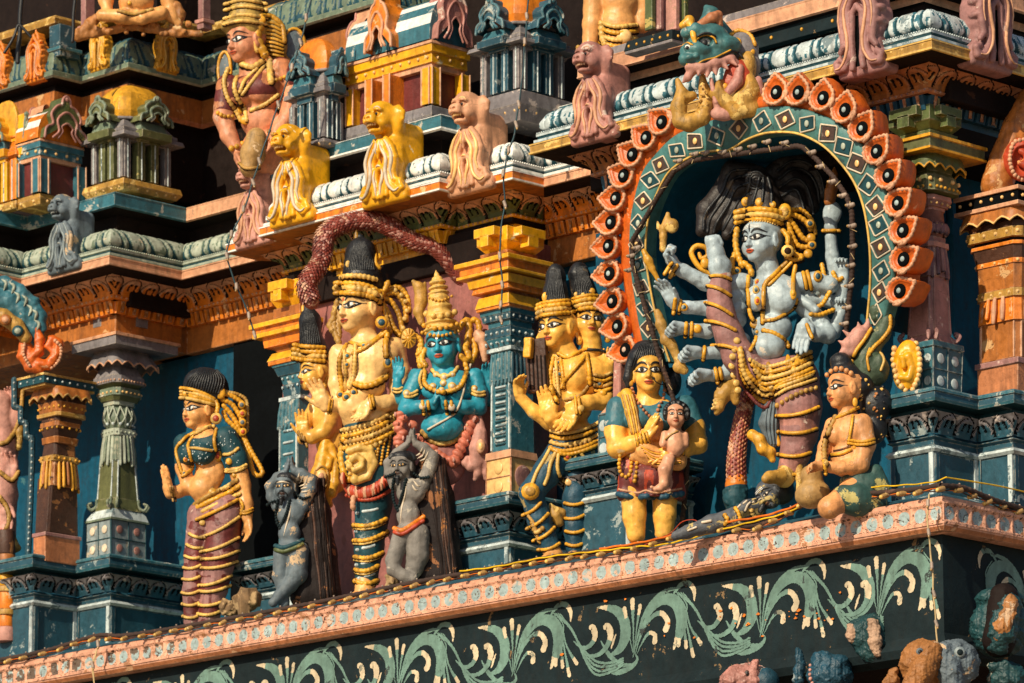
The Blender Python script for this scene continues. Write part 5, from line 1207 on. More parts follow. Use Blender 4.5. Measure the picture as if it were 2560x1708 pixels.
# ---------------------------------------------------------------- monster head on the crown of the arch
H = Fig(1800,290,T_of(-1.52,.14),'monster_head','open mouthed teal and ochre monster head crowning the round arch','ornament')
S = Sdf(2.4)
H.ell(S,1768,98,6,(58,62,46),-35,0,0,8);H.ell(S,1742,130,34,(44,42,28),-35,0,0,10);H.ell(S,1800,120,10,(55,50,30),-20,-12,0,10)
H.limb(S,[(1712,150,52,17),(1750,152,50,15),(1790,138,40,15),(1835,122,26,13)],8)
H.limb(S,[(1716,82,44,15),(1738,74,52,16),(1778,86,46,15),(1795,100,34,10)],6)
H.ell(S,1763,104,58,(19,16,17),-30,0,0,3,True);H.ell(S,1720,118,60,(12,14,14),-50,0,0,3,True)
H.ell(S,1722,146,66,(12,12,9),0,0,0,5);H.ell(S,1738,143,66,(9,10,8),0,0,0,4)
H.limb(S,[(1770,60,0,24),(1780,30,-6,20),(1768,14,-8,7)],6);H.limb(S,[(1790,60,-16,26),(1826,84,-20,14)],6)
sk,bvS = H.put(S,'skull','teal_head')
S = Sdf(2.4)                                             # mouth cavity backing and jaw
H.ell(S,1850,236,10,(52,34,58),-20,22,0,8);H.ell(S,1806,232,26,(28,26,34),0,0,0,8);H.ell(S,1866,172,2,(26,26,48),0,8,0,8)
H.limb(S,[(1790,236,36,18),(1838,284,34,17),(1880,276,20,18),(1902,240,6,18)],8);H.ell(S,1836,192,52,(36,34,46),-12,20,0,5,True)
for i in range(46):
    a,q = rnd.uniform(-.9,1.2),rnd.uniform(.5,1);H.ell(S,1840 + 46 * math.sin(a) * q + 12,250 + 34 * math.cos(a) * q - 10,40 - 16 * abs(a),(3.6,3,3.6),0,0,0,3)
jaw,bvJ = H.put(S,'jaw','ochre')
S = Sdf(2.4);H.ell(S,1842,196,20,(34,14,50),0,14,0,4);H.put(S,'mouth','red',jaw)
S = Sdf(2.4);H.limb(S,[(1850,170,30,10),(1842,206,34,14),(1822,230,40,12)],5);H.put(S,'tongue','rose',jaw)
S = Sdf(2.4);H.limb(S,[(1722,168,52,12),(1752,172,54,14),(1786,160,46,14),(1826,146,32,12),(1842,158,24,8)],6)
for x,y,x2,y2,r in ((1768,178,1766,194,10),(1786,172,1790,188,10),(1808,162,1818,174,9.5),(1828,152,1842,164,8),(1748,176,1744,190,8)): H.limb(S,[(x,y,52 - (x - 1770) * .25,r),(x2,y2,58 - (x - 1770) * .3,3)],3)
H.limb(S,[(1734,172,48,14),(1718,196,44,10),(1708,206,40,4)],5)
H.put(S,'upper_teeth','pink',sk)
S = Sdf(2.4);H.ell(S,1860,118,-16,(40,26,44),10,-24,0,6);H.ell(S,1882,160,-20,(22,20,34),0,0,0,6);H.put(S,'gill','greyviolet',sk)
S = Sdf(2.4)
H.limb(S,[(1700,304,26,20),(1722,310,30,22),(1754,296,30,20),(1764,262,26,17),(1760,222,22,14),(1756,192,20,8)],6);H.limb(S,[(1700,304,26,19),(1696,268,26,20),(1704,234,24,15),(1694,200,20,6)],6);H.limb(S,[(1704,250,26,17),(1730,240,24,12)],5);H.ell(S,1722,258,40,(12,9,12),0,0,0,3,True)
for i in range(26): H.ell(S,rnd.uniform(1738,1770),rnd.uniform(210,300),45,(3.4,3.4,3.4),0,0,0,2)
H.put(S,'curled_serpent','ochre')
S = Sdf(2.4);H.ell(S,1802,288,30,(30,16,17),0,8,0,4);H.ell(S,1790,262,34,(9,10,24),0,-10,0,5);H.limb(S,[(1776,200,46,5),(1782,226,46,6),(1788,256,42,7)],3);H.put(S,'flower','pink')
S = Sdf(2.4);H.ell(S,1892,232,20,(16,10,44),0,6,0,4);H.put(S,'ear_leaf','rose')
mb = MB()
for x,y,r in ((1763,106,15),(1719,119,9)):
    H.gem(mb,[bvS],x,y,r,'white',None,.8)
    H.gem(mb,[],x - 2,y + 2,r * .55,'black',None,1.0,58 if r > 10 else 60)
H.drape(mb,[bvS],[(1742,100),(1752,92),(1768,89),(1784,96),(1790,108)],2.6,'gold',.6);H.drape(mb,[bvS],[(1740,95),(1754,86),(1770,84),(1788,92)],2.6,'black',.6);H.drape(mb,[bvS],[(1708,112),(1718,107),(1730,114)],2.2,'gold',.6)
H.drape(mb,[bvS],[(1716,166),(1724,170),(1740,168),(1752,160),(1768,154),(1786,150),(1806,140),(1826,130),(1842,130),(1856,142)],3,'black',.6);H.drape(mb,[bvS],[(1716,163),(1724,166),(1740,164),(1752,156),(1768,150),(1786,146),(1806,136),(1826,126)],2.2,'gold',.8)
mb.build('eye',sk)
S = Sdf(2.4);H.limb(S,[(1712,62,46,12),(1724,50,46,12),(1728,66,54,8),(1734,94,64,7),(1738,114,66,5)],3);H.ell(S,1706,64,44,(9,9,9),0,0,0,3);H.ell(S,1720,44,40,(9,9,7),0,0,0,3);H.put(S,'crest','gold',sk)
S = Sdf(2.4);H.limb(S,[(1752,62,46,12),(1780,44,40,14),(1796,36,34,11),(1800,60,30,9)],4);H.ell(S,1790,36,44,(9,8,9),0,0,0,3);H.put(S,'brow_flower','terracotta',sk)
mb = MB();H.gem(mb,[],1843,104,13,'gold',None,1,8);H.gem(mb,[],1881,128,9,'gold',None,1,0);H.drape(mb,H.bvs,[(1828,84),(1850,72),(1878,84),(1890,110)],5,'gold',.5,4,.25);H.gem(mb,[bvJ],1812,216,8,'gold');mb.build('stud',sk)
# ---------------------------------------------------------------- rope of bulbs strung inside the arch
def rope_local(fig,pts,r,mat,name,parent,step=4,jitter=.6):
    pass
Rp = Fig(1900,560,T_of(-1.5,.01),'bulb_rope','brown rope of small bulbs tied inside the round arch','string lights')
pts = [(1720,1335),(1730,1240),(1736,1150),(1716,1060),(1690,970),(1668,905),(1655,860),(1638,800),(1615,720),(1598,660),(1596,600),(1618,562),(1660,488),(1700,425),(1742,400),(1800,392),(1870,385),(1940,378),(1995,372),(2010,376),(2040,405),(2080,450),(2112,500),(2124,540),(2126,620),(2124,700),(2118,760),(2112,830)]
Q = resample(np.array([tuple(onring(x,y,14)) for x,y in pts]),3.0);mb = MB();mb.tube(Rp.w(Q),Rp.k * (6.6 + .8 * np.sin(np.arange(len(Q)) * 1.9)),'rope',8);mb.build('rope',Rp.o)
mb = MB()
for i in range(20,len(Q) - 20,21):
    p = Q[i] + np.array([rnd.uniform(-2,2),2,rnd.uniform(-2,2)]);a = rnd.uniform(0,6.28)
    mb.tube(Rp.w(np.array([p + (math.cos(a) * 9,6,math.sin(a) * 9),p + (0,7,0),p + (-math.cos(a) * 8,5,-math.sin(a) * 8)])),.9 * Rp.k,'wire_cream',5)
mb.build('tie_wire',Rp.o)
for x,y in ((1712,402),(1752,386),(1778,384),(1820,384),(1858,378),(1892,372),(1926,362),(1968,366),(2032,392),(2052,427),(2080,465),(2104,500),(2122,524),(2126,575),(2128,625),(2124,672),(2121,722),(2116,775),(2110,815),(1610,620),(1596,640),(1590,676)):
    mb = MB();p = onring(x,y,20);a = rnd.uniform(-.4,.4)
    mb.tube(Rp.w(np.array([p,p + (8,5,2 + a)])),Rp.k * 6.2,'plug',8);mb.tube(Rp.w(np.array([p + (-7,4,0),p + (-4,4,0)])),Rp.k * 4.4,'plug',8);mb.ball(Rp.w(p + (-9,5,0)),Rp.k * 3.6,'bulb',7)
    mb.build('bulb',Rp.o)
# ---------------------------------------------------------------- statues: shared bits
def at_ledge(x,y,v): p = uvz(onv(x,y,v));return T_of(p[0],p[1])
def band(f,mb,bvs,x0,y0,x1,y1,sag,r,mat,bump=.0,dd=0,lift=.3): return f.drape(mb,bvs,[(x0,y0),((x0 * 2 + x1) / 3,y0 * 2 / 3 + y1 / 3 + sag * .9),((x0 + 2 * x1) / 3,y0 / 3 + y1 * 2 / 3 + sag * .9),(x1,y1)],r,mat,lift,3,bump,dd=dd)
def stripes(f,bands,a,b_,rs=3):
    """alternate two paints between hand-placed band heights (photo y at two x)"""
    def fn(c):
        y = f.ay - (c[:,2] * ce + c[:,1] * se);x = c[:,0] + f.ax
        k = np.zeros(len(c),int)
        for (xa,ya,xb,yb) in bands: k += (y > ya + (yb - ya) * (x - xa) / (xb - xa))
        n = vnoise(x / 17 + 400,y / 11 + 7)
        return [b_ if (q % 2) == 1 or w > .66 else a for q,w in zip(k,n)]
    return fn
SG = 'painted statues on the ledge'
# ---------------------------------------------------------------- woman in the green blouse
f = Fig(490,1556,at_ledge(490,1556,-.30),'woman_statue','standing woman statue in spotted green blouse and striped maroon leggings, palm raised','statue',SG)
S = Sdf(2.4)
HM = f.head(S,484,1034,4,80,-52,0,2,w=1.0)
f.limb(S,[(497,1062,-6,24),(505,1090,-6,24)],10)
f.ell(S,503,1120,-4,(56,34,46),-45,0,0,14)
f.ell(S,468,1136,14,(25,25,25),0,0,0,10);f.ell(S,505,1138,30,(27,26,26),0,0,0,10)
f.ell(S,520,1185,0,(40,32,46),-30,0,0,16);f.ell(S,503,1222,12,(36,32,36),-30,0,0,14);f.ell(S,535,1275,0,(58,42,46),-25,0,0,16)
f.limb(S,[(560,1098,10,28),(585,1150,14,26),(601,1215,16,22),(612,1262,24,18),(616,1298,28,14)],8)
f.limb(S,[(450,1110,-12,22),(452,1170,-8,20),(466,1222,0,17),(440,1232,14,15),(424,1234,24,14)],8)
f.hand(S,(618,1302,28),(.10,.25,-1),(-.75,.5,0),32,(12,14,10),-1,4,(.3,.8))
f.hand(S,(420,1238,26),(-.18,.1,1),(-.85,.45,0),40,(4,5,4),-1,1.5,(.25,.9),1.06)
bd,bv = f.put(S,'body','skin_orange');f.face(bv,HM,f.o,1.08,1.0,tilak='gold',gaze=-.02)
S = Sdf(2.4)                                             # leggings
f.limb(S,[(500,1290,-6,36),(488,1390,0,30),(478,1480,2,23),(478,1556,2,19)],8);f.limb(S,[(562,1280,14,44),(552,1380,16,43),(536,1470,14,33),(522,1556,12,25)],8);f.ell(S,538,1285,2,(60,45,40),-25,0,0,12)
LB = [(506,1344,590,1294),(503,1380,590,1345),(505,1398,590,1378),(504,1420,588,1404),(500,1464,572,1440),(500,1478,570,1464),(498,1512,560,1500),(498,1534,550,1526)]
LC = [(472,1335,512,1344),(466,1362,506,1370),(462,1390,500,1394),(460,1420,500,1414),(457,1448,498,1442),(457,1482,496,1478),(458,1510,496,1508),(460,1540,494,1540)]
lg,bvl = f.put(S,'leggings','mauve',None,stripes(f,[(b_[0],b_[1],b_[2],b_[3]) for b_ in LB],'mauve','maroon'))
m = MB()
for b_ in LB: band(f,m,[bvl],b_[0] - 3,b_[1],b_[2] + 6,b_[3],5,4.4,'gold_pale',.28)
for b_ in LC: band(f,m,[bvl],b_[0] - 2,b_[1],b_[2],b_[3],4,4.0,'gold_pale',.28)
m.build('leg_ring',lg)
S = Sdf(2.4)                                             # blouse: a shell over the chest and the near sleeve
f.ell(S,503,1118,-4,(58,37,44),-45,0,0,12);f.ell(S,468,1137,14,(27.5,27.5,27),0,0,0,9);f.ell(S,505,1139,30,(29.5,28.5,28),0,0,0,9);f.limb(S,[(560,1098,10,31),(585,1150,14,29),(590,1162,14,28)],8);f.limb(S,[(450,1110,-12,24),(452,1160,-8,22)],8)
f.ell(S,500,1086,4,(34,60,19),0,0,0,4,True);f.ell(S,520,1196,0,(60,60,30),0,0,0,4,True)
bl,bvb = f.put(S,'blouse','teal_dark');al = [bv,bvb]
m = MB()
for i in range(80):
    x,y = rnd.uniform(450,596),rnd.uniform(1080,1166);q = f.hit([bvb],x,y)
    if q and (f.hit(al,x,y)[0] - q[0]).length < 1: m.ball(f.w(np.array(q[0])),f.k * rnd.choice((1.6,2.2,2.6)),'white_blue',6,(1,.5,1))
m.build('dots',bl)
m = MB()                                                 # jewellery
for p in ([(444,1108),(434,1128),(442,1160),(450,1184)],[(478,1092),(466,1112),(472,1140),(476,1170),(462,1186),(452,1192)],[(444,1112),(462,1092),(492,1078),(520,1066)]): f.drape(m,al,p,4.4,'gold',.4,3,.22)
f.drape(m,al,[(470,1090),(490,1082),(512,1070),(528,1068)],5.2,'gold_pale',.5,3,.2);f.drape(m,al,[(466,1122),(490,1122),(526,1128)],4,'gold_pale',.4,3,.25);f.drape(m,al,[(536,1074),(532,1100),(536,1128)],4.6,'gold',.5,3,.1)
f.gem(m,al,540,1140,11,'gold','red',1.7);f.gem(m,al,456,1186,7,'gold','teal',1.3);f.gem(m,al,460,1150,6,'gold','red',1.2)
band(f,m,al,556,1138,592,1122,5,4.4,'gold_pale',.25);f.gem(m,al,570,1155,9,'gold');f.gem(m,al,583,1190,7,'gold')
for o_ in (0,5): band(f,m,al,560,1176 + o_,612,1164 + o_,5,4.2,'gold_pale',.25)
for o_ in (0,6): band(f,m,al,597,1276 + o_,630,1272 + o_,5,3.4,'gold',.2)
f.drape(m,al,[(600,1252),(606,1268),(600,1290)],4,'gold',.5,3,.2)
for o_ in (0,6): band(f,m,al,424 + o_,1218,430 + o_,1254,0,2.6,'ochre',.1)
f.drape(m,al,[(484,1264),(520,1240),(560,1222),(590,1202)],7,'ochre',.3,3,.12);f.drape(m,al,[(484,1276),(520,1256),(562,1238),(594,1218)],7,'gold',.3,3,.15);f.drape(m,al,[(486,1290),(520,1272),(566,1250),(598,1236)],6,'gold_pale',.3,3,.2);f.drape(m,al + [bvl],[(490,1300),(514,1290),(560,1268),(594,1250)],5,'gold',.3,3,.2)
f.gem(m,al,528,1232,12,'gold');f.gem(m,al,494,1266,9,'gold');f.gem(m,al,488,1306,9,'gold');f.gem(m,al + [bvl],504,1308,8,'gold_pale')
m.build('jewellery',f.o)
S = Sdf(2.4);f.ell(S,506,966,-14,(58,46,46),0,12,0,8);f.ell(S,520,990,-20,(42,40,40),0,0,0,8);f.ell(S,470,1020,26,(44,44,34),0,10,0,3,True);hr,bvh = f.put(S,'hair','hair')
m = MB()
for i in range(15):
    x = 456 + i * 6.4;f.drape(m,[bvh],[(x,976 + (i - 4) * .9),(x + 8,950),(504 + (x - 504) * .5 + 10,926)],2.2,'hair',.4,4)
m.build('locks',hr)
m = MB()
for o_,mt in ((0,'gold'),(8,'gold_pale'),(16,'gold'),(24,'gold_pale')): f.drape(m,al + [bvh],[(443,972 + o_),(466,974 + o_ * 1.0),(500,984 + o_ * .9),(530,1000 + o_ * .6)],5,mt,.5,3,.12)
f.gem(m,al + [bvh],456,986,9,'gold');f.gem(m,[],544,984,14,'gold',None,1.2,10)
m.build('headband',hr)
m = MB()
for p in ([(540,986,6),(568,990,-4),(598,1010,-10),(606,1040,-10)],[(548,1000,4),(574,1014,-4),(594,1044,-8),(602,1066,-8)],[(552,1016,4),(568,1034,-2),(584,1058,-6),(594,1082,-8)],[(552,1032,2),(560,1050,0),(580,1070,-4),(600,1092,-10)],[(600,1086,-10),(622,1130,-8),(645,1168,-4),(652,1186,-2),(640,1192,0),(628,1180,-2),(616,1140,-6),(604,1100,-10)]): f.tube(m,p,6.2,'gold',8,6,.22)
f.tube(m,[(556,980,0),(592,990,-12),(610,1010,-14),(612,1080,-14)],4.5,'ochre',8,6,.2)
for x,y,mt in ((598,1014,'slate'),(600,1036,'red'),(600,1058,'slate'),(602,1082,'red')): f.gem(m,[],x,y,10,'gold',mt,1.1,0)
f.gem(m,[],535,1048,15,'gold_pale','red',1.05,26);f.tube(m,[(532,1004,14),(538,1018,18),(536,1034,22)],6,'gold',8,5,.2)
m.build('hair_ornament',hr)
# ---------------------------------------------------------------- crowned central statue
f = Fig(915,1478,at_ledge(915,1478,-.30),'crowned_statue','tall yellow statue with black hair cone and dark teal legging under the serpent arch','statue',SG)
S = Sdf(2.4)
HM = f.head(S,886,778,8,108,-48,0,3)
f.limb(S,[(902,815,-6,32),(908,850,-6,33)],12)
f.ell(S,920,892,0,(82,46,52),-22,0,0,16);f.ell(S,928,905,26,(46,24,42),-10,0,0,14);f.ell(S,866,905,18,(32,24,40),-30,0,0,14)
f.ell(S,905,965,2,(58,40,46),-20,0,0,16);f.ell(S,880,1018,16,(40,36,38),-20,0,0,14);f.ell(S,912,1050,0,(62,44,40),-15,0,0,14)
f.limb(S,[(982,872,-2,30),(996,930,-4,26),(994,1006,2,24),(962,1010,30,20),(928,1006,50,15)],8)
f.limb(S,[(842,885,0,25),(838,960,0,21),(846,1012,6,18),(826,1016,20,16),(812,1018,28,14)],8)
f.hand(S,(924,1004,52),(-.55,.12,-1),(-.6,.8,.1),38,(14,16,10),-1,3,(.35,.85))
f.hand(S,(810,1020,30),(-.42,.2,1),(-.55,.85,0),44,(8,10,8),1,4,(.5,.75))
bd,bv = f.put(S,'body','skin_pale');f.face(bv,HM,f.o,1.0,1.0,tilak='lip',gaze=-.02)
S = Sdf(2.4)
f.limb(S,[(930,1190,0,60),(932,1260,4,47),(922,1370,6,36),(916,1452,6,28)],10)
LB = [(884,1314,966,1298),(884,1352,968,1330),(886,1392,956,1382),(888,1424,946,1414),(888,1452,944,1450)]
lg,bvl = f.put(S,'legging','teal_dark');m = MB()
for b_ in LB: band(f,m,[bvl],*b_,7,6.2,'gold',.22);band(f,m,[bvl],b_[0],b_[1] + 8,b_[2],b_[3] + 8,7,3.2,'gold_pale',.25)
m.build('leg_ring',lg);m = MB()
for x,y,w_ in ((926,1275,18),(918,1322,14),(922,1366,14),(918,1404,12),(924,1436,11)):
    band(f,m,[bvl],x - w_,y + 4,x + w_,y - 3,1,4.6,'white_blue',0,0,-.6);band(f,m,[bvl],x - w_ - 16,y + 9,x - w_ - 11,y + 8,0,4.6,'white_blue',0,0,-.6)
m.build('painted_dash',lg)
S = Sdf(2.4);f.limb(S,[(914,1452,8,26),(912,1474,14,25)],6);f.limb(S,[(905,1482,18,14),(888,1490,34,12)],8);ft,bvf = f.put(S,'foot','skin_orange')
S = Sdf(2.4)                                             # skirt: dark cloth under gold chains
f.ell(S,918,1090,0,(70,50,52),-12,0,0,10);f.ell(S,918,1150,4,(66,52,62),-12,0,0,14);f.ell(S,924,1205,4,(62,50,40),0,0,0,10)
sk_,bvs = f.put(S,'skirt','teal_dark');al = [bv,bvs,bvl]
m = MB()
for i,y in enumerate((1058,1074,1090,1106)):
    f.drape(m,al,[(852,y + 20),(890,y + 12),(940,y - 4),(984,y - 26)],6.5,'gold' if i % 2 else 'ochre',.4,3,.22);f.beads(m,al,[(856,y + 27),(900,y + 17),(984,y - 18)],4.6,'gold_pale',2.1)
f.beads(m,al,[(860,1122),(900,1126),(945,1110),(982,1082)],7,'gold_pale',2.0)
for x,y0,y1 in ((946,1116,1170),(960,1104,1160),(974,1096,1150),(938,1130,1172)): f.beads(m,al,[(x,y0),(x - 4,(y0 + y1) / 2),(x - 8,y1)],4.4,'gold',1.8)
f.drape(m,al,[(858,1100),(850,1140),(860,1190),(872,1200)],9,'gold',.4,3,.2)
m.build('gold_chains',sk_)
S = Sdf(2.2)
f.ell(S,898,1158,58,(34,12,40),-10,0,0,4);f.limb(S,[(872,1128,62,9),(898,1120,66,10),(926,1126,60,9),(936,1160,58,10),(920,1192,60,10),(890,1204,60,10)],3);f.limb(S,[(880,1150,70,8),(892,1140,74,8),(906,1150,74,8),(904,1168,74,8),(886,1176,72,8)],2);f.ell(S,886,1198,66,(10,8,13),0,0,0,3);f.ell(S,874,1165,70,(9,7,9),0,0,0,2)
for i in range(18): a = i / 18 * 6.28;f.ell(S,900 + 34 * math.cos(a),1158 + 42 * math.sin(a),60,(5,5,5),0,0,0,1)
f.put(S,'lion_buckle','gold_pale',sk_)
m = MB()                                                 # fringe garland at the hem
P_ = smoothpts(np.array([(856,1196),(868,1222),(900,1232),(936,1222),(968,1196),(976,1182)],float),5);dd_ = 60
for i,(x,y) in enumerate(P_):
    q = f.hit([bvs,bvl],x,y - 12);dd_ = q[0][1] if q else dd_ * .7
    for j in range(2): m.tube(f.w(np.array([f.L(x + j * 2,y - 10,dd_ + 3),f.L(x + j * 2 - 1,y,dd_ + 9),f.L(x + j * 2 + 1,y + 11,dd_ + 5)])),f.k * np.array([5,6.5,4.5]),'red' if (i + j) % 3 else 'peach',6)
f.drape(m,[bvs,bvl],[(866,1240),(900,1250),(940,1246),(976,1226)],5,'red',.4,3,.3);f.tube(m,[(884,1244,50),(882,1262,52),(884,1272,50)],7,'peach',8,4,.2)
m.build('hem_garland',sk_)
m = MB()                                                 # necklaces, chains and armlets
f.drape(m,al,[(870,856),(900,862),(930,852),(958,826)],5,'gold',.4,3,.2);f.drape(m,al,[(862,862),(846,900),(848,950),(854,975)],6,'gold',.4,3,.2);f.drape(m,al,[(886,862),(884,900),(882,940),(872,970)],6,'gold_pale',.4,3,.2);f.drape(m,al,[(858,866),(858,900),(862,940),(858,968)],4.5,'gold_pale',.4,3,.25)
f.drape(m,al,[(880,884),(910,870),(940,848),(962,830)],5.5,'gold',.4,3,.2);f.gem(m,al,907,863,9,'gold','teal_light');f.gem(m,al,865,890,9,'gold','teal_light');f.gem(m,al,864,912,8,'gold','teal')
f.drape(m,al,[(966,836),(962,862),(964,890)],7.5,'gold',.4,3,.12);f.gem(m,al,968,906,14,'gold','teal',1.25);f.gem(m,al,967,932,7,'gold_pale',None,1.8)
f.drape(m,al,[(884,960),(910,966),(940,958),(964,942)],8,'gold',.3,3,.25);f.drape(m,al,[(884,956),(910,960),(940,950),(964,934)],3,'gold_pale',.6,3,.2)
f.gem(m,al,855,968,13,'gold_pale');f.gem(m,al,848,988,11,'gold','teal');f.gem(m,al,864,994,12,'gold','teal');f.gem(m,al,882,982,11,'gold','teal')
for o_ in (0,7): band(f,m,al,922 + o_,990,928 + o_,1022,0,4,'gold',.2)
for o_ in (0,6): band(f,m,al,822 + o_,1000,818 + o_,1034,0,3,'gold',.2)
m.build('jewellery',f.o)
S = Sdf(2.4);f.limb(S,[(896,690,-6,48),(894,660,-8,42)],10);f.ell(S,896,632,-10,(40,40,42),0,0,0,10);f.limb(S,[(896,612,-10,32),(894,590,-10,10)],6);f.limb(S,[(912,745,-30,50),(905,700,-12,48)],10);f.limb(S,[(922,742,28,18),(928,762,22,9)],5)
hr,bvh = f.put(S,'hair','hair');m = MB()
for i in range(16): x = 862 + i * 4.6;f.drape(m,[bvh],[(x,672),(x + (896 - x) * .2,640),(x + (895 - x) * .7,600)],1.8,'hair',.3,4)
m.build('locks',hr)
S = Sdf(2.2);HMt = lambda o: None
al2 = [bv,bvh];m = MB()
for i,(o_,r,mt) in enumerate(((0,7,'gold'),(-13,9,'gold_pale'),(-26,7,'gold'))): f.drape(m,al2,[(832,732 + o_),(852,732 + o_),(890,734 + o_),(925,742 + o_ * .95),(948,756 + o_ * .9)],r,mt,.5,3,.22)
f.beads(m,al2,[(834,714),(860,715),(895,716),(930,724)],7,'gold_pale',2.6,.9);f.drape(m,al2,[(846,692),(870,688),(905,690),(936,698)],7,'gold_pale',.5,3,.3);f.drape(m,al2,[(840,744),(846,732),(868,726),(900,728),(928,742)],3.5,'gold_pale',.6,3,.25)
f.tube(m,[(885,592,-8,8),(884,578,-8,5),(886,566,-8,1.5)],6,'gold',8,4);f.gem(m,al2,865,658,7,'gold_pale',None,1.4);f.tube(m,[(934,632,0,4),(934,655,8,6),(944,668,6,5)],5,'gold',8,4)
m.build('crown',hr)
m = MB()
f.gem(m,[],951,806,17,'gold','teal',1.0,34);f.tube(m,[(940,742,10),(958,722,8),(966,704,6)],8,'gold',8,5,.3);f.gem(m,[],944,733,14,'gold',None,1,14)
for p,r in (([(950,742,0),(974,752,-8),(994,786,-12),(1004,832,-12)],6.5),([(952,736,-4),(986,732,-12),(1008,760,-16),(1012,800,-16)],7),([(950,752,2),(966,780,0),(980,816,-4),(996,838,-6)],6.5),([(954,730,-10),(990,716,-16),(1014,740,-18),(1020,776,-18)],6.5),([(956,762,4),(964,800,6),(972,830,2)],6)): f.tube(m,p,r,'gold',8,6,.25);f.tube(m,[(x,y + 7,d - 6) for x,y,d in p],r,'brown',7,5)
for x,y in ((984,724),(1000,736),(1010,752),(1014,776),(1008,796),(1004,820)): f.gem(m,[],x,y,6.5,'gold_pale',None,1,-6)
for p in ([(838,752,-14),(828,790,-18),(832,830,-14),(842,856,-6)],[(846,760,-16),(840,800,-20),(842,840,-14)],[(826,800,-16),(818,812,-16),(826,826,-14)]): f.tube(m,p,8.5,'ochre',8,6,.25)
m.build('hair_ornament',f.o)
# ---------------------------------------------------------------- attendant with raised palm on his left
f = Fig(790,1490,at_ledge(790,1490,-.52),'attendant_statue','smaller yellow statue in profile with black hair cone, palm raised beside the tall crowned one','statue',SG)
S = Sdf(2.4)
HM = f.head(S,775,940,6,74,-62,0,2)
f.limb(S,[(792,965,-6,22),(800,1000,-8,24)],10);f.ell(S,812,1050,-6,(44,34,54),-40,0,0,14);f.ell(S,824,1110,-8,(40,34,50),-40,0,0,14);f.ell(S,830,1180,-10,(44,36,60),0,0,0,14)
f.limb(S,[(820,1016,14,24),(818,1062,24,22),(806,1082,32,21),(778,1094,38,17),(762,1092,38,14)],8);f.limb(S,[(788,1010,-14,18),(764,1050,0,15),(752,1100,18,13)],8)
f.hand(S,(758,1092,40),(-.12,.15,1),(-.35,.92,0),36,(4,5,4),1,3,(.5,.8),1.0)
bd,bv = f.put(S,'body','skin_yellow');f.face(bv,HM,f.o,.95,1.0,side=(1,),tilak=None,gaze=-.03)
S = Sdf(2.4);f.limb(S,[(772,860,-4,30),(768,800,-6,27),(762,770,-6,14)],8);f.limb(S,[(800,900,-8,26),(780,866,-6,30)],8);hr,bvh = f.put(S,'hair','hair');m = MB()
for i in range(11): x = 744 + i * 5.2;f.drape(m,[bvh],[(x,858),(x + (764 - x) * .25,820),(x + (764 - x) * .6,784)],1.8,'hair',.3,4)
m.build('locks',hr);m = MB()
for o_,r,mt in ((0,6,'gold'),(-11,7.5,'gold_pale'),(-22,7,'gold'),(-34,6,'gold')): f.drape(m,[bv,bvh],[(728,896 + o_),(750,900 + o_),(780,902 + o_),(806,904 + o_)],r,mt,.5,3,.22)
f.tube(m,[(752,778,0,7),(750,764,0,4),(752,754,0,1.5)],6,'gold',8,4);m.build('crown',hr);m = MB()
for p,r in (([(806,890,10),(822,900,4),(828,930,2),(822,958,6)],8),([(810,912,12),(814,940,12),(808,968,12)],6),([(826,880,-4),(842,900,-6),(842,950,-6)],8),([(798,996,30),(820,1006,26),(838,1000,14)],6)): f.tube(m,p,r,'gold',8,6,.25)
for o_ in (0,7,14): band(f,m,[bv],744 + o_,1078 + o_,752 + o_,1104 + o_,0,3.2,'ochre',.2)
m.build('jewellery',f.o)
S = Sdf(2.4);f.limb(S,[(812,1110,30,16),(806,1150,34,18),(798,1186,34,22),(806,1226,32,18),(822,1262,28,10)],8);f.ell(S,802,1196,40,(24,14,34),0,0,0,6);f.limb(S,[(826,1120,34,12),(840,1160,36,12),(836,1210,36,14),(830,1236,34,12)],5);f.limb(S,[(812,1140,44,9),(826,1150,46,8),(820,1168,46,8)],3);dr,bvd = f.put(S,'sash','gold');m = MB();f.gem(m,[bvd],803,1192,14,'skin_pale','peach',1.3);f.drape(m,[bvd],[(788,1180),(790,1214),(802,1226),(816,1212),(818,1180),(804,1166),(790,1176)],3,'ochre',.3);m.build('boss',dr)
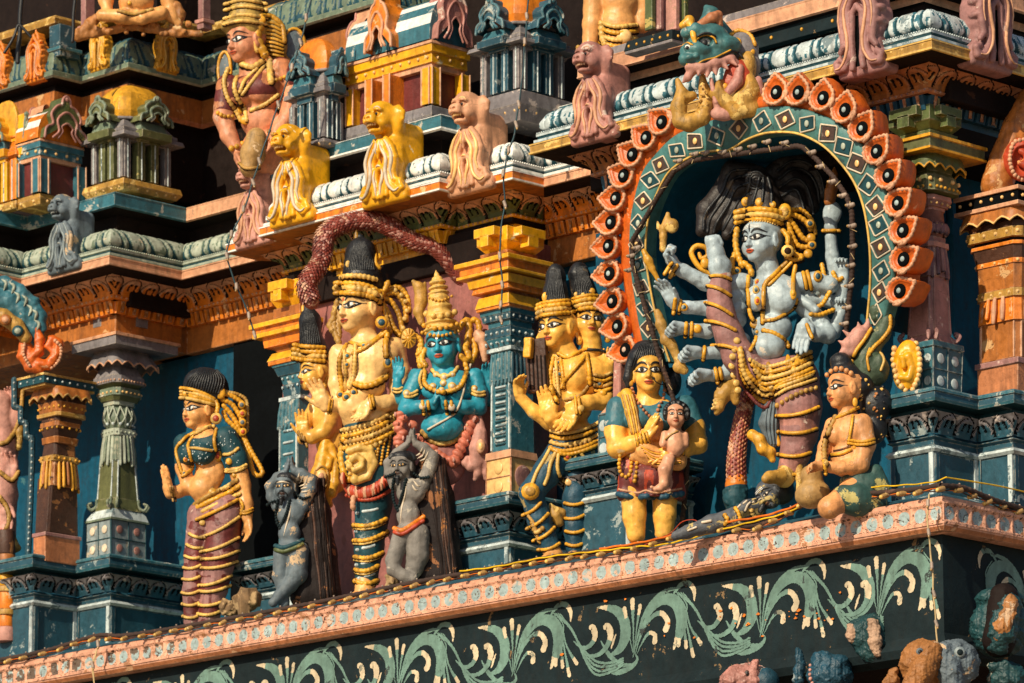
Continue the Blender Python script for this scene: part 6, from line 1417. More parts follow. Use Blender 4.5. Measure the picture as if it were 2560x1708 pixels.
# ---------------------------------------------------------------- serpent over the crowned statue
f = Fig(930,760,at_ledge(915,1478,-.34),'serpent_arch','scaly reddish brown serpent arched over the crowned statue','ornament')
P_ = [(779,754,22,24),(766,716,22,26),(782,686,18,25),(804,652,10,25),(806,616,6,25),(814,586,6,25),(842,564,8,25),(887,552,10,25),(930,552,12,24),(968,564,14,23),(1007,589,20,21),(1045,608,26,21),(1083,618,32,19),(1109,642,38,17),(1134,676,42,15),(1156,702,44,13),(1184,722,44,8)]
Q = resample(smoothpts(np.array([tuple(f.L(x,y,d)) + (r,) for x,y,d,r in P_]),6),5.0);m = MB()
m.tube(f.w(Q[:,:3]),Q[:,3] * f.k * .92,'serpent',12)
t_ = np.gradient(Q[:,:3],axis=0);t_ /= np.linalg.norm(t_,axis=1)[:,None]
for i in range(0,len(Q),1):
    a = np.cross(t_[i],[0,1,0]);a /= np.linalg.norm(a) + 1e-9;b_ = np.cross(a,t_[i])
    for j in range(13):
        th_ = (j + (i % 2) * .5) / 13 * 2 * math.pi;nn_ = a * math.cos(th_) + b_ * math.sin(th_)
        if nn_[1] < -.35: continue
        c_ = Q[i,:3] + nn_ * Q[i,3] * .93;R_ = np.stack([np.cross(nn_,t_[i]),t_[i],nn_],1);r_ = rnd.uniform(.8,1.2)
        lift = t_[i] * -2.5 + nn_ * 2.2
        p4 = [c_ + R_ @ (np.array(q) * r_) for q in ((0,5.2,.4),(4.6,.6,1.6),(0,-4.4,4.6),(-4.6,.6,1.6))] + [c_ + R_ @ np.array((0,0,3.6)) * r_]
        m.add(f.w(np.array(p4)),[(0,1,4),(1,2,4),(2,3,4),(3,0,4)],'serpent' if rnd.random() < .72 else ('pink' if rnd.random() < .7 else 'maroon'),False)
m.build('scaly_body',f.o)
# ---------------------------------------------------------------- blue praying figure
f = Fig(1105,1250,T_of(-4.98,-.42),'blue_statue','blue skinned statue with tall gold crown and palms pressed together','statue',SG)
S = Sdf(2.4)
HM = f.head(S,1103,872,10,92,-16,-5,2,jaw=.92)
f.limb(S,[(1104,905,-4,27),(1110,935,-6,28)],10);f.ell(S,1118,968,-4,(70,40,48),-8,0,0,14)
for x in (1082,1142): f.ell(S,x,975,22,(30,18,26),0,0,0,12)
f.ell(S,1112,1030,2,(50,38,40),0,0,0,14);f.ell(S,1106,1068,14,(54,42,38),0,0,0,12)
f.limb(S,[(1044,946,-4,24),(1026,985,0,21),(1014,1024,12,19),(1046,1018,36,17),(1082,1010,50,13)],7);f.limb(S,[(1186,944,-6,24),(1198,985,0,21),(1196,1020,12,20),(1160,1018,36,17),(1122,1014,52,13)],7)
f.hand(S,(1084,1018,54),(.16,.1,1),(1,-.1,-.1),30,(3,4,3),1,2,(.1,.9));f.hand(S,(1112,1018,54),(-.14,.1,1),(-1,-.1,-.1),30,(3,4,3),-1,2,(.1,.9))
f.limb(S,[(1036,940,-22,18),(1004,1000,-24,16),(992,975,-10,13),(992,956,-4,12)],6);f.hand(S,(992,952,-4),(.05,.1,1),(-.5,.8,0),32,(6,10,8),-1,5,(.5,.8))
f.limb(S,[(1200,950,-20,18),(1222,1000,-24,17),(1222,960,-10,13)],6);f.hand(S,(1218,958,-8),(-.05,.1,1),(.3,.9,0),28,(10,20,16),1,5,(.5,.8))
bd,bv = f.put(S,'body','skin_blue');f.face(bv,HM,f.o,1.0,1.0,gaze=-.03,extra=lambda mb: f.stroke(mb,bv,HM,[(-.07,.40),(-.03,.24),(.02,.22),(.07,.40)],.035,'white',.02))
m = MB();al = [bv]
f.drape(m,al,[(1060,926),(1062,960),(1086,976),(1116,980),(1150,966),(1166,930),(1162,908)],6.5,'gold',.4,3,.25);f.drape(m,al,[(1078,924),(1090,936),(1110,942),(1132,934),(1144,918)],5,'gold_pale',.4,3,.2)
for x,y,r in ((1090,937,9),(1110,943,11),(1130,937,9),(1108,958,9),(1082,966,9),(1130,966,11),(1104,975,8)): f.gem(m,al,x,y,r,'gold_pale','cream',1)
f.drape(m,al,[(1176,912),(1164,950),(1156,990),(1140,1030),(1120,1046),(1098,1058),(1070,1074)],3,'cream',.2,3);f.drape(m,al,[(1054,928),(1048,950),(1054,970)],4,'gold_pale',.4,3,.2)
for a in ((1012,984,1042,978),(1012,992,1042,986),(1180,976,1212,980),(1180,984,1212,988)): band(f,m,al,*a,4,4,'gold_pale',.25)
f.gem(m,al,1016,984,10,'gold_pale','cream');f.gem(m,al,1186,972,9,'gold','cream')
for x in (1056,1070,1114,1128): band(f,m,al,x,1004,x + 4,1036,0,4.5,'gold',.2)
f.gem(m,al,1056,1016,9,'cream');f.gem(m,al,1129,1018,10,'cream')
for a in ((982,972,1004,970),(982,980,1004,978)): band(f,m,al,*a,3,3.5,'gold_pale',.2)
f.drape(m,al,[(1056,1080),(1080,1104),(1110,1110),(1140,1100),(1158,1078)],7,'ochre',.3,3,.2)
m.build('jewellery',f.o)
S = Sdf(2.4)                                             # stepped crown
for x,y,r,h_ in ((1100,826,45,9),(1100,808,42,8),(1100,790,37,12),(1098,768,32,12),(1096,746,28,9),(1095,733,28,6),(1094,720,26,7),(1092,706,22,8),(1091,696,14,7),(1090,686,7,7)): f.ell(S,x,y,0,(r,r,h_),0,-6,0,3)
f.limb(S,[(1100,830,0,38),(1096,750,0,26),(1091,700,0,10)],4);f.limb(S,[(1089,684,0,5),(1088,674,0,1.5)],2)
cr,bvc = f.put(S,'crown','gold_pale');m = MB()
for y,w_,r in ((812,42,7),(830,46,5),(782,36,9),(742,28,4)): f.beads(m,[bvc,bv],[(1100 - w_,y + 2),(1098,y + 10),(1100 + w_,y - 2)],r,'gold' if r < 8 else 'gold_pale',2.2,.5)
m.build('crown_beads',cr)
m = MB()
for p,r in (([(1146,820,-6),(1166,800,-14),(1172,830,-12),(1164,868,-4)],9),([(1160,870,0),(1172,890,2),(1164,902,8),(1152,892,10)],8),([(1170,806,-16),(1190,800,-20),(1198,824,-18),(1190,850,-12)],8),([(1182,850,-14),(1188,880,-10),(1178,902,-4)],8),([(1060,876,-8),(1052,900,-4),(1062,914,0)],9),([(1050,850,-12),(1046,890,-10),(1050,916,-6)],8)): f.tube(m,p,r,'gold',8,6,.22)
m.build('hair_ornament',f.o)
S = Sdf(2.4);f.limb(S,[(1030,702,-22,5),(1044,716,-22,13),(1050,752,-22,16),(1044,780,-20,13),(1052,806,-18,9)],5);f.limb(S,[(1060,706,-24,4),(1056,730,-22,10),(1052,760,-22,12)],5);f.put(S,'flame','ochre',top=False)
S = Sdf(2.2);f.ell(S,1020,846,-4,(19,10,26),0,0,0,3);ds,bvd = f.put(S,'discus','gold_pale');m = MB()
for i in range(12): a = i / 12 * 6.28;f.tube(m,[(1020 + 6 * math.cos(a),846 + 8 * math.sin(a),8),(1020 + 17 * math.cos(a),846 + 24 * math.sin(a),3)],2.4,'gold',6,3)
f.gem(m,[bvd],1020,846,7,'gold');f.tube(m,[(1036,838,-6),(1050,850,-6),(1052,876,-6),(1042,886,-4)],6,'gold',8,5,.2);m.build('spokes',ds)
S = Sdf(2.2);f.limb(S,[(1212,900,-2,8),(1210,870,-4,12),(1204,846,-6,15),(1194,836,-6,11),(1192,850,-2,7)],5);f.put(S,'conch','skin_peach')
S = Sdf(2.4)                                             # pleated garland hanging behind
for i in range(9):
    a = i / 8;f.ell(S,1000 + 6 * math.sin(i * 2),1036 + 98 * a,16,(15,13,10),0,rnd.uniform(-15,15),0,2)
for i in range(8): f.ell(S,1160 - i * 6.6 + 24,1046 + i * 15,18,(16,13,10),0,35,0,2)
for i in range(5): f.ell(S,1030 + i * 18,1062 + 30 * math.sin(i / 4 * 3.14) + i * 12,6,(15,10,11),0,20,0,2)
for i in range(4): f.ell(S,1096 + i * 12,1138 + i * 7,10,(13,12,12),0,30,0,2)
gl,bvg = f.put(S,'garland','garland');m = MB()
for i in range(70):
    x,y = rnd.uniform(985,1190),rnd.uniform(1036,1160);q = f.hit([bvg],x,y)
    if q: m.ball(f.w(np.array(q[0]) + np.array([0,.5,0])),f.k * rnd.uniform(3,5),rnd.choice(('garland','peach','pink')),6,(1,.8,1.5))
m.build('petals',gl)
S = Sdf(2.4);f.limb(S,[(1196,1046,6,10),(1200,1084,14,17),(1196,1120,18,23),(1190,1160,16,16),(1176,1168,14,11),(1164,1158,14,10),(1168,1146,14,7)],5);f.limb(S,[(1200,1150,16,14),(1194,1186,14,10),(1188,1198,12,6)],4);f.limb(S,[(1210,1150,14,12),(1214,1184,12,9),(1214,1196,10,6)],4);sh,bvsh = f.put(S,'sash_curl','pink');m = MB();f.gem(m,[bvsh],1202,1116,12,'peach','skin_pale',1.6);m.build('boss',sh)
S = Sdf(2.6);f.ell(S,1108,1150,-16,(60,30,70),0,0,0,10);f.put(S,'lower_body','pink_wall')
# ---------------------------------------------------------------- two grey ascetics with arms raised
def ascetic(fx,fy,label,q,mat,slab,belt,yaw):
    f = Fig(fx,fy,at_ledge(fx,fy,-.14),'ascetic_statue',label,'statue','grey ascetics with hands joined overhead')
    S = Sdf(2.0);X = q
    HM = f.head(S,*X['head'],4,X['size'],yaw,0,4,w=.95)
    hx,hy = X['head'];sz = X['size']
    f.limb(S,[(hx + 8,hy + sz * .4,-4,15),(hx + 16,hy + sz * .75,-6,17)],8)
    f.ell(S,*X['chest'],-2,X['chest_r'],-15,0,0,10);f.ell(S,*X['waist'],0,X['waist_r'],-10,0,0,12);f.ell(S,*X['hip'],0,X['hip_r'],-10,0,0,12)
    for a in (X['armr'],X['arml']): f.limb(S,a,5)
    for h_,sd_ in ((X['handr'],-1),(X['handl'],1)): f.hand(S,(h_[0],h_[1],h_[2]),(h_[3],.05,1),(-sd_,.25,0),X['hl'],(3,4,3),sd_,1,(.1,.95))
    f.limb(S,X['legr'],6);f.limb(S,X['legl'],6)
    bd,bv = f.put(S,'body',mat);f.face(bv,HM,f.o,.9,1.0,lip='brown',beard=True,mous=True,ew='skin_pale')
    S = Sdf(2.0);f.ell(S,hx + 3,hy - sz * .42,-4,(sz * .50,sz * .50,sz * .30),0,6,0,5);f.ell(S,hx + sz * .42,hy - 2,-12,(sz * .20,sz * .34,sz * .52),0,0,0,5)
    for i in range(16): a = i / 15 * 3.14;f.ell(S,hx + 4 + sz * .5 * math.cos(a),hy - sz * .40 - sz * .24 * math.sin(a),6,(sz * .10,) * 3,0,0,0,2)
    f.limb(S,[(hx - sz * .12,hy + sz * .40,sz * .42,sz * .10),(hx - sz * .12,hy + sz * .66,sz * .40,sz * .07)],3)
    f.put(S,'hair','hair');m = MB()
    for p in X['beads']: f.beads(m,[bv],p,4.6,'charcoal',1.5,.6)
    for a in X['armlets']: f.beads(m,[bv],a,4.4,'charcoal',1.5,.6)
    m.build('bead_string',f.o);m = MB()
    for a in X['ash']: f.drape(m,[bv],a,2.6,'cream',.05,2.5,0,6,taper=True)
    m.build('ash_mark',f.o);m = MB();f.drape(m,[bv],X['belt'],6.5,belt[0],.3,3,.1);f.drape(m,[bv],[(x,y + 9) for x,y in X['belt']],5.5,belt[1],.3,3,.1);m.build('belt',f.o)
    S = Sdf(2.6);f.limb(S,[(x + 4,y,d,r + 9) for x,y,d,r in slab[0]],14);f.limb(S,[(x + 4,y,d,r + 8) for x,y,d,r in slab[1]],14)
    sl,bvl = f.put(S,'cloak','slab');m = MB()
    for i in range(22):
        x0 = rnd.uniform(slab[2][0],slab[2][1]);P_ = [(x0 + (slab[2][4] * j / 5) + 8 + rnd.uniform(-3,3),slab[2][2] + (slab[2][3] - slab[2][2]) * j / 5) for j in range(6)]
        f.drape(m,[bvl],P_,rnd.uniform(2.2,4.2),rnd.choice(('slab','slab','brown','dark_brown')),.1,5,0,6)
    m.build('strands',sl)
    return f
ascetic(1022,1460,'greenish grey bearded ascetic with an orange waistband, arms raised before a dark cloak',dict(head=(1001,1172),size=60,chest=(1026,1232),chest_r=(38,24,34),waist=(1020,1290),waist_r=(30,22,34),hip=(1024,1336),hip_r=(38,28,28),
    armr=[(1054,1216,-4,20),(1074,1172,-2,17),(1080,1146,0,16),(1058,1122,4,13),(1040,1112,6,10)],arml=[(986,1214,-6,15),(972,1186,-6,13),(970,1160,-4,13),(990,1134,2,11),(1012,1116,6,9)],handr=(1036,1112,6,-.12),handl=(1018,1114,6,.25),hl=22,
    legr=[(1044,1336,2,30),(1044,1392,4,28),(1036,1420,6,22),(1026,1450,10,15),(1020,1458,16,13)],legl=[(1004,1340,4,24),(984,1400,6,20),(984,1424,10,17),(1012,1440,20,15),(1032,1446,24,14)],
    beads=[[(984,1196),(980,1222),(984,1256),(994,1278)],[(1014,1200),(1008,1226),(1000,1252),(994,1278)]],armlets=[[(1034,1186),(1050,1196),(1070,1194)],[(962,1194),(974,1190),(986,1186)]],
    ash=[[(1036,1142),(1048,1136),(1056,1120)],[(1042,1148),(1056,1140),(1062,1124)],[(1048,1154),(1062,1148),(1070,1130)],[(1034,1204),(1044,1216),(1050,1216)],[(1030,1214),(1038,1226),(1044,1226)],[(1016,1206),(1012,1240),(1004,1270),(1000,1310)]],
    belt=[(986,1322),(1006,1326),(1034,1310),(1058,1294)]),'skin_grey',([(1074,1168,-34,26),(1090,1250,-36,30),(1098,1350,-36,34),(1108,1440,-34,38)],[(1030,1200,-40,24),(1050,1330,-40,30),(1060,1440,-36,34)],(1064,1100,1150,1455,34)),('orange','red'),-24)
ascetic(700,1512,'slate grey bearded ascetic with a dark green waistband, arms raised before a dark cloak',dict(head=(709,1224),size=58,chest=(724,1286),chest_r=(38,24,34),waist=(722,1336),waist_r=(29,22,30),hip=(724,1378),hip_r=(36,28,26),
    armr=[(754,1266,-4,20),(772,1226,-2,17),(774,1204,0,16),(750,1186,4,13),(734,1180,6,10)],arml=[(690,1268,-6,15),(676,1244,-6,13),(672,1218,-4,13),(690,1194,2,11),(708,1184,6,9)],handr=(730,1180,6,-.12),handl=(712,1182,6,.2),hl=21,
    legr=[(744,1380,2,28),(742,1436,6,26),(724,1462,10,20),(698,1490,16,14),(684,1506,20,12)],legl=[(704,1384,2,22),(700,1440,2,19),(708,1480,2,16),(710,1512,2,14)],
    beads=[[(692,1252),(688,1280),(690,1306),(698,1322)],[(722,1252),(716,1280),(706,1304),(698,1322)]],armlets=[[(738,1238),(754,1248),(772,1244)],[(666,1264),(674,1258),(684,1254)]],
    ash=[[(730,1206),(742,1198),(746,1184)],[(738,1212),(750,1206),(756,1190)],[(746,1218),(760,1212),(766,1196)],[(752,1232),(768,1230)],[(750,1224),(766,1220)],[(726,1266),(722,1290),(716,1310),(708,1340)],[(688,1208),(706,1206),(722,1210)]],
    belt=[(688,1366),(708,1370),(734,1362),(756,1352)]),'slate',([(766,1218,-34,22),(782,1290,-36,28),(794,1390,-36,32),(806,1486,-34,34)],[(740,1260,-40,24),(750,1390,-40,30),(760,1490,-36,34)],(758,800,1200,1500,30)),('teal_dark','green'),-16)
# rocks at their feet
for x,y,r,lb in ((616,1520,34,'rough brown rock between the striped leggings and the slate ascetic'),(572,1530,22,'small dark rock beside the striped leggings'),(982,1462,18,'small ochre stone under the crossed foot of the greenish ascetic')):
    f = Fig(x,y,at_ledge(x,y,-.25),'rock',lb,'rock');S = Sdf(2.6)
    for i in range(9): S.b(f.L(x + rnd.uniform(-r,r) * .6,y - rnd.uniform(0,r * .9),rnd.uniform(-8,8)),(r * rnd.uniform(.3,.5),r * .35,r * rnd.uniform(.4,.7)),rotm(rnd.uniform(-40,40),rnd.uniform(-30,30),0),2,3)
    f.put(S,'stone','rock')
# ---------------------------------------------------------------- three-headed yellow statue
f = Fig(1405,1392,at_ledge(1405,1392,-.26),'three_headed_statue','yellow three headed statue with two black hair cones and gold banded dark blue leggings','statue',SG)
S = Sdf(2.4)
H1 = f.head(S,1386,826,12,90,-32,-3,3);M3 = f.head(S,1384,836,-4,84,-86,0,3,ears=False);H2 = f.head(S,1477,806,-14,80,10,3,2);f.head_M = H1
f.limb(S,[(1404,860,-2,29),(1420,890,-6,30)],10);f.limb(S,[(1478,834,-16,26),(1482,875,-20,28)],10)
f.ell(S,1440,940,-6,(70,42,58),-12,0,0,14);f.ell(S,1436,935,26,(34,22,44),-10,0,0,12);f.ell(S,1490,940,4,(34,30,44),10,0,0,12);f.ell(S,1430,1020,0,(52,38,48),-8,0,0,14);f.ell(S,1432,1085,0,(58,42,36),-8,0,0,14)
f.limb(S,[(1512,930,-8,26),(1522,975,-4,24),(1510,1004,14,23),(1470,1008,40,19),(1446,1010,50,16)],8)
f.hand(S,(1444,1010,52),(-.52,.15,-1),(-.5,.85,0),50,(10,12,8),-1,2,(.2,.9),1.05)
f.limb(S,[(1386,905,-6,24),(1378,980,-4,21),(1374,1056,8,20),(1336,1030,20,17),(1302,996,26,14)],8);f.hand(S,(1300,996,26),(-.12,.3,1),(.6,.8,0),36,(20,30,20),-1,3,(.3,.85))
f.limb(S,[(1392,930,10,22),(1400,1010,16,19),(1388,1056,34,17),(1376,1048,46,15)],8);f.hand(S,(1374,1050,46),(-.16,.1,1),(-.45,.9,0),46,(4,6,5),-1,2,(.35,.85),1.05)
f.limb(S,[(1512,905,-18,20),(1528,950,-22,16),(1520,935,-10,13)],6);f.hand(S,(1518,936,-8),(.16,.1,1),(-.3,.95,0),36,(5,8,6),1,3,(.45,.8))
bd,bv = f.put(S,'body','skin_yellow');f.face(bv,H1,f.o,1.0,1.1,gaze=-.02);f.face(bv,H2,f.o,1.0,1.1);f.face(bv,M3,f.o,.9,1,side=(1,),lip=None)
S = Sdf(2.4)
f.limb(S,[(1410,1130,0,42),(1370,1180,16,36),(1328,1232,30,30),(1348,1300,24,29),(1378,1372,18,24)],10);f.limb(S,[(1460,1130,-6,42),(1448,1200,0,34),(1438,1250,2,31),(1438,1320,0,29),(1438,1376,0,23)],10);f.ell(S,1436,1130,0,(58,42,34),0,0,0,12)
lg,bvl = f.put(S,'leggings','navy',None,stripes(f,[(1300,1262,1360,1262)],'navy','navy'));al = [bv,bvl];m = MB()
for b_ in ((1306,1288,1352,1256),(1316,1322,1370,1284),(1332,1352,1386,1318),(1344,1374,1398,1358),(1412,1258,1460,1256),(1412,1296,1464,1286),(1414,1328,1462,1324),(1416,1360,1458,1358)): band(f,m,al,*b_,5,4.6,'gold',.22)
f.gem(m,al,1326,1228,24,'gold','ochre',.95);f.gem(m,al,1422,1206,10,'skin_pale');f.drape(m,al,[(1330,1306),(1340,1330),(1356,1320)],6,'ochre',.2,3,.3);f.drape(m,al,[(1322,1290),(1336,1312),(1344,1346),(1350,1356)],4.5,'ochre',.2,3,.3)
m.build('leg_ring',lg)
m = MB()
for i,y in enumerate((1068,1082,1097,1112)): f.drape(m,al,[(1378,y + 10),(1410,y + 16),(1460,y + 6),(1506,y - 14)],5.4,'gold' if i % 2 else 'gold_pale',.4,3,.24)
f.beads(m,al,[(1380,1104),(1420,1116),(1470,1104),(1508,1086)],6,'ochre',2.0)
f.drape(m,al,[(1376,1120),(1410,1136),(1450,1130),(1500,1112)],6,'gold',.4,3,.18);f.gem(m,al,1419,1142,11,'gold','red',1.2)
for p in ([(1378,1118),(1360,1150),(1342,1180),(1330,1210)],[(1388,1134),(1376,1160),(1370,1190),(1362,1210)],[(1396,1136),(1394,1170),(1402,1196),(1412,1206)],[(1440,1140),(1430,1160),(1424,1176)],[(1450,1130),(1460,1145),(1466,1156)]): f.drape(m,al,p,5,'gold_pale',.4,3,.12)
f.limb(S,[(0,0,0,1),(0,0,0,1)]) if False else None
m.build('belt',f.o)
S = Sdf(2.4);f.limb(S,[(1378,1374,18,23),(1384,1390,20,24)],6);f.limb(S,[(1376,1392,34,14),(1362,1396,48,11)],6);f.limb(S,[(1438,1374,0,21),(1438,1390,2,21)],6);f.limb(S,[(1434,1392,16,13),(1424,1396,30,10)],6);f.put(S,'feet','skin_orange')
S = Sdf(2.4);f.limb(S,[(1376,1262,20,5),(1390,1290,20,14),(1398,1306,18,12)],5);f.limb(S,[(1384,1270,16,6),(1406,1284,14,12)],5);f.put(S,'sash_end','ochre')
m = MB()
f.drape(m,al,[(1396,884),(1420,894),(1450,880),(1468,872)],5,'gold',.4,3,.2);f.drape(m,al,[(1384,896),(1376,940),(1382,980),(1394,1006)],6,'gold',.4,3,.2);f.drape(m,al,[(1470,884),(1440,920),(1414,950),(1404,970)],5,'gold',.4,3,.15);f.drape(m,al,[(1390,900),(1394,950),(1398,990)],5,'gold_pale',.4,3,.25);f.drape(m,al,[(1402,896),(1408,940),(1410,970)],5,'gold',.4,3,.25)
f.drape(m,al,[(1468,886),(1474,930),(1476,960)],6,'gold',.4,3,.12);f.drape(m,al,[(1470,874),(1500,876),(1516,880)],4,'black',.2,3);f.drape(m,al,[(1414,1000),(1450,990),(1470,968)],5,'ochre',.3,3,.2)
for x,y,r in ((1369,944,9),(1400,936,9),(1398,906,7),(1475,946,9),(1500,960,10)): f.gem(m,al,x,y,r,'gold','teal')
for i,y in enumerate((938,950,964,976)): f.drape(m,al,[(1488,y),(1508,y + 3),(1530,y - 4)],5,'gold' if i % 2 else 'ochre',.4,3,.25)
f.gem(m,al,1508,984,10,'gold')
for o_ in (0,9): band(f,m,al,1438 + o_,990,1442 + o_,1034,0,4,'gold',.1)
f.gem(m,al,1452,1022,10,'gold_pale');f.gem(m,[],1450,852,8,'gold',None,1.5,0);f.tube(m,[(1438,800,0),(1442,830,2),(1450,850,2)],5,'skin_yellow',7,5);f.gem(m,[],1522,846,9,'gold',None,1.4,-20)
m.build('jewellery',f.o)
S = Sdf(2.4)
f.limb(S,[(1392,764,-8,36),(1390,730,-10,30),(1391,690,-10,24),(1391,676,-10,20)],10);f.limb(S,[(1468,752,-24,36),(1460,720,-26,30),(1450,684,-26,26),(1450,672,-26,20)],10);f.limb(S,[(1420,790,-2,14),(1424,806,4,6)],3)
hr,bvh = f.put(S,'hair','hair');m = MB()
for i in range(11): x = 1364 + i * 5;f.drape(m,[bvh],[(x,748),(x + (1391 - x) * .3,710),(x + (1391 - x) * .55,672)],2,'hair',.3,4)
for i in range(11): x = 1434 + i * 6;f.drape(m,[bvh],[(x,738),(x + (1452 - x) * .4,700),(x + (1450 - x) * .6,664)],2,'hair',.3,4)
m.build('locks',hr);m = MB();al2 = [bv,bvh]
for o_,r,mt in ((0,6,'gold'),(-11,7,'gold_pale'),(-22,7,'gold'),(-32,5,'gold')): f.drape(m,al2,[(1344,794 + o_),(1360,788 + o_),(1390,784 + o_),(1424,782 + o_)],r,mt,.5,3,.2);f.drape(m,al2,[(1430,780 + o_),(1456,772 + o_),(1480,769 + o_),(1504,772 + o_)],r,mt,.5,3,.2)
f.gem(m,al2,1364,742,9,'gold',None,1.5);f.gem(m,al2,1443,735,7,'gold_pale');f.gem(m,al2,1460,736,6,'gold_pale');f.gem(m,al2,1482,727,9,'gold')
m.build('crown',hr)
f = Fig(1345,985,T_of(-3.42,-.42),'book','rough brown palm leaf book with a gold end held by the three headed statue','book');S = Sdf(2.4);S.b(f.L(1344,915,0),(30,9,68),rotm(-30,-4,0),3,3);bk,bvb = f.put(S,'cover','brown');m = MB()
S = Sdf(2.4);S.b(f.L(1322,870,10),(11,10,26),rotm(-30,4,0),3,3);f.put(S,'spine','gold');
for i in range(5): f.drape(m,[bvb],[(1322 + i * 10,890),(1324 + i * 10,930),(1326 + i * 10,972)],2.5,'dark_brown',.1,4)
m.build('strings',bk)
# white rose pillar stub and blue dotted foot behind the mother
S = Stack(T_of(-3.05,-.45));S.sec('base',1150,1030,(1498,1520,1556),'teal_light');S.sec('shaft',1030,1000,(1500,1522,1560),'peach',(1528,1540,1566));S.sec('shaft',1000,850,(1530,1548,1580),'rose',(1534,1552,1580),.2);R0,R1 = S.ring(1498,1520,1556,1148),S.ring(1498,1520,1556,1034);grid_face(S.parts['base'],R0[3],R0[2],R1[2],R1[3],'teal','white_blue',1,2,.04)
S.build('pillar','pink fluted pillar with dotted blue foot between the three headed statue and the mother','pillar')
# ---------------------------------------------------------------- mother with baby
f = Fig(1622,1356,at_ledge(1622,1356,-.08),'mother_statue','woman statue in teal blouse, yellow shawl and short maroon skirt carrying a baby','statue',SG)
S = Sdf(2.3)
HM = f.head(S,1625,940,12,92,-3,0,0,w=.88)
f.limb(S,[(1622,975,-4,26),(1622,1005,-6,28)],10);f.ell(S,1628,1050,-8,(80,40,60),0,0,0,14);f.ell(S,1630,1120,-4,(66,40,50),0,0,0,14)
f.limb(S,[(1548,1022,-6,28),(1540,1080,2,27),(1544,1122,18,25),(1580,1110,44,20),(1612,1098,58,16)],9)
f.limb(S,[(1716,1020,-8,28),(1740,1070,-2,25),(1746,1112,12,24),(1712,1122,38,20),(1680,1124,56,16)],9)
f.hand(S,(1612,1098,60),(.42,.12,1),(.75,-.45,0),38,(4,6,5),1,2,(.15,.9),1.05)
f.hand(S,(1680,1125,58),(-1,.15,-.38),(-.1,-.8,-.6),36,(8,12,8),-1,6,(.35,.8))
f.limb(S,[(1584,1210,4,36),(1586,1290,6,29),(1590,1338,6,23)],8);f.limb(S,[(1662,1210,0,36),(1662,1290,2,28),(1660,1334,2,23)],8)
bd,bv = f.put(S,'body','skin_yellow');f.face(bv,HM,f.o,1.0,1.25,tilak='ochre',lip_w=1.0)
S = Sdf(2.3)
f.ell(S,1628,1046,-6,(83,44,50),0,0,0,12);f.ell(S,1596,1050,26,(30,20,28),0,0,0,10);f.ell(S,1660,1052,28,(24,20,26),0,0,0,10);f.limb(S,[(1548,1022,-6,31),(1542,1062,0,31)],8);f.limb(S,[(1716,1020,-8,31),(1734,1062,-4,29)],8);f.ell(S,1622,1000,20,(26,50,17),0,0,0,4,True)
bl,bvb = f.put(S,'blouse','teal_light')
S = Sdf(2.3);f.ell(S,1630,1158,0,(62,42,30),0,0,0,8);f.ell(S,1628,1202,4,(80,54,48),0,0,0,8);f.limb(S,[(1576,1160,2,24),(1570,1236,8,28)],8);f.limb(S,[(1686,1160,0,24),(1690,1236,4,26)],8)
for i in range(13): x = 1556 + i * 12.2;f.limb(S,[(1585 + (x - 1585) * .72 + 10,1158,34 - abs(x - 1630) * .18,6),(x,1240,44 - abs(x - 1630) * .40,10)],4)
f.ell(S,1628,1262,0,(90,80,14),0,0,0,3,True);sk2,bvs = f.put(S,'skirt','maroon',None,lambda c: ['maroon' if vnoise(q[0] / 9 + 60,q[2] / 40 + 9) < .74 else 'red' for q in c]);al = [bv,bvb,bvs]
m = MB()
f.drape(m,[bvs],[(1546,1236),(1566,1240),(1590,1246),(1612,1240),(1634,1244),(1670,1240),(1706,1234)],8,'navy',.1,3,.15);f.drape(m,[bvs],[(1548,1224),(1570,1228),(1596,1232),(1614,1226),(1638,1232),(1670,1228),(1704,1222)],3,'peach',.1,3,.3);m.build('hem',sk2)
S = Sdf(2.3);f.limb(S,[(1568,988,12,17),(1580,1030,34,17),(1590,1078,42,15)],6);f.limb(S,[(1556,992,0,12),(1546,1010,-10,10)],6);sh,bvsh = f.put(S,'shawl','shawl');m = MB()
for i in range(5): f.drape(m,[bvsh],[(1558 + i * 6,988),(1568 + i * 6,1030),(1580 + i * 5,1084)],2.6,'shawl' if i % 2 else 'ochre',.2,3)
m.build('folds',sh)
S = Sdf(2.3);f.limb(S,[(1612,1090,44,18),(1612,1126,46,24),(1650,1150,46,24),(1694,1154,40,22),(1708,1128,30,16)],8);f.limb(S,[(1596,1120,36,14),(1590,1140,34,14),(1620,1150,40,16)],6);f.limb(S,[(1640,1090,40,14),(1648,1060,38,12),(1660,1040,34,10)],6);cl,bvc = f.put(S,'baby_sling','skin_orange');m = MB()
for i in range(7): f.drape(m,[bvc],[(1600 + i * 4,1112 + i * 6),(1640,1128 + i * 6),(1700,1132 + i * 5)],2.6,'gold' if i % 2 else 'skin_orange',.2,3)
m.build('folds',cl)
m = MB()
f.beads(m,al + [bvsh],[(1582,972),(1588,992),(1600,1012),(1614,1030),(1624,1040)],5.2,'terracotta',1.9,.6);f.beads(m,al,[(1664,976),(1660,996),(1650,1014),(1646,1026)],5.2,'terracotta',1.9,.6)
for i in range(4): band(f,m,al,1588 + i * 9,1082 + i * 1.5 - 6,1596 + i * 9,1116 - i * 3,0,3.8,'gold',.08);band(f,m,al,1684 + i * 8,1102,1684 + i * 8,1144,0,3.8,'gold',.08)
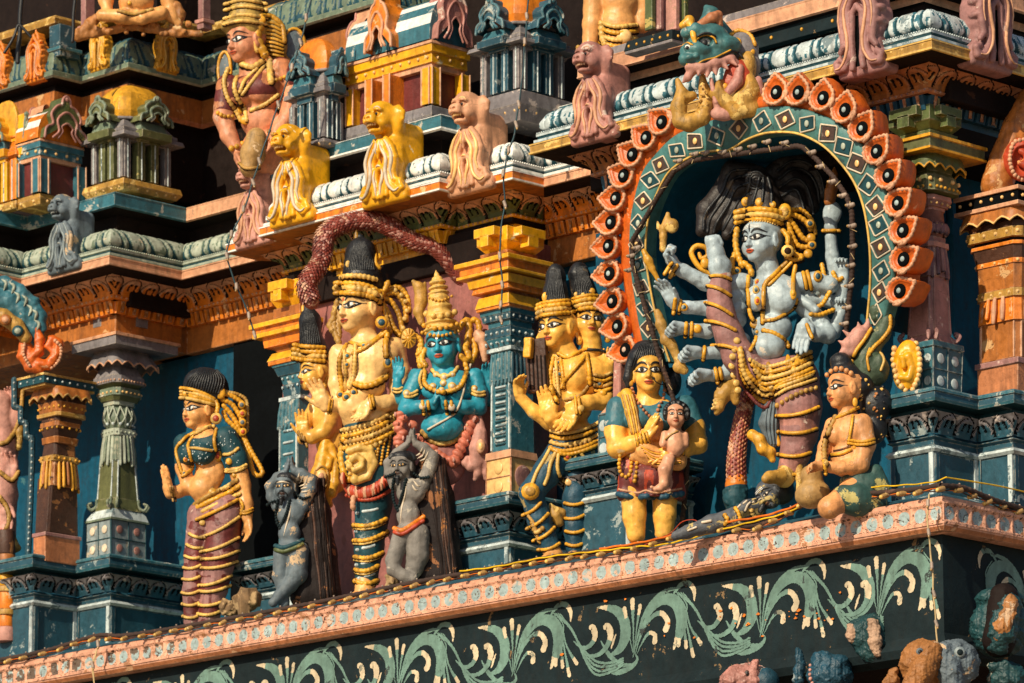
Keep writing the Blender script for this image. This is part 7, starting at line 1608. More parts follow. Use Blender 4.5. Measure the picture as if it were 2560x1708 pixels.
f.beads(m,al,[(1550,1140),(1548,1166),(1554,1186),(1566,1192),(1576,1180),(1578,1150),(1572,1140)],5.4,'gold',1.9,.7);f.beads(m,al,[(1592,1158),(1590,1180),(1586,1202)],5.6,'gold',1.9,.7)
f.gem(m,[bv],1579,958,7,'gold',None,1.4);f.gem(m,[bv],1664,934,6,'gold');f.tube(m,[(1634,946,60),(1642,956,58),(1654,962,50),(1662,960,40)],1.6,'black',6,5);f.gem(m,[bv],1635,946,3.4,'black')
m.build('jewellery',f.o)
S = Sdf(2.3);f.ell(S,1622,900,-10,(52,46,44),0,0,0,8);f.ell(S,1622,870,-12,(34,34,20),0,0,0,8);f.limb(S,[(1580,910,0,14),(1572,946,-4,12),(1572,966,-4,7)],6);f.limb(S,[(1660,905,-4,12),(1668,940,-14,14)],6);f.ell(S,1684,956,-30,(24,24,38),0,0,0,8);f.ell(S,1625,936,42,(40,40,44),0,0,0,3,True)
hr,bvh = f.put(S,'hair','hair');m = MB()
for i in range(13): x = 1580 + i * 7;f.drape(m,[bvh],[(x,904 - abs(i - 6) * -2),(x + (1622 - x) * .3,882),(1622 + (x - 1622) * .45,860)],2,'hair',.4,4)
m.build('locks',hr)
mo = f
f = Fig(1690,1150,mo.A @ TV + .20,'baby_statue','pink baby statue with black curly hair held in the arms of the mother','statue');S = Sdf(2.0)
HM = f.head(S,1690,1043,4,54,0,0,0,w=1.0);f.limb(S,[(1690,1068,-6,13),(1688,1086,-8,20)],8);f.ell(S,1688,1110,-8,(27,22,34),0,0,0,8);f.limb(S,[(1664,1088,-4,11),(1658,1110,4,10)],6);f.limb(S,[(1712,1090,-8,11),(1714,1112,-8,10)],6)
f.limb(S,[(1672,1150,6,16),(1662,1176,12,17),(1660,1204,10,13)],6);f.limb(S,[(1660,1212,12,12),(1648,1220,20,10),(1638,1222,24,7)],5)
for i in range(4): f.ell(S,1628 + i * 4,1216 + i * 2.2,28 - i * 2,(4,4,4),0,0,0,1.5)
bd,bv = f.put(S,'body','skin_baby');f.face(bv,HM,f.o,.72,.8,tilak='lip')
S = Sdf(2.0);f.ell(S,1692,1030,-10,(32,30,26),0,0,0,6);f.ell(S,1690,1046,26,(22,26,24),0,0,0,2,True)
for i in range(26): a = i / 25 * 4.0 - .45;f.ell(S,1692 + 29 * math.cos(a),1034 - 27 * math.sin(a),2 + (i % 3) * 3,(6.5,6.5,6.5),0,0,0,2)
f.put(S,'hair','hair');m = MB();f.drape(m,[bv],[(1664,1098),(1678,1086),(1694,1078)],2.5,'ochre',.4,3,.2);m.build('necklace',f.o)
# ---------------------------------------------------------------- silver blue dancing figure with a leg lifted overhead
f = Fig(1965,1205,T_of(-1.35,-.42),'dancing_statue','many armed silver blue dancing statue with one leg lifted straight up, inside the round arch','statue',SG)
S = Sdf(2.4)
HM = f.head(S,1904,606,10,98,-42,0,2)
f.limb(S,[(1918,640,-4,28),(1928,678,-6,30)],10);f.ell(S,1938,735,-6,(72,44,54),-24,0,0,14);f.ell(S,1958,748,28,(36,22,36),-16,0,0,12);f.ell(S,1894,745,22,(26,22,34),-34,0,0,12)
f.ell(S,1935,820,-2,(52,38,42),-20,0,0,14);f.ell(S,1924,868,16,(44,38,38),-15,0,0,12)
f.limb(S,[(2005,706,-4,28),(2048,704,4,25),(2082,712,10,22)],8);f.limb(S,[(1862,706,-10,26),(1810,715,-10,21),(1768,706,-4,20),(1712,676,6,17),(1696,668,10,15)],8)
f.hand(S,(1694,666,12),(-.62,.3,.9),(-.2,.5,1),46,(60,85,70),1,1,(.5,.6))
f.limb(S,[(1850,740,-16,22),(1776,770,-6,20),(1720,768,8,16),(1694,764,16,14)],7);f.hand(S,(1690,764,18),(-.55,.3,1),(-.7,.6,0),44,(12,16,10),-1,6,(.5,.7))
f.limb(S,[(1850,770,-18,22),(1772,828,-6,19),(1722,824,8,16)],7);f.hand(S,(1720,824,10),(-1,.3,.15),(0,.5,-1),44,(55,80,60),1,2,(.4,.7))
f.limb(S,[(1850,800,-20,22),(1800,880,-6,18),(1760,884,8,15)],7);f.hand(S,(1756,884,10),(-1,.3,.1),(0,.5,-1),45,(45,70,60),1,2,(.4,.7))
f.limb(S,[(1860,850,-20,20),(1820,934,-4,17),(1786,940,10,15)],7);f.hand(S,(1782,940,12),(-1,.35,.05),(0,.4,-1),45,(35,55,50),1,4,(.4,.7))
# lifted foot
f.limb(S,[(1806,690,24,25),(1802,664,26,26),(1794,630,30,21),(1786,604,34,19)],8);f.ell(S,1816,664,22,(18,20,18),0,0,0,8)
for i in range(5): x = 1768 + i * 8.6;f.limb(S,[(x + 5,606,36,6.5),(x + (i - 2) * -1.2,588 - abs(i - 3) * -1.5 + i * .2,40,5.2)],2)
# right side arms
f.limb(S,[(2036,716,-10,22),(2100,700,-14,20),(2090,640,-6,17),(2086,590,-2,15)],7);f.ell(S,2090,530,4,(24,15,32),0,8,0,8);f.ell(S,2086,565,2,(17,15,18),0,0,0,6)
f.limb(S,[(2036,740,-14,20),(2110,760,-14,18),(2118,690,-4,15)],7);f.hand(S,(2116,688,-2),(-.05,.2,1),(-.3,.9,0),34,(40,60,40),1,3,(.5,.7))
f.limb(S,[(2020,770,-18,20),(2090,830,-12,18),(2108,786,0,15)],7);f.hand(S,(2110,782,2),(.05,.2,1),(-.3,.9,0),32,(60,70,50),1,3,(.5,.7))
f.limb(S,[(2010,760,-10,24),(2052,800,4,22),(2074,838,18,21),(2044,836,40,18),(2024,822,52,16)],8)
f.hand(S,(2016,806,56),(-.22,.16,-1),(-.25,.95,0),46,(2,3,2),1,.5,(.2,.95),1.12)
f.limb(S,[(2000,745,12,13),(2030,762,24,12),(2044,776,30,11)],5)
bd,bv = f.put(S,'body','skin_silver')
def tri(mb):
    for z in (.36,.40,.44): f.stroke(mb,bv,HM,[(-.3,z - .02),(0,z),(.3,z - .02)],.018,'white',.012,False)
    f.stroke(mb,bv,HM,[(-.01,.46),(.0,.33),(.01,.25)],.045,'black',.02)
f.face(bv,HM,f.o,1.0,1.15,gaze=-.02,extra=tri)
S = Sdf(2.4)                                             # leggings and hips
f.ell(S,1940,945,-2,(78,54,54),-14,0,0,14);f.limb(S,[(1990,950,6,62),(2000,1020,12,56),(2000,1080,12,46),(1990,1130,8,38),(1976,1172,4,31)],10)
f.limb(S,[(1880,930,10,44),(1848,890,24,40),(1826,840,28,36),(1804,780,28,34),(1802,730,26,29),(1808,694,24,26)],10)
LB = [(1942,1040,2046,1018),(1946,1080,2042,1072),(1944,1136,2026,1132),(1944,1178,2012,1182)]
UB = [(1780,690,1830,698),(1772,714,1830,740),(1766,756,1832,788),(1766,802,1840,826),(1782,864,1846,876)]
lg,bvl = f.put(S,'leggings','mauve',None,stripes(f,[(1900,690,2000,690)] + LB,'rose','mauve'));al = [bv,bvl];m = MB()
for b_ in LB: band(f,m,al,*b_,6,5.2,'gold',.12)
for b_ in UB: band(f,m,al,*b_,-5,5,'gold',.1)
f.beads(m,al,[(1944,1014),(1970,996),(2004,980),(2040,970)],7,'ochre',2.0)
m.build('leg_ring',lg)
S = Sdf(2.4);f.limb(S,[(1974,1172,6,27),(1960,1196,16,24)],8);f.limb(S,[(1950,1192,30,20),(1922,1192,52,15),(1912,1196,62,12)],8);f.limb(S,[(1996,1168,22,12),(2000,1200,26,11),(1996,1230,26,8)],5);f.put(S,'foot','ochre')
S = Sdf(2.4);f.limb(S,[(1938,1000,-12,22),(1926,1060,-10,26),(1932,1110,-10,16)],8);cl,bvc = f.put(S,'cloth','slate');m = MB()
for i in range(4): f.drape(m,[bvc],[(1922 + i * 8,1006),(1914 + i * 9,1060),(1922 + i * 7,1110)],3,'slate',.3,4)
m.build('folds',cl)
S = Sdf(2.4);f.limb(S,[(1882,1088,0,14),(1900,1100,4,15),(1908,1122,4,16),(1926,1132,4,14),(1932,1150,4,8)],6);f.limb(S,[(1942,1090,0,8),(1948,1112,0,6)],4);f.put(S,'sash_end','gold')
m = MB()
for k,(dy,r,mt) in enumerate(((0,6,'gold'),(16,7.5,'gold_pale'),(33,6,'gold'),(48,5,'maroon'))): f.drape(m,al,[(1852 - k * 2,872 + k * 2),(1862 - k * 3,915 + dy * .7),(1884,950 + dy),(1914,972 + dy),(1930,974 + dy * .55)],r,mt,.5,3,.2)
for k,(dy,r) in enumerate(((0,6),(14,6),(28,6.5),(42,6),(56,6))): f.drape(m,al,[(1876 + k * 6,900 + dy * .9),(1910,918 + dy),(1955,910 + dy),(1995,895 + dy),(2030,880 + dy)],r,'gold' if k % 2 else 'gold_pale',.5,3,.2)
for x,y in ((1922,918),(1928,940),(1972,900),(1984,925),(1996,900)):
    for a in (-30,-10,10,30): r_ = math.radians(a);f.drape(m,al,[(x,y - 10),(x + 14 * math.sin(r_),y + 10)],4.2,'gold',.6,3)
f.drape(m,al,[(1930,976),(1960,956),(2000,944),(2036,930)],6,'gold',.5,3,.2);f.drape(m,al,[(1940,990),(1968,972),(2010,958),(2040,948)],5,'gold_pale',.5,3,.2);f.gem(m,al,1930,968,13,'gold','ochre');f.gem(m,al,1926,994,12,'gold','teal')
for x,y in ((1843,852),(1838,874),(1832,892),(1830,915),(1836,938),(1842,958),(1846,976)): f.gem(m,al,x,y,9,'gold_pale',None,1,30)
m.build('belt',f.o)
m = MB()
f.drape(m,al,[(1876,690),(1874,730),(1878,780),(1886,800)],5.5,'gold',.4,3,.12);f.drape(m,al,[(1976,652),(1940,686),(1916,712),(1912,760),(1910,806)],6,'gold',.4,3,.12);f.drape(m,al,[(1984,656),(1950,690),(1926,712)],4.5,'gold',.4,3,.2);f.drape(m,al,[(1912,802),(1940,798),(1968,784),(1990,768),(1996,748)],5,'gold',.4,3,.25)
f.gem(m,al,1893,724,9,'gold_pale','teal',1.3);f.gem(m,al,1898,704,7,'gold','red',1.3);f.gem(m,al,1896,752,8,'gold','red',1.5);f.gem(m,al,1897,786,8,'teal',None,1.6);f.gem(m,al,1891,810,13,'gold','skin_pale');f.drape(m,al,[(1995,664),(1988,700),(1986,735)],6,'gold',.5,3);f.gem(m,al,1986,736,9,'gold',None,1.6)
f.drape(m,al,[(1912,826),(1940,834),(1966,852),(1974,866)],6,'gold',.4,3,.22);f.drape(m,al,[(1896,830),(1890,854),(1876,876)],5,'gold',.4,3,.25);f.gem(m,al,1896,832,9,'teal',None,1.2)
for a in ((1652,654,1690,684),(1660,648,1696,676),(1666,640,1702,670)): pass
for x0,y0,x1,y1 in ((1682,656,1664,684),(1696,662,1678,692),(1690,748,1686,784),(1704,752,1700,782),(1718,808,1716,842),(1732,808,1730,842),(1764,868,1760,900),(1790,922,1796,958),(1802,922,1806,950),(2018,812,2030,844),(2066,574,2108,574),(2014,680,2022,720),(2024,678,2034,722)): f.drape(m,al,[(x0,y0),((x0 + x1) / 2,(y0 + y1) / 2),(x1,y1)],5.2,'gold',.3,3)
for x,y,s_ in ((1686,680,11),(1712,768,11),(1746,822,12)): f.gem(m,al,x,y,s_,'gold','teal' if s_ == 11 else None)
f.gem(m,al,2050,690,12,'gold','teal',1.3);f.gem(m,al,2048,730,10,'teal',None)
for p in ([(2062,660,10),(2068,690,16),(2084,720,12)],[(2040,770,30),(2060,760,30),(2080,730,20)],[(2030,786,34),(2056,786,30),(2090,774,16)],[(2090,680,10),(2100,700,12),(2112,694,10)]): f.tube(m,p,6,'gold',8,6,.25)
m.build('jewellery',f.o)
# hair, crown and ornaments
S = Sdf(2.6);f.limb(S,[(1925,545,-16,46),(1920,500,-20,42),(1912,455,-20,32),(1905,430,-18,24)],10);f.ell(S,1898,446,-2,(28,24,30),0,0,0,6)
for k,P_ in enumerate((((1890,420,-60,22),(1840,418,-66,24),(1818,470,-66,26),(1776,520,-64,26),(1764,572,-60,18)),((1900,460,-56,24),(1850,470,-60,26),(1826,510,-60,26),(1800,550,-58,22),(1786,580,-56,12)),((1900,500,-50,26),(1860,520,-52,26),(1840,560,-52,22),(1826,584,-50,14)),
    ((1940,430,-60,24),(1976,400,-66,24),(2020,396,-68,24),(2060,420,-68,22),(2074,480,-66,18)),((1950,460,-58,26),(1990,440,-62,26),(2026,456,-64,24),(2044,510,-62,20)),((1960,490,-50,28),(2000,486,-54,26),(2014,530,-56,24),(2018,580,-56,20)))): f.limb(S,P_,10)
hr,bvh = f.put(S,'hair','hair_brown');m = MB()
for P_ in ([(1880,416),(1836,424),(1812,476),(1772,528),(1766,570)],[(1884,432),(1846,440),(1820,488),(1784,540),(1776,576)],[(1884,452),(1850,464),(1828,508),(1800,552),(1792,578)],[(1886,480),(1858,494),(1836,534),(1816,570)],[(1890,505),(1864,524),(1846,560),(1834,580)],[(1956,420),(1990,396),(2030,398),(2064,430),(2076,480)],[(1960,440),(1996,414),(2034,424),(2056,460),(2062,500)],[(1962,462),(1998,440),(2026,456),(2042,500),(2046,530)],[(1966,484),(2000,468),(2016,500),(2026,550)],[(1870,500),(1880,470),(1884,440)],[(1890,500),(1898,474),(1906,440)],[(1912,500),(1916,470),(1916,440)],[(1936,506),(1936,474),(1928,440)]): f.drape(m,[bvh],P_,4.2,'hair',.2,5)
for r in (8,15,22): f.drape(m,[bvh],[(1898 + r * math.cos(a),446 + r * math.sin(a)) for a in np.linspace(0,5.8,9)],2.6,'hair',.3,4)
m.build('locks',hr);m = MB();al2 = [bv,bvh]
for o_,r,mt in ((0,6.5,'gold'),(-13,8,'gold_pale'),(-26,8,'gold')): f.drape(m,al2,[(1848,553 + o_),(1870,548 + o_),(1905,546 + o_),(1940,550 + o_),(1964,558 + o_)],r,mt,.5,3,.14)
for x,y,r in ((1873,500,12),(1905,502,11),(1939,508,9)): f.gem(m,al2,x,y,r,'gold','gold_pale' if r < 12 else 'ochre',1.1)
f.gem(m,al2,1862,536,10,'gold','teal',1.1);f.gem(m,[],1970,526,18,'gold','ochre',1.25,12);f.beads(m,al2,[(1850,560),(1880,552),(1916,551),(1950,560)],2.6,'gold_pale',2.4,.8)
m.build('crown',hr);m = MB()
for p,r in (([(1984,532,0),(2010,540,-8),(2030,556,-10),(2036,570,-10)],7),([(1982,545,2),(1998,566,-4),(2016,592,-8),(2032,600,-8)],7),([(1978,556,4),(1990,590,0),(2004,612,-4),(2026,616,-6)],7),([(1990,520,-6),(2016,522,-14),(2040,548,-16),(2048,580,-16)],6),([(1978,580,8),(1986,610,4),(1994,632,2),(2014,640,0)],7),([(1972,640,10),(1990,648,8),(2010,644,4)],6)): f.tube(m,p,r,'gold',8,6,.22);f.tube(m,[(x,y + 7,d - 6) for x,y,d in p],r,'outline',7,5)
for x,y,st in ((2034,556,'teal'),(2036,592,None),(2038,610,'teal'),(2028,632,None)): f.gem(m,[],x,y,12,'gold',st,1,0)
f.gem(m,[],1975,626,17,'gold_pale','outline',1,24);f.tube(m,[(1964,574,16),(1976,590,20),(1976,608,22)],7,'gold',8,5,.15)
for p in ([(1850,570,-20),(1846,600,-20),(1850,630,-16),(1862,664,-12)],[(1846,630,-24),(1836,660,-22),(1848,690,-18)],[(1866,656,-10),(1880,668,-8),(1886,684,-6)]): f.tube(m,p,8,'gold',8,6,.25)
f.gem(m,[],1848,676,11,'gold','teal',1,-6);f.tube(m,[(1780,684,-20,6),(1752,664,-20,7),(1734,630,-20,7),(1748,612,-20,7),(1772,618,-20,7),(1776,636,-20,7),(1760,644,-20,6),(1754,632,-20,5)],7,'gold',8,6);f.gem(m,[],1768,656,12,'gold',None,1.2,-14)
m.build('hair_ornament',f.o)
S = Sdf(2.3);f.limb(S,[(1660,622,20,8),(1662,590,20,9),(1662,570,20,10),(1672,548,22,9),(1674,532,22,6)],5);f.ell(S,1684,562,26,(17,12,19),0,0,0,3);f.limb(S,[(1650,566,16,6),(1648,552,16,3)],4);f.put(S,'hand_drum','ochre')
S = Sdf(2.3);f.limb(S,[(1612,626,20,6),(1624,650,22,11),(1634,672,22,8),(1648,700,22,5)],5);f.put(S,'spearhead','gold')
S = Sdf(2.3);f.limb(S,[(2084,500,6,14),(2092,460,4,15),(2096,430,2,9),(2098,414,2,3)],6);f.limb(S,[(2078,500,10,8),(2076,470,10,5)],4);f.put(S,'flame','orange_brown')
S = Sdf(2.3)
for x,y,r in ((1655,812,15),(1668,850,16),(1680,860,14),(1700,918,16),(1712,926,12),(1650,790,10)): f.ell(S,x,y,6,(r,r * .7,r),0,0,0,6)
f.limb(S,[(1646,780,4,9),(1660,826,4,11),(1684,868,4,11),(1706,920,4,10)],6);f.put(S,'weapon_handle','ochre')
S = Sdf(2.3);f.limb(S,[(1840,960,-8,16),(1822,975,-8,22),(1808,990,-8,20),(1800,1020,-8,12),(1794,1032,-8,8)],6);f.limb(S,[(1838,985,-4,16),(1842,1004,-4,10)],5)
for i in range(7): f.limb(S,[(1816 - i * 3,966 + i * 9,-2,7),(1800 - i * 3,962 + i * 10,2,4)],3)
f.put(S,'sash_curl','ochre')
# scaly staff beside the standing leg
f = Fig(1848,1262,T_of(-1.62,-.36),'serpent_staff','red scaly staff with gold foot and dark green knob beside the standing leg','staff');P_ = [(1842,1206,0,27),(1842,1150,0,25),(1850,1090,-4,23),(1860,1040,-8,22),(1876,985,-14,20)]
Q = resample(smoothpts(np.array([tuple(f.L(x,y,d)) + (r,) for x,y,d,r in P_]),6),6.0);m = MB();m.tube(f.w(Q[:,:3]),Q[:,3] * f.k * .9,'serpent',14)
for i in range(len(Q)):
    for j in range(9):
        a = (j + (i % 2) * .5) / 9 * math.pi * 2;q = Q[i,:3] + np.array([math.cos(a),math.sin(a),0]) * Q[i,3] * .92;m.ball(f.w(q),f.k,'terracotta' if rnd.random() < .55 else 'serpent',6,(3.6,2.4,4.0))
m.build('scaly_body',f.o);S = Sdf(2.4);f.limb(S,[(1842,1200,0,25),(1841,1212,0,28)],4);f.put(S,'foot_band','orange');S = Sdf(2.4);f.limb(S,[(1842,1222,0,28),(1838,1246,2,30),(1838,1266,2,24)],8)
for i in range(30): a,y = rnd.uniform(-1.4,1.4),rnd.uniform(1218,1268);f.ell(S,1839 + 29 * math.sin(a),y,26 * math.cos(a),(6,6,6),0,0,0,3)
f.put(S,'knob','teal_dark')
# ---------------------------------------------------------------- dark figure lying under the foot
f = Fig(1880,1300,at_ledge(1880,1300,-.12),'fallen_statue','dark grey bearded statue lying flat under the dancing foot','statue',SG);S = Sdf(2.2)
HM = f.head(S,1922,1243,6,62,-40,-38,-6,ears=True);f.limb(S,[(1900,1262,-4,16),(1888,1276,-6,18)],8);f.limb(S,[(1888,1276,-6,26),(1840,1296,-8,27),(1780,1310,-10,22),(1720,1330,-12,16),(1690,1340,-12,12)],10);f.limb(S,[(1890,1262,12,17),(1866,1266,16,16),(1842,1284,18,13),(1850,1306,20,12)],7)
bd,bv = f.put(S,'body','skin_slate');f.face(bv,HM,f.o,.95,1.0,beard=True,mous=True,lip='brown',ew='cream',extra=lambda mb: [f.stroke(mb,bv,HM,[(-.22,z),(0,z + .02),(.22,z)],.025,'white',.02,False) for z in (.34,.40)])
S = Sdf(2.2);f.ell(S,1952,1230,-8,(36,32,34),0,0,0,6);f.ell(S,1940,1216,-2,(28,24,20),0,0,0,6);f.limb(S,[(1906,1266,26,8),(1900,1276,26,7)],3);f.put(S,'hair','hair');m = MB()
for p in ([(1874,1256),(1868,1262),(1862,1276)],[(1866,1252),(1858,1258)],[(1850,1262),(1842,1270)]): f.drape(m,[bv],p,3,'cream',.1,3)
f.drape(m,[bv],[(1838,1270),(1844,1280),(1850,1298)],5,'gold',.3,3,.3);f.drape(m,[bv],[(1812,1288),(1818,1300),(1812,1310)],6,'gold',.3,3,.4);f.drape(m,[bv],[(1878,1276),(1884,1290),(1896,1296)],6,'ochre',.4,3,.3);f.drape(m,[bv],[(1756,1306),(1776,1302)],4,'cream',.1,3);f.drape(m,[bv],[(1720,1326),(1740,1318)],3,'cream',.1,3)
m.build('jewellery',f.o)
# ---------------------------------------------------------------- seated woman holding a pot
f = Fig(2130,1268,T_of(-.62,-.12),'seated_statue','small seated orange statue in profile with black hair and green cloth, hands on a pot','statue',SG);S = Sdf(2.3)
HM = f.head(S,2108,980,6,84,-62,0,2);f.limb(S,[(2118,1012,-4,22),(2124,1036,-4,24)],8);f.ell(S,2120,1085,0,(48,36,50),-42,0,0,12);f.ell(S,2090,1088,16,(20,18,24),0,0,0,8);f.ell(S,2118,1150,0,(42,36,46),-35,0,0,12)
f.limb(S,[(2158,1060,14,26),(2166,1110,20,24),(2150,1162,28,22),(2100,1170,40,17),(2062,1166,48,14)],8);f.hand(S,(2064,1166,48),(-1,.2,.1),(0,.2,-1),34,(30,45,35),1,2,(.4,.7),1.1);f.limb(S,[(2086,1064,-18,20),(2064,1120,-8,16),(2050,1160,20,14)],8)
f.limb(S,[(2140,1215,8,32),(2100,1250,30,28),(2070,1268,44,29)],10);bd,bv = f.put(S,'body','skin_peach2');f.face(bv,HM,f.o,1.0,1.0,side=(1,),gaze=-.02)
S = Sdf(2.3);f.ell(S,2160,1215,-2,(60,44,44),0,8,0,10);f.limb(S,[(2112,1246,28,36),(2140,1250,22,40),(2184,1258,10,36)],10);f.limb(S,[(2190,1180,10,20),(2208,1220,8,18)],8);f.put(S,'cloth','cloth_green');m = MB();al = [bv]
f.drape(m,al,[(2092,1044),(2074,1078),(2062,1120),(2062,1160)],7,'ochre',.4,3,.3);f.drape(m,al,[(2094,1046),(2118,1034),(2150,1020)],5,'gold',.4,3,.2);f.drape(m,al,[(2134,1040),(2126,1080),(2122,1104)],4,'gold',.4,3,.2);f.drape(m,al,[(2080,1138),(2104,1134),(2126,1124)],5,'gold',.4,3,.1);f.drape(m,al,[(2086,1128),(2104,1124),(2124,1116)],3,'brown',.4,3)
for o_ in (0,8): band(f,m,al,2122,1100 + o_,2186,1098 + o_,5,4.5,'gold',.2)
f.gem(m,al,2136,1116,7,'gold',None,1.4);f.gem(m,[],2140,1006,7,'gold',None,1.8,26);band(f,m,al,2058,1152,2062,1184,0,5,'gold',.2);m.build('jewellery',f.o)
S = Sdf(2.3);f.ell(S,2118,940,-6,(42,40,34),0,10,0,8);f.ell(S,2108,905,-8,(28,28,24),0,0,0,8);f.ell(S,2150,966,-14,(40,36,36),0,0,0,8);f.ell(S,2196,1012,-24,(40,32,48),0,20,0,10);f.ell(S,2188,1074,-26,(36,28,40),0,0,0,8);f.ell(S,2096,975,36,(36,40,36),0,0,0,3,True)
hr,bvh = f.put(S,'hair','hair');m = MB();f.beads(m,[bv,bvh],[(2072,938),(2086,926),(2106,922),(2130,934)],7,'skin_peach2',1.9,.5)
for i in range(46): x,y = rnd.uniform(2150,2230),rnd.uniform(900,1100);q = f.hit([bvh],x,y);(m.ball(f.w(np.array(q[0])),f.k * rnd.uniform(2,5),rnd.choice(('gold_pale','orange_brown','hair')),6,(1.6,.5,1)) if q else None)
m.build('flower_band',hr)
f = Fig(2036,1268,T_of(-.88,.0),'pot','ochre clay pot under the hands of the seated statue','pot');S = Sdf(2.3);f.ell(S,2032,1236,0,(45,38,36),0,-12,0,6);f.limb(S,[(2034,1206,0,26),(2030,1190,0,28)],6);f.put(S,'body','clay')
# ---------------------------------------------------------------- water monster at the foot of the arch
f = Fig(2190,985,T_of(-.72,-.18),'water_monster','green water monster with spiked pink jaw at the right foot of the arch','ornament');S = Sdf(2.4)
f.limb(S,[(2160,960,-8,44),(2166,900,-4,36),(2180,860,0,28),(2206,836,0,22),(2220,806,0,19),(2212,778,0,17),(2192,776,0,14),(2190,794,2,9)],8);f.ell(S,2180,925,14,(44,34,44),0,0,0,8);f.ell(S,2168,905,40,(10,9,22),0,14,0,4);f.ell(S,2196,908,38,(14,9,26),0,14,0,4)
bd,bv = f.put(S,'body','monster_green');S = Sdf(2.4);f.limb(S,[(2172,818,16,10),(2150,836,20,20),(2124,862,20,18),(2112,884,18,12)],6);f.limb(S,[(2140,850,22,18),(2128,880,22,14)],6)
for x,y,x2,y2 in ((2128,842,2108,826),(2150,826,2146,806),(2112,862,2096,852),(2108,880,2094,890),(2168,816,2172,796)): f.limb(S,[(x,y,24,9),(x2,y2,28,2)],3)
f.put(S,'jaw','pink');m = MB();al = f.bvs
f.drape(m,al,[(2178,822),(2160,850),(2138,880),(2130,910),(2130,940)],5,'gold',.4,3);f.drape(m,[bv],[(2228,790),(2226,820),(2206,848),(2186,866),(2168,890)],5,'gold',.3,3,.2);f.drape(m,[bv],[(2174,872),(2166,895),(2170,925)],3.5,'gold',.4,3);f.drape(m,[bv],[(2200,880),(2208,900),(2200,925)],3.5,'gold_pale',.4,3);m.build('gold_edge',f.o)
S = Sdf(2.4);f.ell(S,2266,914,16,(36,18,66),-20,6,0,5);f.ell(S,2262,916,34,(24,10,44),-20,6,0,3,True);f.limb(S,[(2252,944,30,9),(2270,946,30,10),(2280,920,28,11),(2270,892,28,11),(2256,896,30,9),(2258,916,32,7)],3);yl,bvy = f.put(S,'scroll','yellow');m = MB()
f.beads(m,[bvy],[(2238,872),(2234,910),(2244,955),(2262,976)],8,'skin_pale',1.7,.2);f.beads(m,[bvy],[(2292,860),(2298,900),(2294,940),(2280,974)],8,'skin_pale',1.7,.2);m.build('beads',yl)
# ---------------------------------------------------------------- drummer bust on the upper left
f = Fig(640,440,T_of(-6.55,-.75),'drummer_statue','large drummer statue in maroon bodice with gold crown and round ear discs','statue');S = Sdf(2.6)
HM = f.head(S,604,108,10,92,-46,-3,4);f.limb(S,[(618,140,-4,30),(628,172,-6,32)],10);f.ell(S,640,225,-6,(72,44,60),-26,0,0,14);f.ell(S,600,228,20,(30,26,34),0,0,0,10);f.ell(S,652,222,30,(36,28,36),0,0,0,10);f.ell(S,648,300,-4,(50,38,44),-20,0,0,14);f.ell(S,660,380,-8,(62,44,60),0,0,0,14)
f.limb(S,[(700,172,0,30),(730,230,4,27),(722,290,20,23),(686,340,34,17)],8);f.hand(S,(682,344,36),(-.35,.2,-1),(-.9,.3,0),40,(12,16,12),-1,3,(.3,.85));f.limb(S,[(566,210,-14,26),(556,290,-6,25),(572,340,8,21),(594,378,20,15)],8);f.hand(S,(596,382,20),(.12,.2,-1),(.9,.2,0),38,(14,18,14),-1,3,(.3,.85))
bd,bv = f.put(S,'body','skin_rose');f.face(bv,HM,f.o,1.0,.8,gaze=-.02)
S = Sdf(2.6);f.ell(S,640,222,-5,(75,47,50),-26,0,0,12);f.ell(S,600,226,20,(32,28,33),0,0,0,9);f.ell(S,652,220,30,(38,30,35),0,0,0,9);f.limb(S,[(700,172,0,33),(722,206,4,31)],8);f.limb(S,[(566,210,-14,29),(558,270,-8,28)],8);f.ell(S,624,160,20,(34,60,22),0,0,0,4,True);f.ell(S,640,300,0,(80,80,30),0,0,0,4,True)
bl,bvb = f.put(S,'bodice','maroon',None,lambda c: ['terracotta' if vnoise(q[0] / 30 + 90,q[2] / 26 + 30) > .56 else 'maroon' for q in c]);al = [bv,bvb];m = MB()
for p,r in (([(566,170),(558,200),(566,240),(590,280),(600,300)],6),([(590,190),(586,220),(596,250),(610,270),(616,300)],6),([(640,170),(612,200),(600,230)],5),([(660,160),(636,196),(606,236)],5),([(600,158),(630,166),(655,150)],8),([(628,276),(660,262),(694,238)],6)): f.drape(m,al,p,r,'gold_pale',.4,3,.22)
f.gem(m,al,612,300,13,'gold');f.gem(m,al,594,276,11,'gold');f.drape(m,al,[(672,150),(674,180),(678,205)],9,'gold_pale',.4,3,.2);f.beads(m,al,[(544,282),(560,290),(580,290)],6,'gold',1.8);f.beads(m,al,[(690,200),(715,190),(742,180)],6,'gold',1.8);f.beads(m,al,[(674,330),(690,340),(706,334)],7,'ochre',1.8);f.beads(m,al,[(672,350),(686,358),(698,356)],6,'terracotta',1.8);f.beads(m,al,[(580,372),(596,366),(606,360)],8,'gold',1.8)
m.build('jewellery',f.o);S = Sdf(2.6);f.limb(S,[(612,64,-6,54),(612,20,-10,42),(612,-20,-12,34)],10);f.ell(S,598,60,6,(52,46,20),-20,-4,0,6);f.ell(S,682,92,-16,(30,22,60),0,-14,0,8);cr,bvc = f.put(S,'crown','crown_olive');m = MB()
for y in (52,36,14,-2): f.drape(m,[bvc],[(556,y + 6),(600,y - 2),(640,y + 2),(662,y + 6)],5,'gold_pale',.4,4,.25)
for i in range(9): f.drape(m,[bvc],[(664,50 + i * 10),(684,54 + i * 10),(704,66 + i * 9)],3.4,'gold',.4,4)
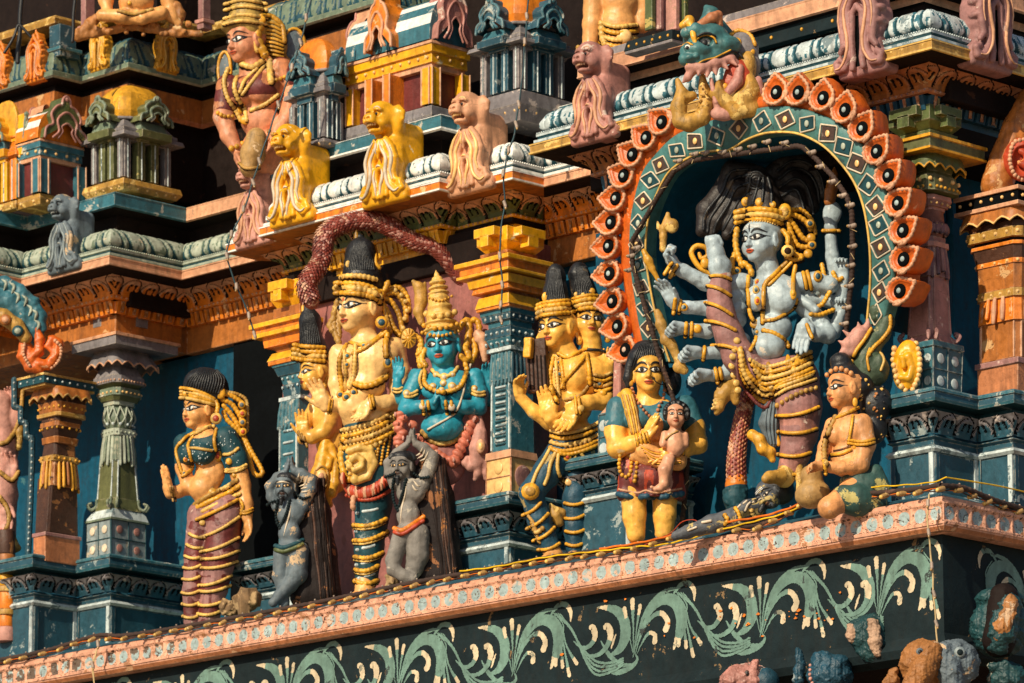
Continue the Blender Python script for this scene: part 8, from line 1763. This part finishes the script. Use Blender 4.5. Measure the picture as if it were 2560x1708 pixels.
f.drape(m,[bvc,bv],[(650,36),(672,34),(700,58),(708,100)],7,'gold',.4,4,.1);f.gem(m,[bvc],650,46,12,'gold');f.tube(m,[(646,60,26),(640,90,26),(652,120,22),(660,134,20)],12,'gold',8,6,.25);f.tube(m,[(630,76,30),(634,104,30),(640,124,26)],7,'gold_pale',8,5)
m.build('crown_band',cr)
for x,y,r,h_,yw in ((730,108,30,46,24),(556,168,19,47,-30)):
    S = Sdf(2.4);f.ell(S,x,y,-34,(r,10,h_),yw,4,0,3);ed,bve = f.put(S,'ear_disc','slate');m = MB();f.drape(m,[bve],[(x + (r - 3) * math.cos(a),y + (h_ - 3) * math.sin(a)) for a in np.linspace(0,6.28,18,endpoint=False)],4.5,'gold',.3,4,.15,closed=True,dd=-34);m.build('rim',ed)
f = Fig(634,436,T_of(-6.45,-.62),'drum','ochre barrel drum between the hands of the upper drummer','drum');S = Sdf(2.4);f.limb(S,[(640,344,0,26),(632,384,2,31),(624,420,4,24)],8);dm,bvd = f.put(S,'shell','clay');m = MB();f.drape(m,[bvd],[(598,408),(616,422),(648,420)],4,'ochre',.3,3,.2);m.build('rim',dm)
# ---------------------------------------------------------------- cut off figures at the edges of the picture
f = Fig(20,1330,T_of(-9.6,-.1),'edge_statue','pink statue at the left edge, mostly cut off, with two hands showing','statue');S = Sdf(2.6)
f.limb(S,[(-10,1010,-10,34),(-6,1120,-8,44),(0,1240,-6,40),(6,1340,-6,34)],14);f.limb(S,[(-30,1160,0,18),(10,1188,10,16),(28,1200,14,13)],6);f.hand(S,(26,1208,16),(.0,.2,1),(-.4,.9,0),44,(8,20,14),1,3,(.4,.8));f.limb(S,[(-20,1280,4,16),(10,1262,14,14)],6);f.hand(S,(14,1264,18),(.1,.2,-1),(-.4,.9,0),42,(8,12,10),1,3,(.4,.8));f.ell(S,30,1050,-2,(22,18,34),0,0,0,6);f.hand(S,(24,1020,-8),(-.1,.2,1),(-.4,.9,0),30,(10,20,16),1,3,(.4,.8));bd,bv = f.put(S,'body','pink');m = MB()
for p in ([(0,1110),(20,1100),(44,1050),(50,980)],[(0,1240),(20,1270),(26,1300),(12,1340)],[(0,1180),(30,1200),(46,1180)]): f.drape(m,[bv],p,6,'ochre',.4,4,.2,dd=6)
m.build('jewellery',f.o);S = Sdf(2.6);f.limb(S,[(44,1040,4,7),(44,1080,6,11),(42,1120,8,9)],5);f.limb(S,[(30,1340,4,10),(44,1370,6,9),(30,1380,6,7)],5);f.put(S,'staff','ochre')
f = Fig(335,66,T_of(-8.35,-.75),'cross_legged_statue','orange cross legged statue cut by the top edge at the left','statue');S = Sdf(2.6)
f.ell(S,342,-30,0,(46,40,60),0,0,0,12);f.ell(S,340,6,10,(44,40,34),0,0,0,10);f.limb(S,[(380,40,8,20),(310,42,30,17),(256,40,22,15)],8);f.limb(S,[(300,44,6,20),(360,48,36,15),(404,34,24,18)],8);f.limb(S,[(270,-60,-6,20),(264,0,4,18),(268,24,14,14)],8);f.limb(S,[(408,-60,-6,20),(420,0,0,18),(430,40,4,16),(446,60,4,10)],8);bd,bv = f.put(S,'body','skin_orange');m = MB();f.gem(m,[bv],326,10,6,'gold',None);f.drape(m,[bv],[(300,30),(340,38),(384,26)],5,'ochre',.3,3,.2);m.build('jewellery',f.o)
S = Sdf(2.8);f.limb(S,[(200,84,0,12),(226,62,0,15),(240,44,0,12)],6);f.limb(S,[(440,16,2,15),(450,36,2,13),(444,62,2,9)],6);f.limb(S,[(196,92,-2,13),(330,66,-2,8),(440,84,-2,10),(500,84,-4,9)],6)
for i in range(26): f.ell(S,196 + i * 11,rnd.uniform(58,88),6,(rnd.uniform(4,9),) * 3,0,0,0,3)
f.put(S,'carved_seat','seat_orange',rough=1.6)
f = Fig(1500,230,T_of(-3.35,-.80),'belted_statue','ochre statue torso with a gold belt and long arm, cut by the top edge','statue');S = Sdf(2.6)
f.ell(S,1550,0,6,(50,42,54),0,0,0,12);f.limb(S,[(1545,60,0,48),(1545,160,-4,46),(1540,260,-8,40)],12);f.limb(S,[(1486,-60,4,26),(1482,60,10,25),(1474,120,14,19),(1470,145,16,17)],8);f.hand(S,(1468,150,16),(.2,.2,-1),(.6,.5,0),40,(20,30,20),1,3,(.4,.8));f.limb(S,[(1610,-40,0,24),(1606,60,0,22)],8);bd,bv = f.put(S,'body','skin_orange');m = MB()
for i,y in enumerate((62,78,96,112)): f.drape(m,[bv],[(1502,y - 6),(1540,y + 6),(1592,y)],6,'gold' if i % 2 else 'gold_pale',.4,3,.25)
f.beads(m,[bv],[(1446,118),(1470,126),(1492,120)],8,'ochre',1.8);f.gem(m,[bv],1560,92,20,'skin_pale');f.drape(m,[bv],[(1504,60),(1506,90),(1512,110)],9,'gold_pale',.4,3,.2);m.build('belt',f.o)
# ---------------------------------------------------------------- broken beast heads below the painted panel
BG = 'beast heads under the painted panel'
def beast(x,y,uv,lb,cols,r,spec):
    f = Fig(x,y,T_of(*uv),'beast_head',lb,'carving',BG);S = Sdf(2.6);spec(f,S);bd,bv = f.put(S,'head',cols[0],rough=2.6);return f,bv
def sp(f,S): f.ell(S,2182,1592,0,(56,50,58),0,0,0,10);f.ell(S,2188,1620,10,(44,40,44),0,0,0,10);f.ell(S,2136,1580,14,(20,18,32),0,0,0,8);f.limb(S,[(2180,1556,46,15),(2184,1600,54,16),(2190,1626,48,13)],6)
f,bv = beast(2185,1650,(-1.0,.12),'dark teal beast snout with a bare pinkish ridge left of the panel corner',('monster_teal',),50,sp)
S = Sdf(2.6);f.limb(S,[(2180,1556,48,15),(2184,1600,56,16),(2190,1628,49,13)],6);f.put(S,'bare_patch','bare_plaster',rough=2.6);S = Sdf(2.6);f.ell(S,2132,1582,18,(18,16,28),0,0,0,4);f.put(S,'bare_patch','bare_plaster',rough=2.6)
def sp(f,S): f.ell(S,2500,1570,0,(74,60,76),0,0,0,10);f.ell(S,2500,1500,10,(60,50,30),0,0,0,10);f.limb(S,[(2516,1510,50,34),(2500,1580,60,36),(2492,1606,54,30)],6)
f,bv = beast(2500,1640,(.10,-.35),'largest teal beast snout with a long bare orange patch at the right edge',('monster_teal',),70,sp)
S = Sdf(2.6);f.limb(S,[(2520,1506,62,24),(2500,1570,74,26),(2492,1588,70,22)],5);f.put(S,'bare_patch','bare_orange',rough=2.6);S = Sdf(2.6);f.limb(S,[(2508,1495,40,38),(2494,1600,40,42)],5);f.put(S,'dark_rim','dark_brown')
def sp(f,S): f.ell(S,2076,1690,0,(58,50,52),0,0,0,10);f.ell(S,2056,1650,14,(28,24,22),0,0,0,8);f.ell(S,2096,1660,22,(26,22,24),0,0,0,8);f.limb(S,[(1996,1700,0,14),(2002,1660,0,12),(1996,1628,0,8)],6)
f,bv = beast(2076,1740,(-1.2,.2),'blue beast head with a raised horn, at the bottom edge',('monster_blue',),50,sp);m = MB();f.beads(m,[bv],[(2026,1664),(2024,1690),(2030,1706)],5,'pink',2);m.build('tooth',f.o)
def sp(f,S): f.ell(S,2310,1660,0,(60,52,60),0,0,0,12);f.limb(S,[(2330,1624,30,24),(2306,1670,48,30),(2280,1710,50,30)],8);f.limb(S,[(2236,1700,10,12),(2216,1708,10,10),(2236,1680,10,11)],6)
f,bv = beast(2300,1740,(-.15,.2),'orange beast head with a small round eye beside the hanging wire',('bare_orange',),60,sp);m = MB();f.gem(m,[bv],2298,1628,10,'slate','black');m.build('eye',f.o)
def sp(f,S): f.ell(S,2392,1660,-10,(60,52,60),0,0,0,12);f.limb(S,[(2360,1630,24,26),(2372,1680,36,30),(2380,1720,36,30)],8)
f,bv = beast(2400,1740,(.0,.0),'grey blue beast head with a ringed eye right of the hanging wire',('slate',),60,sp);m = MB();f.gem(m,[bv],2398,1630,15,'slate_light','charcoal');f.gem(m,[bv],2398,1630,9,'black',None,1,40);m.build('eye',f.o)
def sp(f,S): f.ell(S,1868,1710,0,(70,52,50),0,0,0,10);f.limb(S,[(1882,1680,34,18),(1888,1656,34,9)],6);f.ell(S,1830,1700,30,(26,20,22),0,0,0,8)
f,bv = beast(1868,1745,(-1.75,.2),'pink crested beast head, lowest left of the row at the bottom edge',('rose',),60,sp);S = Sdf(2.6);f.ell(S,1914,1704,22,(34,30,36),0,0,0,8);f.put(S,'cheek','monster_blue');m = MB();f.gem(m,[bv],1866,1682,7,'umber','black',1.3);m.build('eye',f.o)
def sp(f,S): f.ell(S,2520,1700,0,(50,40,44),0,0,0,10);f.limb(S,[(2480,1668,20,12),(2510,1664,24,13),(2540,1680,24,12)],8)
beast(2520,1745,(.3,-.5),'teal beast brow with pale rim at the bottom right corner',('monster_teal',),50,sp)
# ---------------------------------------------------------------- pieces cut by the left and right edges
f = Fig(60,900,T_of(-9.05,.02),'foliage_arch','teal leafy arch with a dotted tan band and red scroll end at the left edge','arch');S = Sdf(2.6)
ar = [(-30,745,0,34),(20,760,0,33),(58,790,0,30),(84,826,0,24),(98,858,0,16)];f.limb(S,ar,6);f.limb(S,[(-30,706,10,14),(8,708,10,18),(44,728,10,18),(78,758,10,18),(98,792,10,17),(104,822,10,12)],6)
lf,bvl = f.put(S,'leaf_band','teal_light',rough=1.6);m = MB()
for x,y in ((10,704),(30,712),(42,736),(62,744),(74,768),(88,780),(94,806)): f.drape(m,[bvl],[(x - 8,y - 6),(x + 4,y + 4),(x - 2,y + 22)],4,'sage_light',.3,3,0,taper=True)
m.build('leaf_edge',lf);S = Sdf(2.6);f.limb(S,[(-30,780,30,20),(10,792,30,20),(44,816,30,19),(66,846,30,16)],4);bn,bvn = f.put(S,'dotted_band','ochre');m = MB();f.gem(m,[bvn],17,800,15,'orange_brown','peach');f.gem(m,[bvn],48,828,15,'teal_dark','sage_light');m.build('disc',bn)
S = Sdf(2.4);f.limb(S,[(92,824,16,9),(100,850,18,12),(98,880,20,13),(78,900,20,14),(72,868,20,10)],5);f.limb(S,[(98,910,22,14),(124,912,20,13),(142,886,18,13),(148,860,16,12),(130,848,18,10),(122,866,20,8),(132,876,22,7)],4);f.limb(S,[(62,856,22,12),(58,890,22,13),(74,918,22,12),(100,924,20,12)],5);rd,bvr = f.put(S,'scroll_end','petal',rough=1.2);m = MB();f.beads(m,[bvr],[(140,852),(154,868),(150,900),(132,920)],5,'peach',1.6,.3);f.beads(m,[bvr],[(66,850),(62,884),(78,914)],5,'peach',1.6,.3);m.build('scallop_edge',rd)
f = Fig(2540,470,T_of(-.05,-1.15),'arch_end','orange arch springer with a red scroll over the black dotted capital at the right edge','arch');S = Sdf(2.8);f.limb(S,[(2492,462,0,40),(2520,392,-4,40),(2552,320,-10,40),(2590,250,-14,40)],10);f.limb(S,[(2466,470,10,12),(2486,400,10,12),(2520,320,6,12),(2560,250,0,12)],6);f.put(S,'springer','orange_brown',rough=1.0);S = Sdf(2.4);f.ell(S,2552,400,36,(46,30,56),0,0,0,4);f.ell(S,2556,402,58,(30,20,38),0,0,0,3,True);f.limb(S,[(2550,380,50,9),(2566,390,50,10),(2560,415,50,10),(2546,410,52,8)],3);sc_,bvq = f.put(S,'scroll','red',rough=1.0);m = MB();f.beads(m,[bvq],[(2556,350),(2530,360),(2520,400),(2530,436),(2550,450)],6,'peach',1.7,.3);m.build('scallop_edge',sc_)
for xl,xc,xr,y0,y1,mt,lb in ((112,150,196,112,58,'teal','blue stepped plinth at the top edge, left of the slim black rod'),(196,214,240,60,-40,'mauve','mauve post at the top edge left of the cross legged statue'),(490,508,530,44,-40,'mauve','mauve post at the top edge between the cross legged statue and the drummer')):
    S = Stack(T_of(-8.9,-.9) if xl < 300 else T_of(-8.0,-1.3));w_ = xr - xl;S.sec('shaft',y0,y1,(xl + w_ * .1,xc,xr - w_ * .1),mt);S.sec('base',y0 + 10,y0,(xl - 6,xc,xr + 6),'teal_light' if mt == 'teal' else 'pink');S.sec('base',y0 + 26,y0 + 10,(xl,xc,xr),mt);S.build('post',lb,'post')
# ---------------------------------------------------------------- rope of bulbs along the ledge, loose wires, hanging cords
def cord(name,label,cat,pts,T,r,mat,clips=(),group=None,clipmat='plug',end=False):
    """pts in photo pixels on the upright plane at T; r in pixels"""
    f = Fig(pts[-1][0],pts[-1][1],T,name,label,cat,group);P = resample(smoothpts(np.array([(x,y,(q[0] if q else 0)) for x,y,*q in pts],float),6),5)
    m = MB();w_ = np.sin(np.arange(len(P)) * .35) * .8;m.tube(f.w(np.array([f.L(x + a,y,d) for (x,y,d),a in zip(P,w_)])),r * f.k,mat,6)
    if r < 2: m.tube(f.w(np.array([f.L(x - a + 2.2,y,d + 1) for (x,y,d),a in zip(P,w_)])),r * .8 * f.k,mat,6)
    m.build('cord',f.o)
    for y in clips:
        i = int(np.argmin(np.abs(P[:,1] - y)));x,d = P[i,0],P[i,2];m = MB();a = rnd.uniform(-3,3)
        f.tube(m,[(x - 1,y - 7,d + 4),(x + 1 + a,y + 5,d + 6)],4.6,clipmat,7,2);f.tube(m,[(x + 1 + a,y + 5,d + 6),(x + a * 1.6,y + 10,d + 7)],3.0,'bulb' if clipmat == 'plug' else clipmat,7,2);m.build('clip',f.o)
    return f
rp = [(-40,1656),(0,1650),(120,1626),(240,1590),(300,1590),(400,1577),(520,1556),(650,1533),(800,1505),(930,1478),(1060,1452),(1200,1427),(1330,1402),(1440,1385),(1560,1370),(1640,1352),(1720,1328),(1800,1318),(1880,1315),(1930,1300),(1990,1268),(2050,1232),(2110,1234),(2200,1232),(2300,1222),(2345,1214)]
P_ = resample(smoothpts(np.array(rp,float),6),4.0);V = np.array([onv(x,y,.012) for x,y in P_])
q_ = [(2345,1214),(2400,1218),(2440,1232),(2490,1252),(2570,1277)]
V2 = np.array([onu(x,y,.012) for x,y in resample(smoothpts(np.array(q_,float),6),4.0)][2:])
lt = root('string_light','brown rope with small amber bulbs running along the top of the pink ledge','string lights',V.mean(0));m = MB();A_ = np.concatenate([V,V2]);m.tube(A_,.0175 + .0018 * np.sin(np.arange(len(A_)) * 1.7),'rope',8);m.build('rope',lt)
m = MB()
for a_,mt in ((0,'rope'),(1,'wire_orange'),(2,'rope')): m.tube(A_[::3] + np.array([[0,-.004 - .004 * a_,-.016 - .007 * a_ + .007 * math.sin(i * .9 + a_ * 2)] for i in range(len(A_[::3]))]),.0036 if a_ == 1 else .005,mt,5)
m.build('wire',lt)
i = 6
while i < len(A_) - 4:
    p = A_[i];m = MB();dr = np.array([-.25 + rnd.uniform(-.3,.3),-1,-.35 + rnd.uniform(-.2,.2)]);dr /= np.linalg.norm(dr);c = p + np.array([rnd.uniform(-.01,.01),-.012,-.022])
    m.tube([c - dr * .012,c + dr * .022],.0185,'bulb',8);m.tube([c + dr * .022,c + dr * .034],.015,'bulb',8);m.ball(c + dr * .040,.0145,'gold_pale',8);m.ball(p + [0,-.006,.020],.007,'plug',6);m.build('bulb',lt);i += int(rnd.uniform(10,12.5))
def loose(label,pts,v,r,mat,name='loose_wire'):
    P = resample(smoothpts(np.array(pts,float),6),5.0);m = MB();m.tube(np.array([onv(x,y + math.sin(i * .6) * .8,v) for i,(x,y) in enumerate(P)]),r,mat,6);m.build(name,None,label,'wire')
loose('yellow wire lying over the rope of bulbs from the three headed statue to the pot',[(1150,1428),(1240,1417),(1373,1392),(1506,1377),(1590,1367),(1650,1363),(1750,1340),(1825,1319),(1900,1300),(1960,1284),(2010,1262)],.035,.0058,'wire_yellow')
loose('thick orange wire above the yellow one, in front of the mother',[(1500,1372),(1570,1362),(1650,1346),(1730,1322),(1800,1308),(1900,1292),(1970,1272),(2030,1246)],.030,.0075,'wire_orange')
loose('thin red wire looping up beside the fallen dark statue',[(1612,1362),(1640,1350),(1680,1330),(1706,1304),(1730,1300),(1744,1306),(1736,1322)],.03,.0032,'red')
loose('thin orange and yellow wire in front of the green cloth at the corner',[(2120,1228),(2180,1218),(2260,1213),(2330,1206),(2366,1194)],.0,.0050,'wire_yellow')
P = resample(smoothpts(np.array([(2366,1194),(2430,1204),(2500,1216),(2570,1232)],float),6),5.0);m = MB();m.tube(np.array([onu(x,y,-.02) for x,y in P]),.0058,'wire_yellow',6);m.build('loose_wire',None,'yellow wire running right from the ledge corner','wire')
CG = 'hanging cords with clips'
cord('hanging_cord','blue cord with white clips hanging past the drummer to the yellow pillar','cord',[(772,-40),(766,0),(745,90),(720,173),(692,250),(670,316),(643,400),(606,522),(580,575),(567,620),(566,650),(592,720),(620,784),(636,838)],T_of(-6.3,.12),2.2,'wire_blue',(32,96,160,256,400,455,522,585,640,717,790,838),CG)
cord('hanging_cord','blue cord with white clips hanging over the middle cornice to the teal pillar','cord',[(1322,-40),(1320,0),(1312,110),(1305,200),(1296,260),(1286,330),(1270,380),(1259,440),(1262,500),(1252,580),(1250,640),(1256,720),(1251,792)],T_of(-4.2,.10),2.2,'wire_blue',(30,95,255,308,372,432,510,640,712,762,800),CG)
cord('hanging_cord','short dark cord with white clips on the panel below the crowned statue','cord',[(972,1478),(966,1500),(970,1560),(974,1620),(977,1720)],T_of(-5.5,.10),2.2,'wire_blue',(1476,1508,1592),CG)
cord('hanging_cord','cream cord with pinkish clips hanging down the panel corner','cord',[(2332,1240),(2327,1290),(2330,1350),(2336,1420),(2339,1500),(2344,1580),(2349,1720)],T_of(.02,.06),2.4,'wire_cream',(1262,1335,1418,1488,1562,1640),CG)
cord('hanging_cord','thin cream cord with two grey clips at the lower left of the ledge','cord',[(246,1600),(236,1640),(230,1668),(236,1720)],T_of(-8.1,.06),1.6,'wire_cream',(1612,1664),CG)
cord('electric_cable','thick black cable hanging at the top left corner','cable',[(50,-30),(48,60),(44,156)],T_of(-9.2,.2),6,'black',());cord('electric_cable','black forked cable crossing the thick one at the top left','cable',[(12,132),(36,90),(46,62),(60,74),(76,92)],T_of(-9.15,.25),4,'black',());cord('electric_cable','slim black rod right of the thick cable at the top left','cable',[(186,-30),(183,40),(181,104)],T_of(-8.9,.2),4.5,'black',())
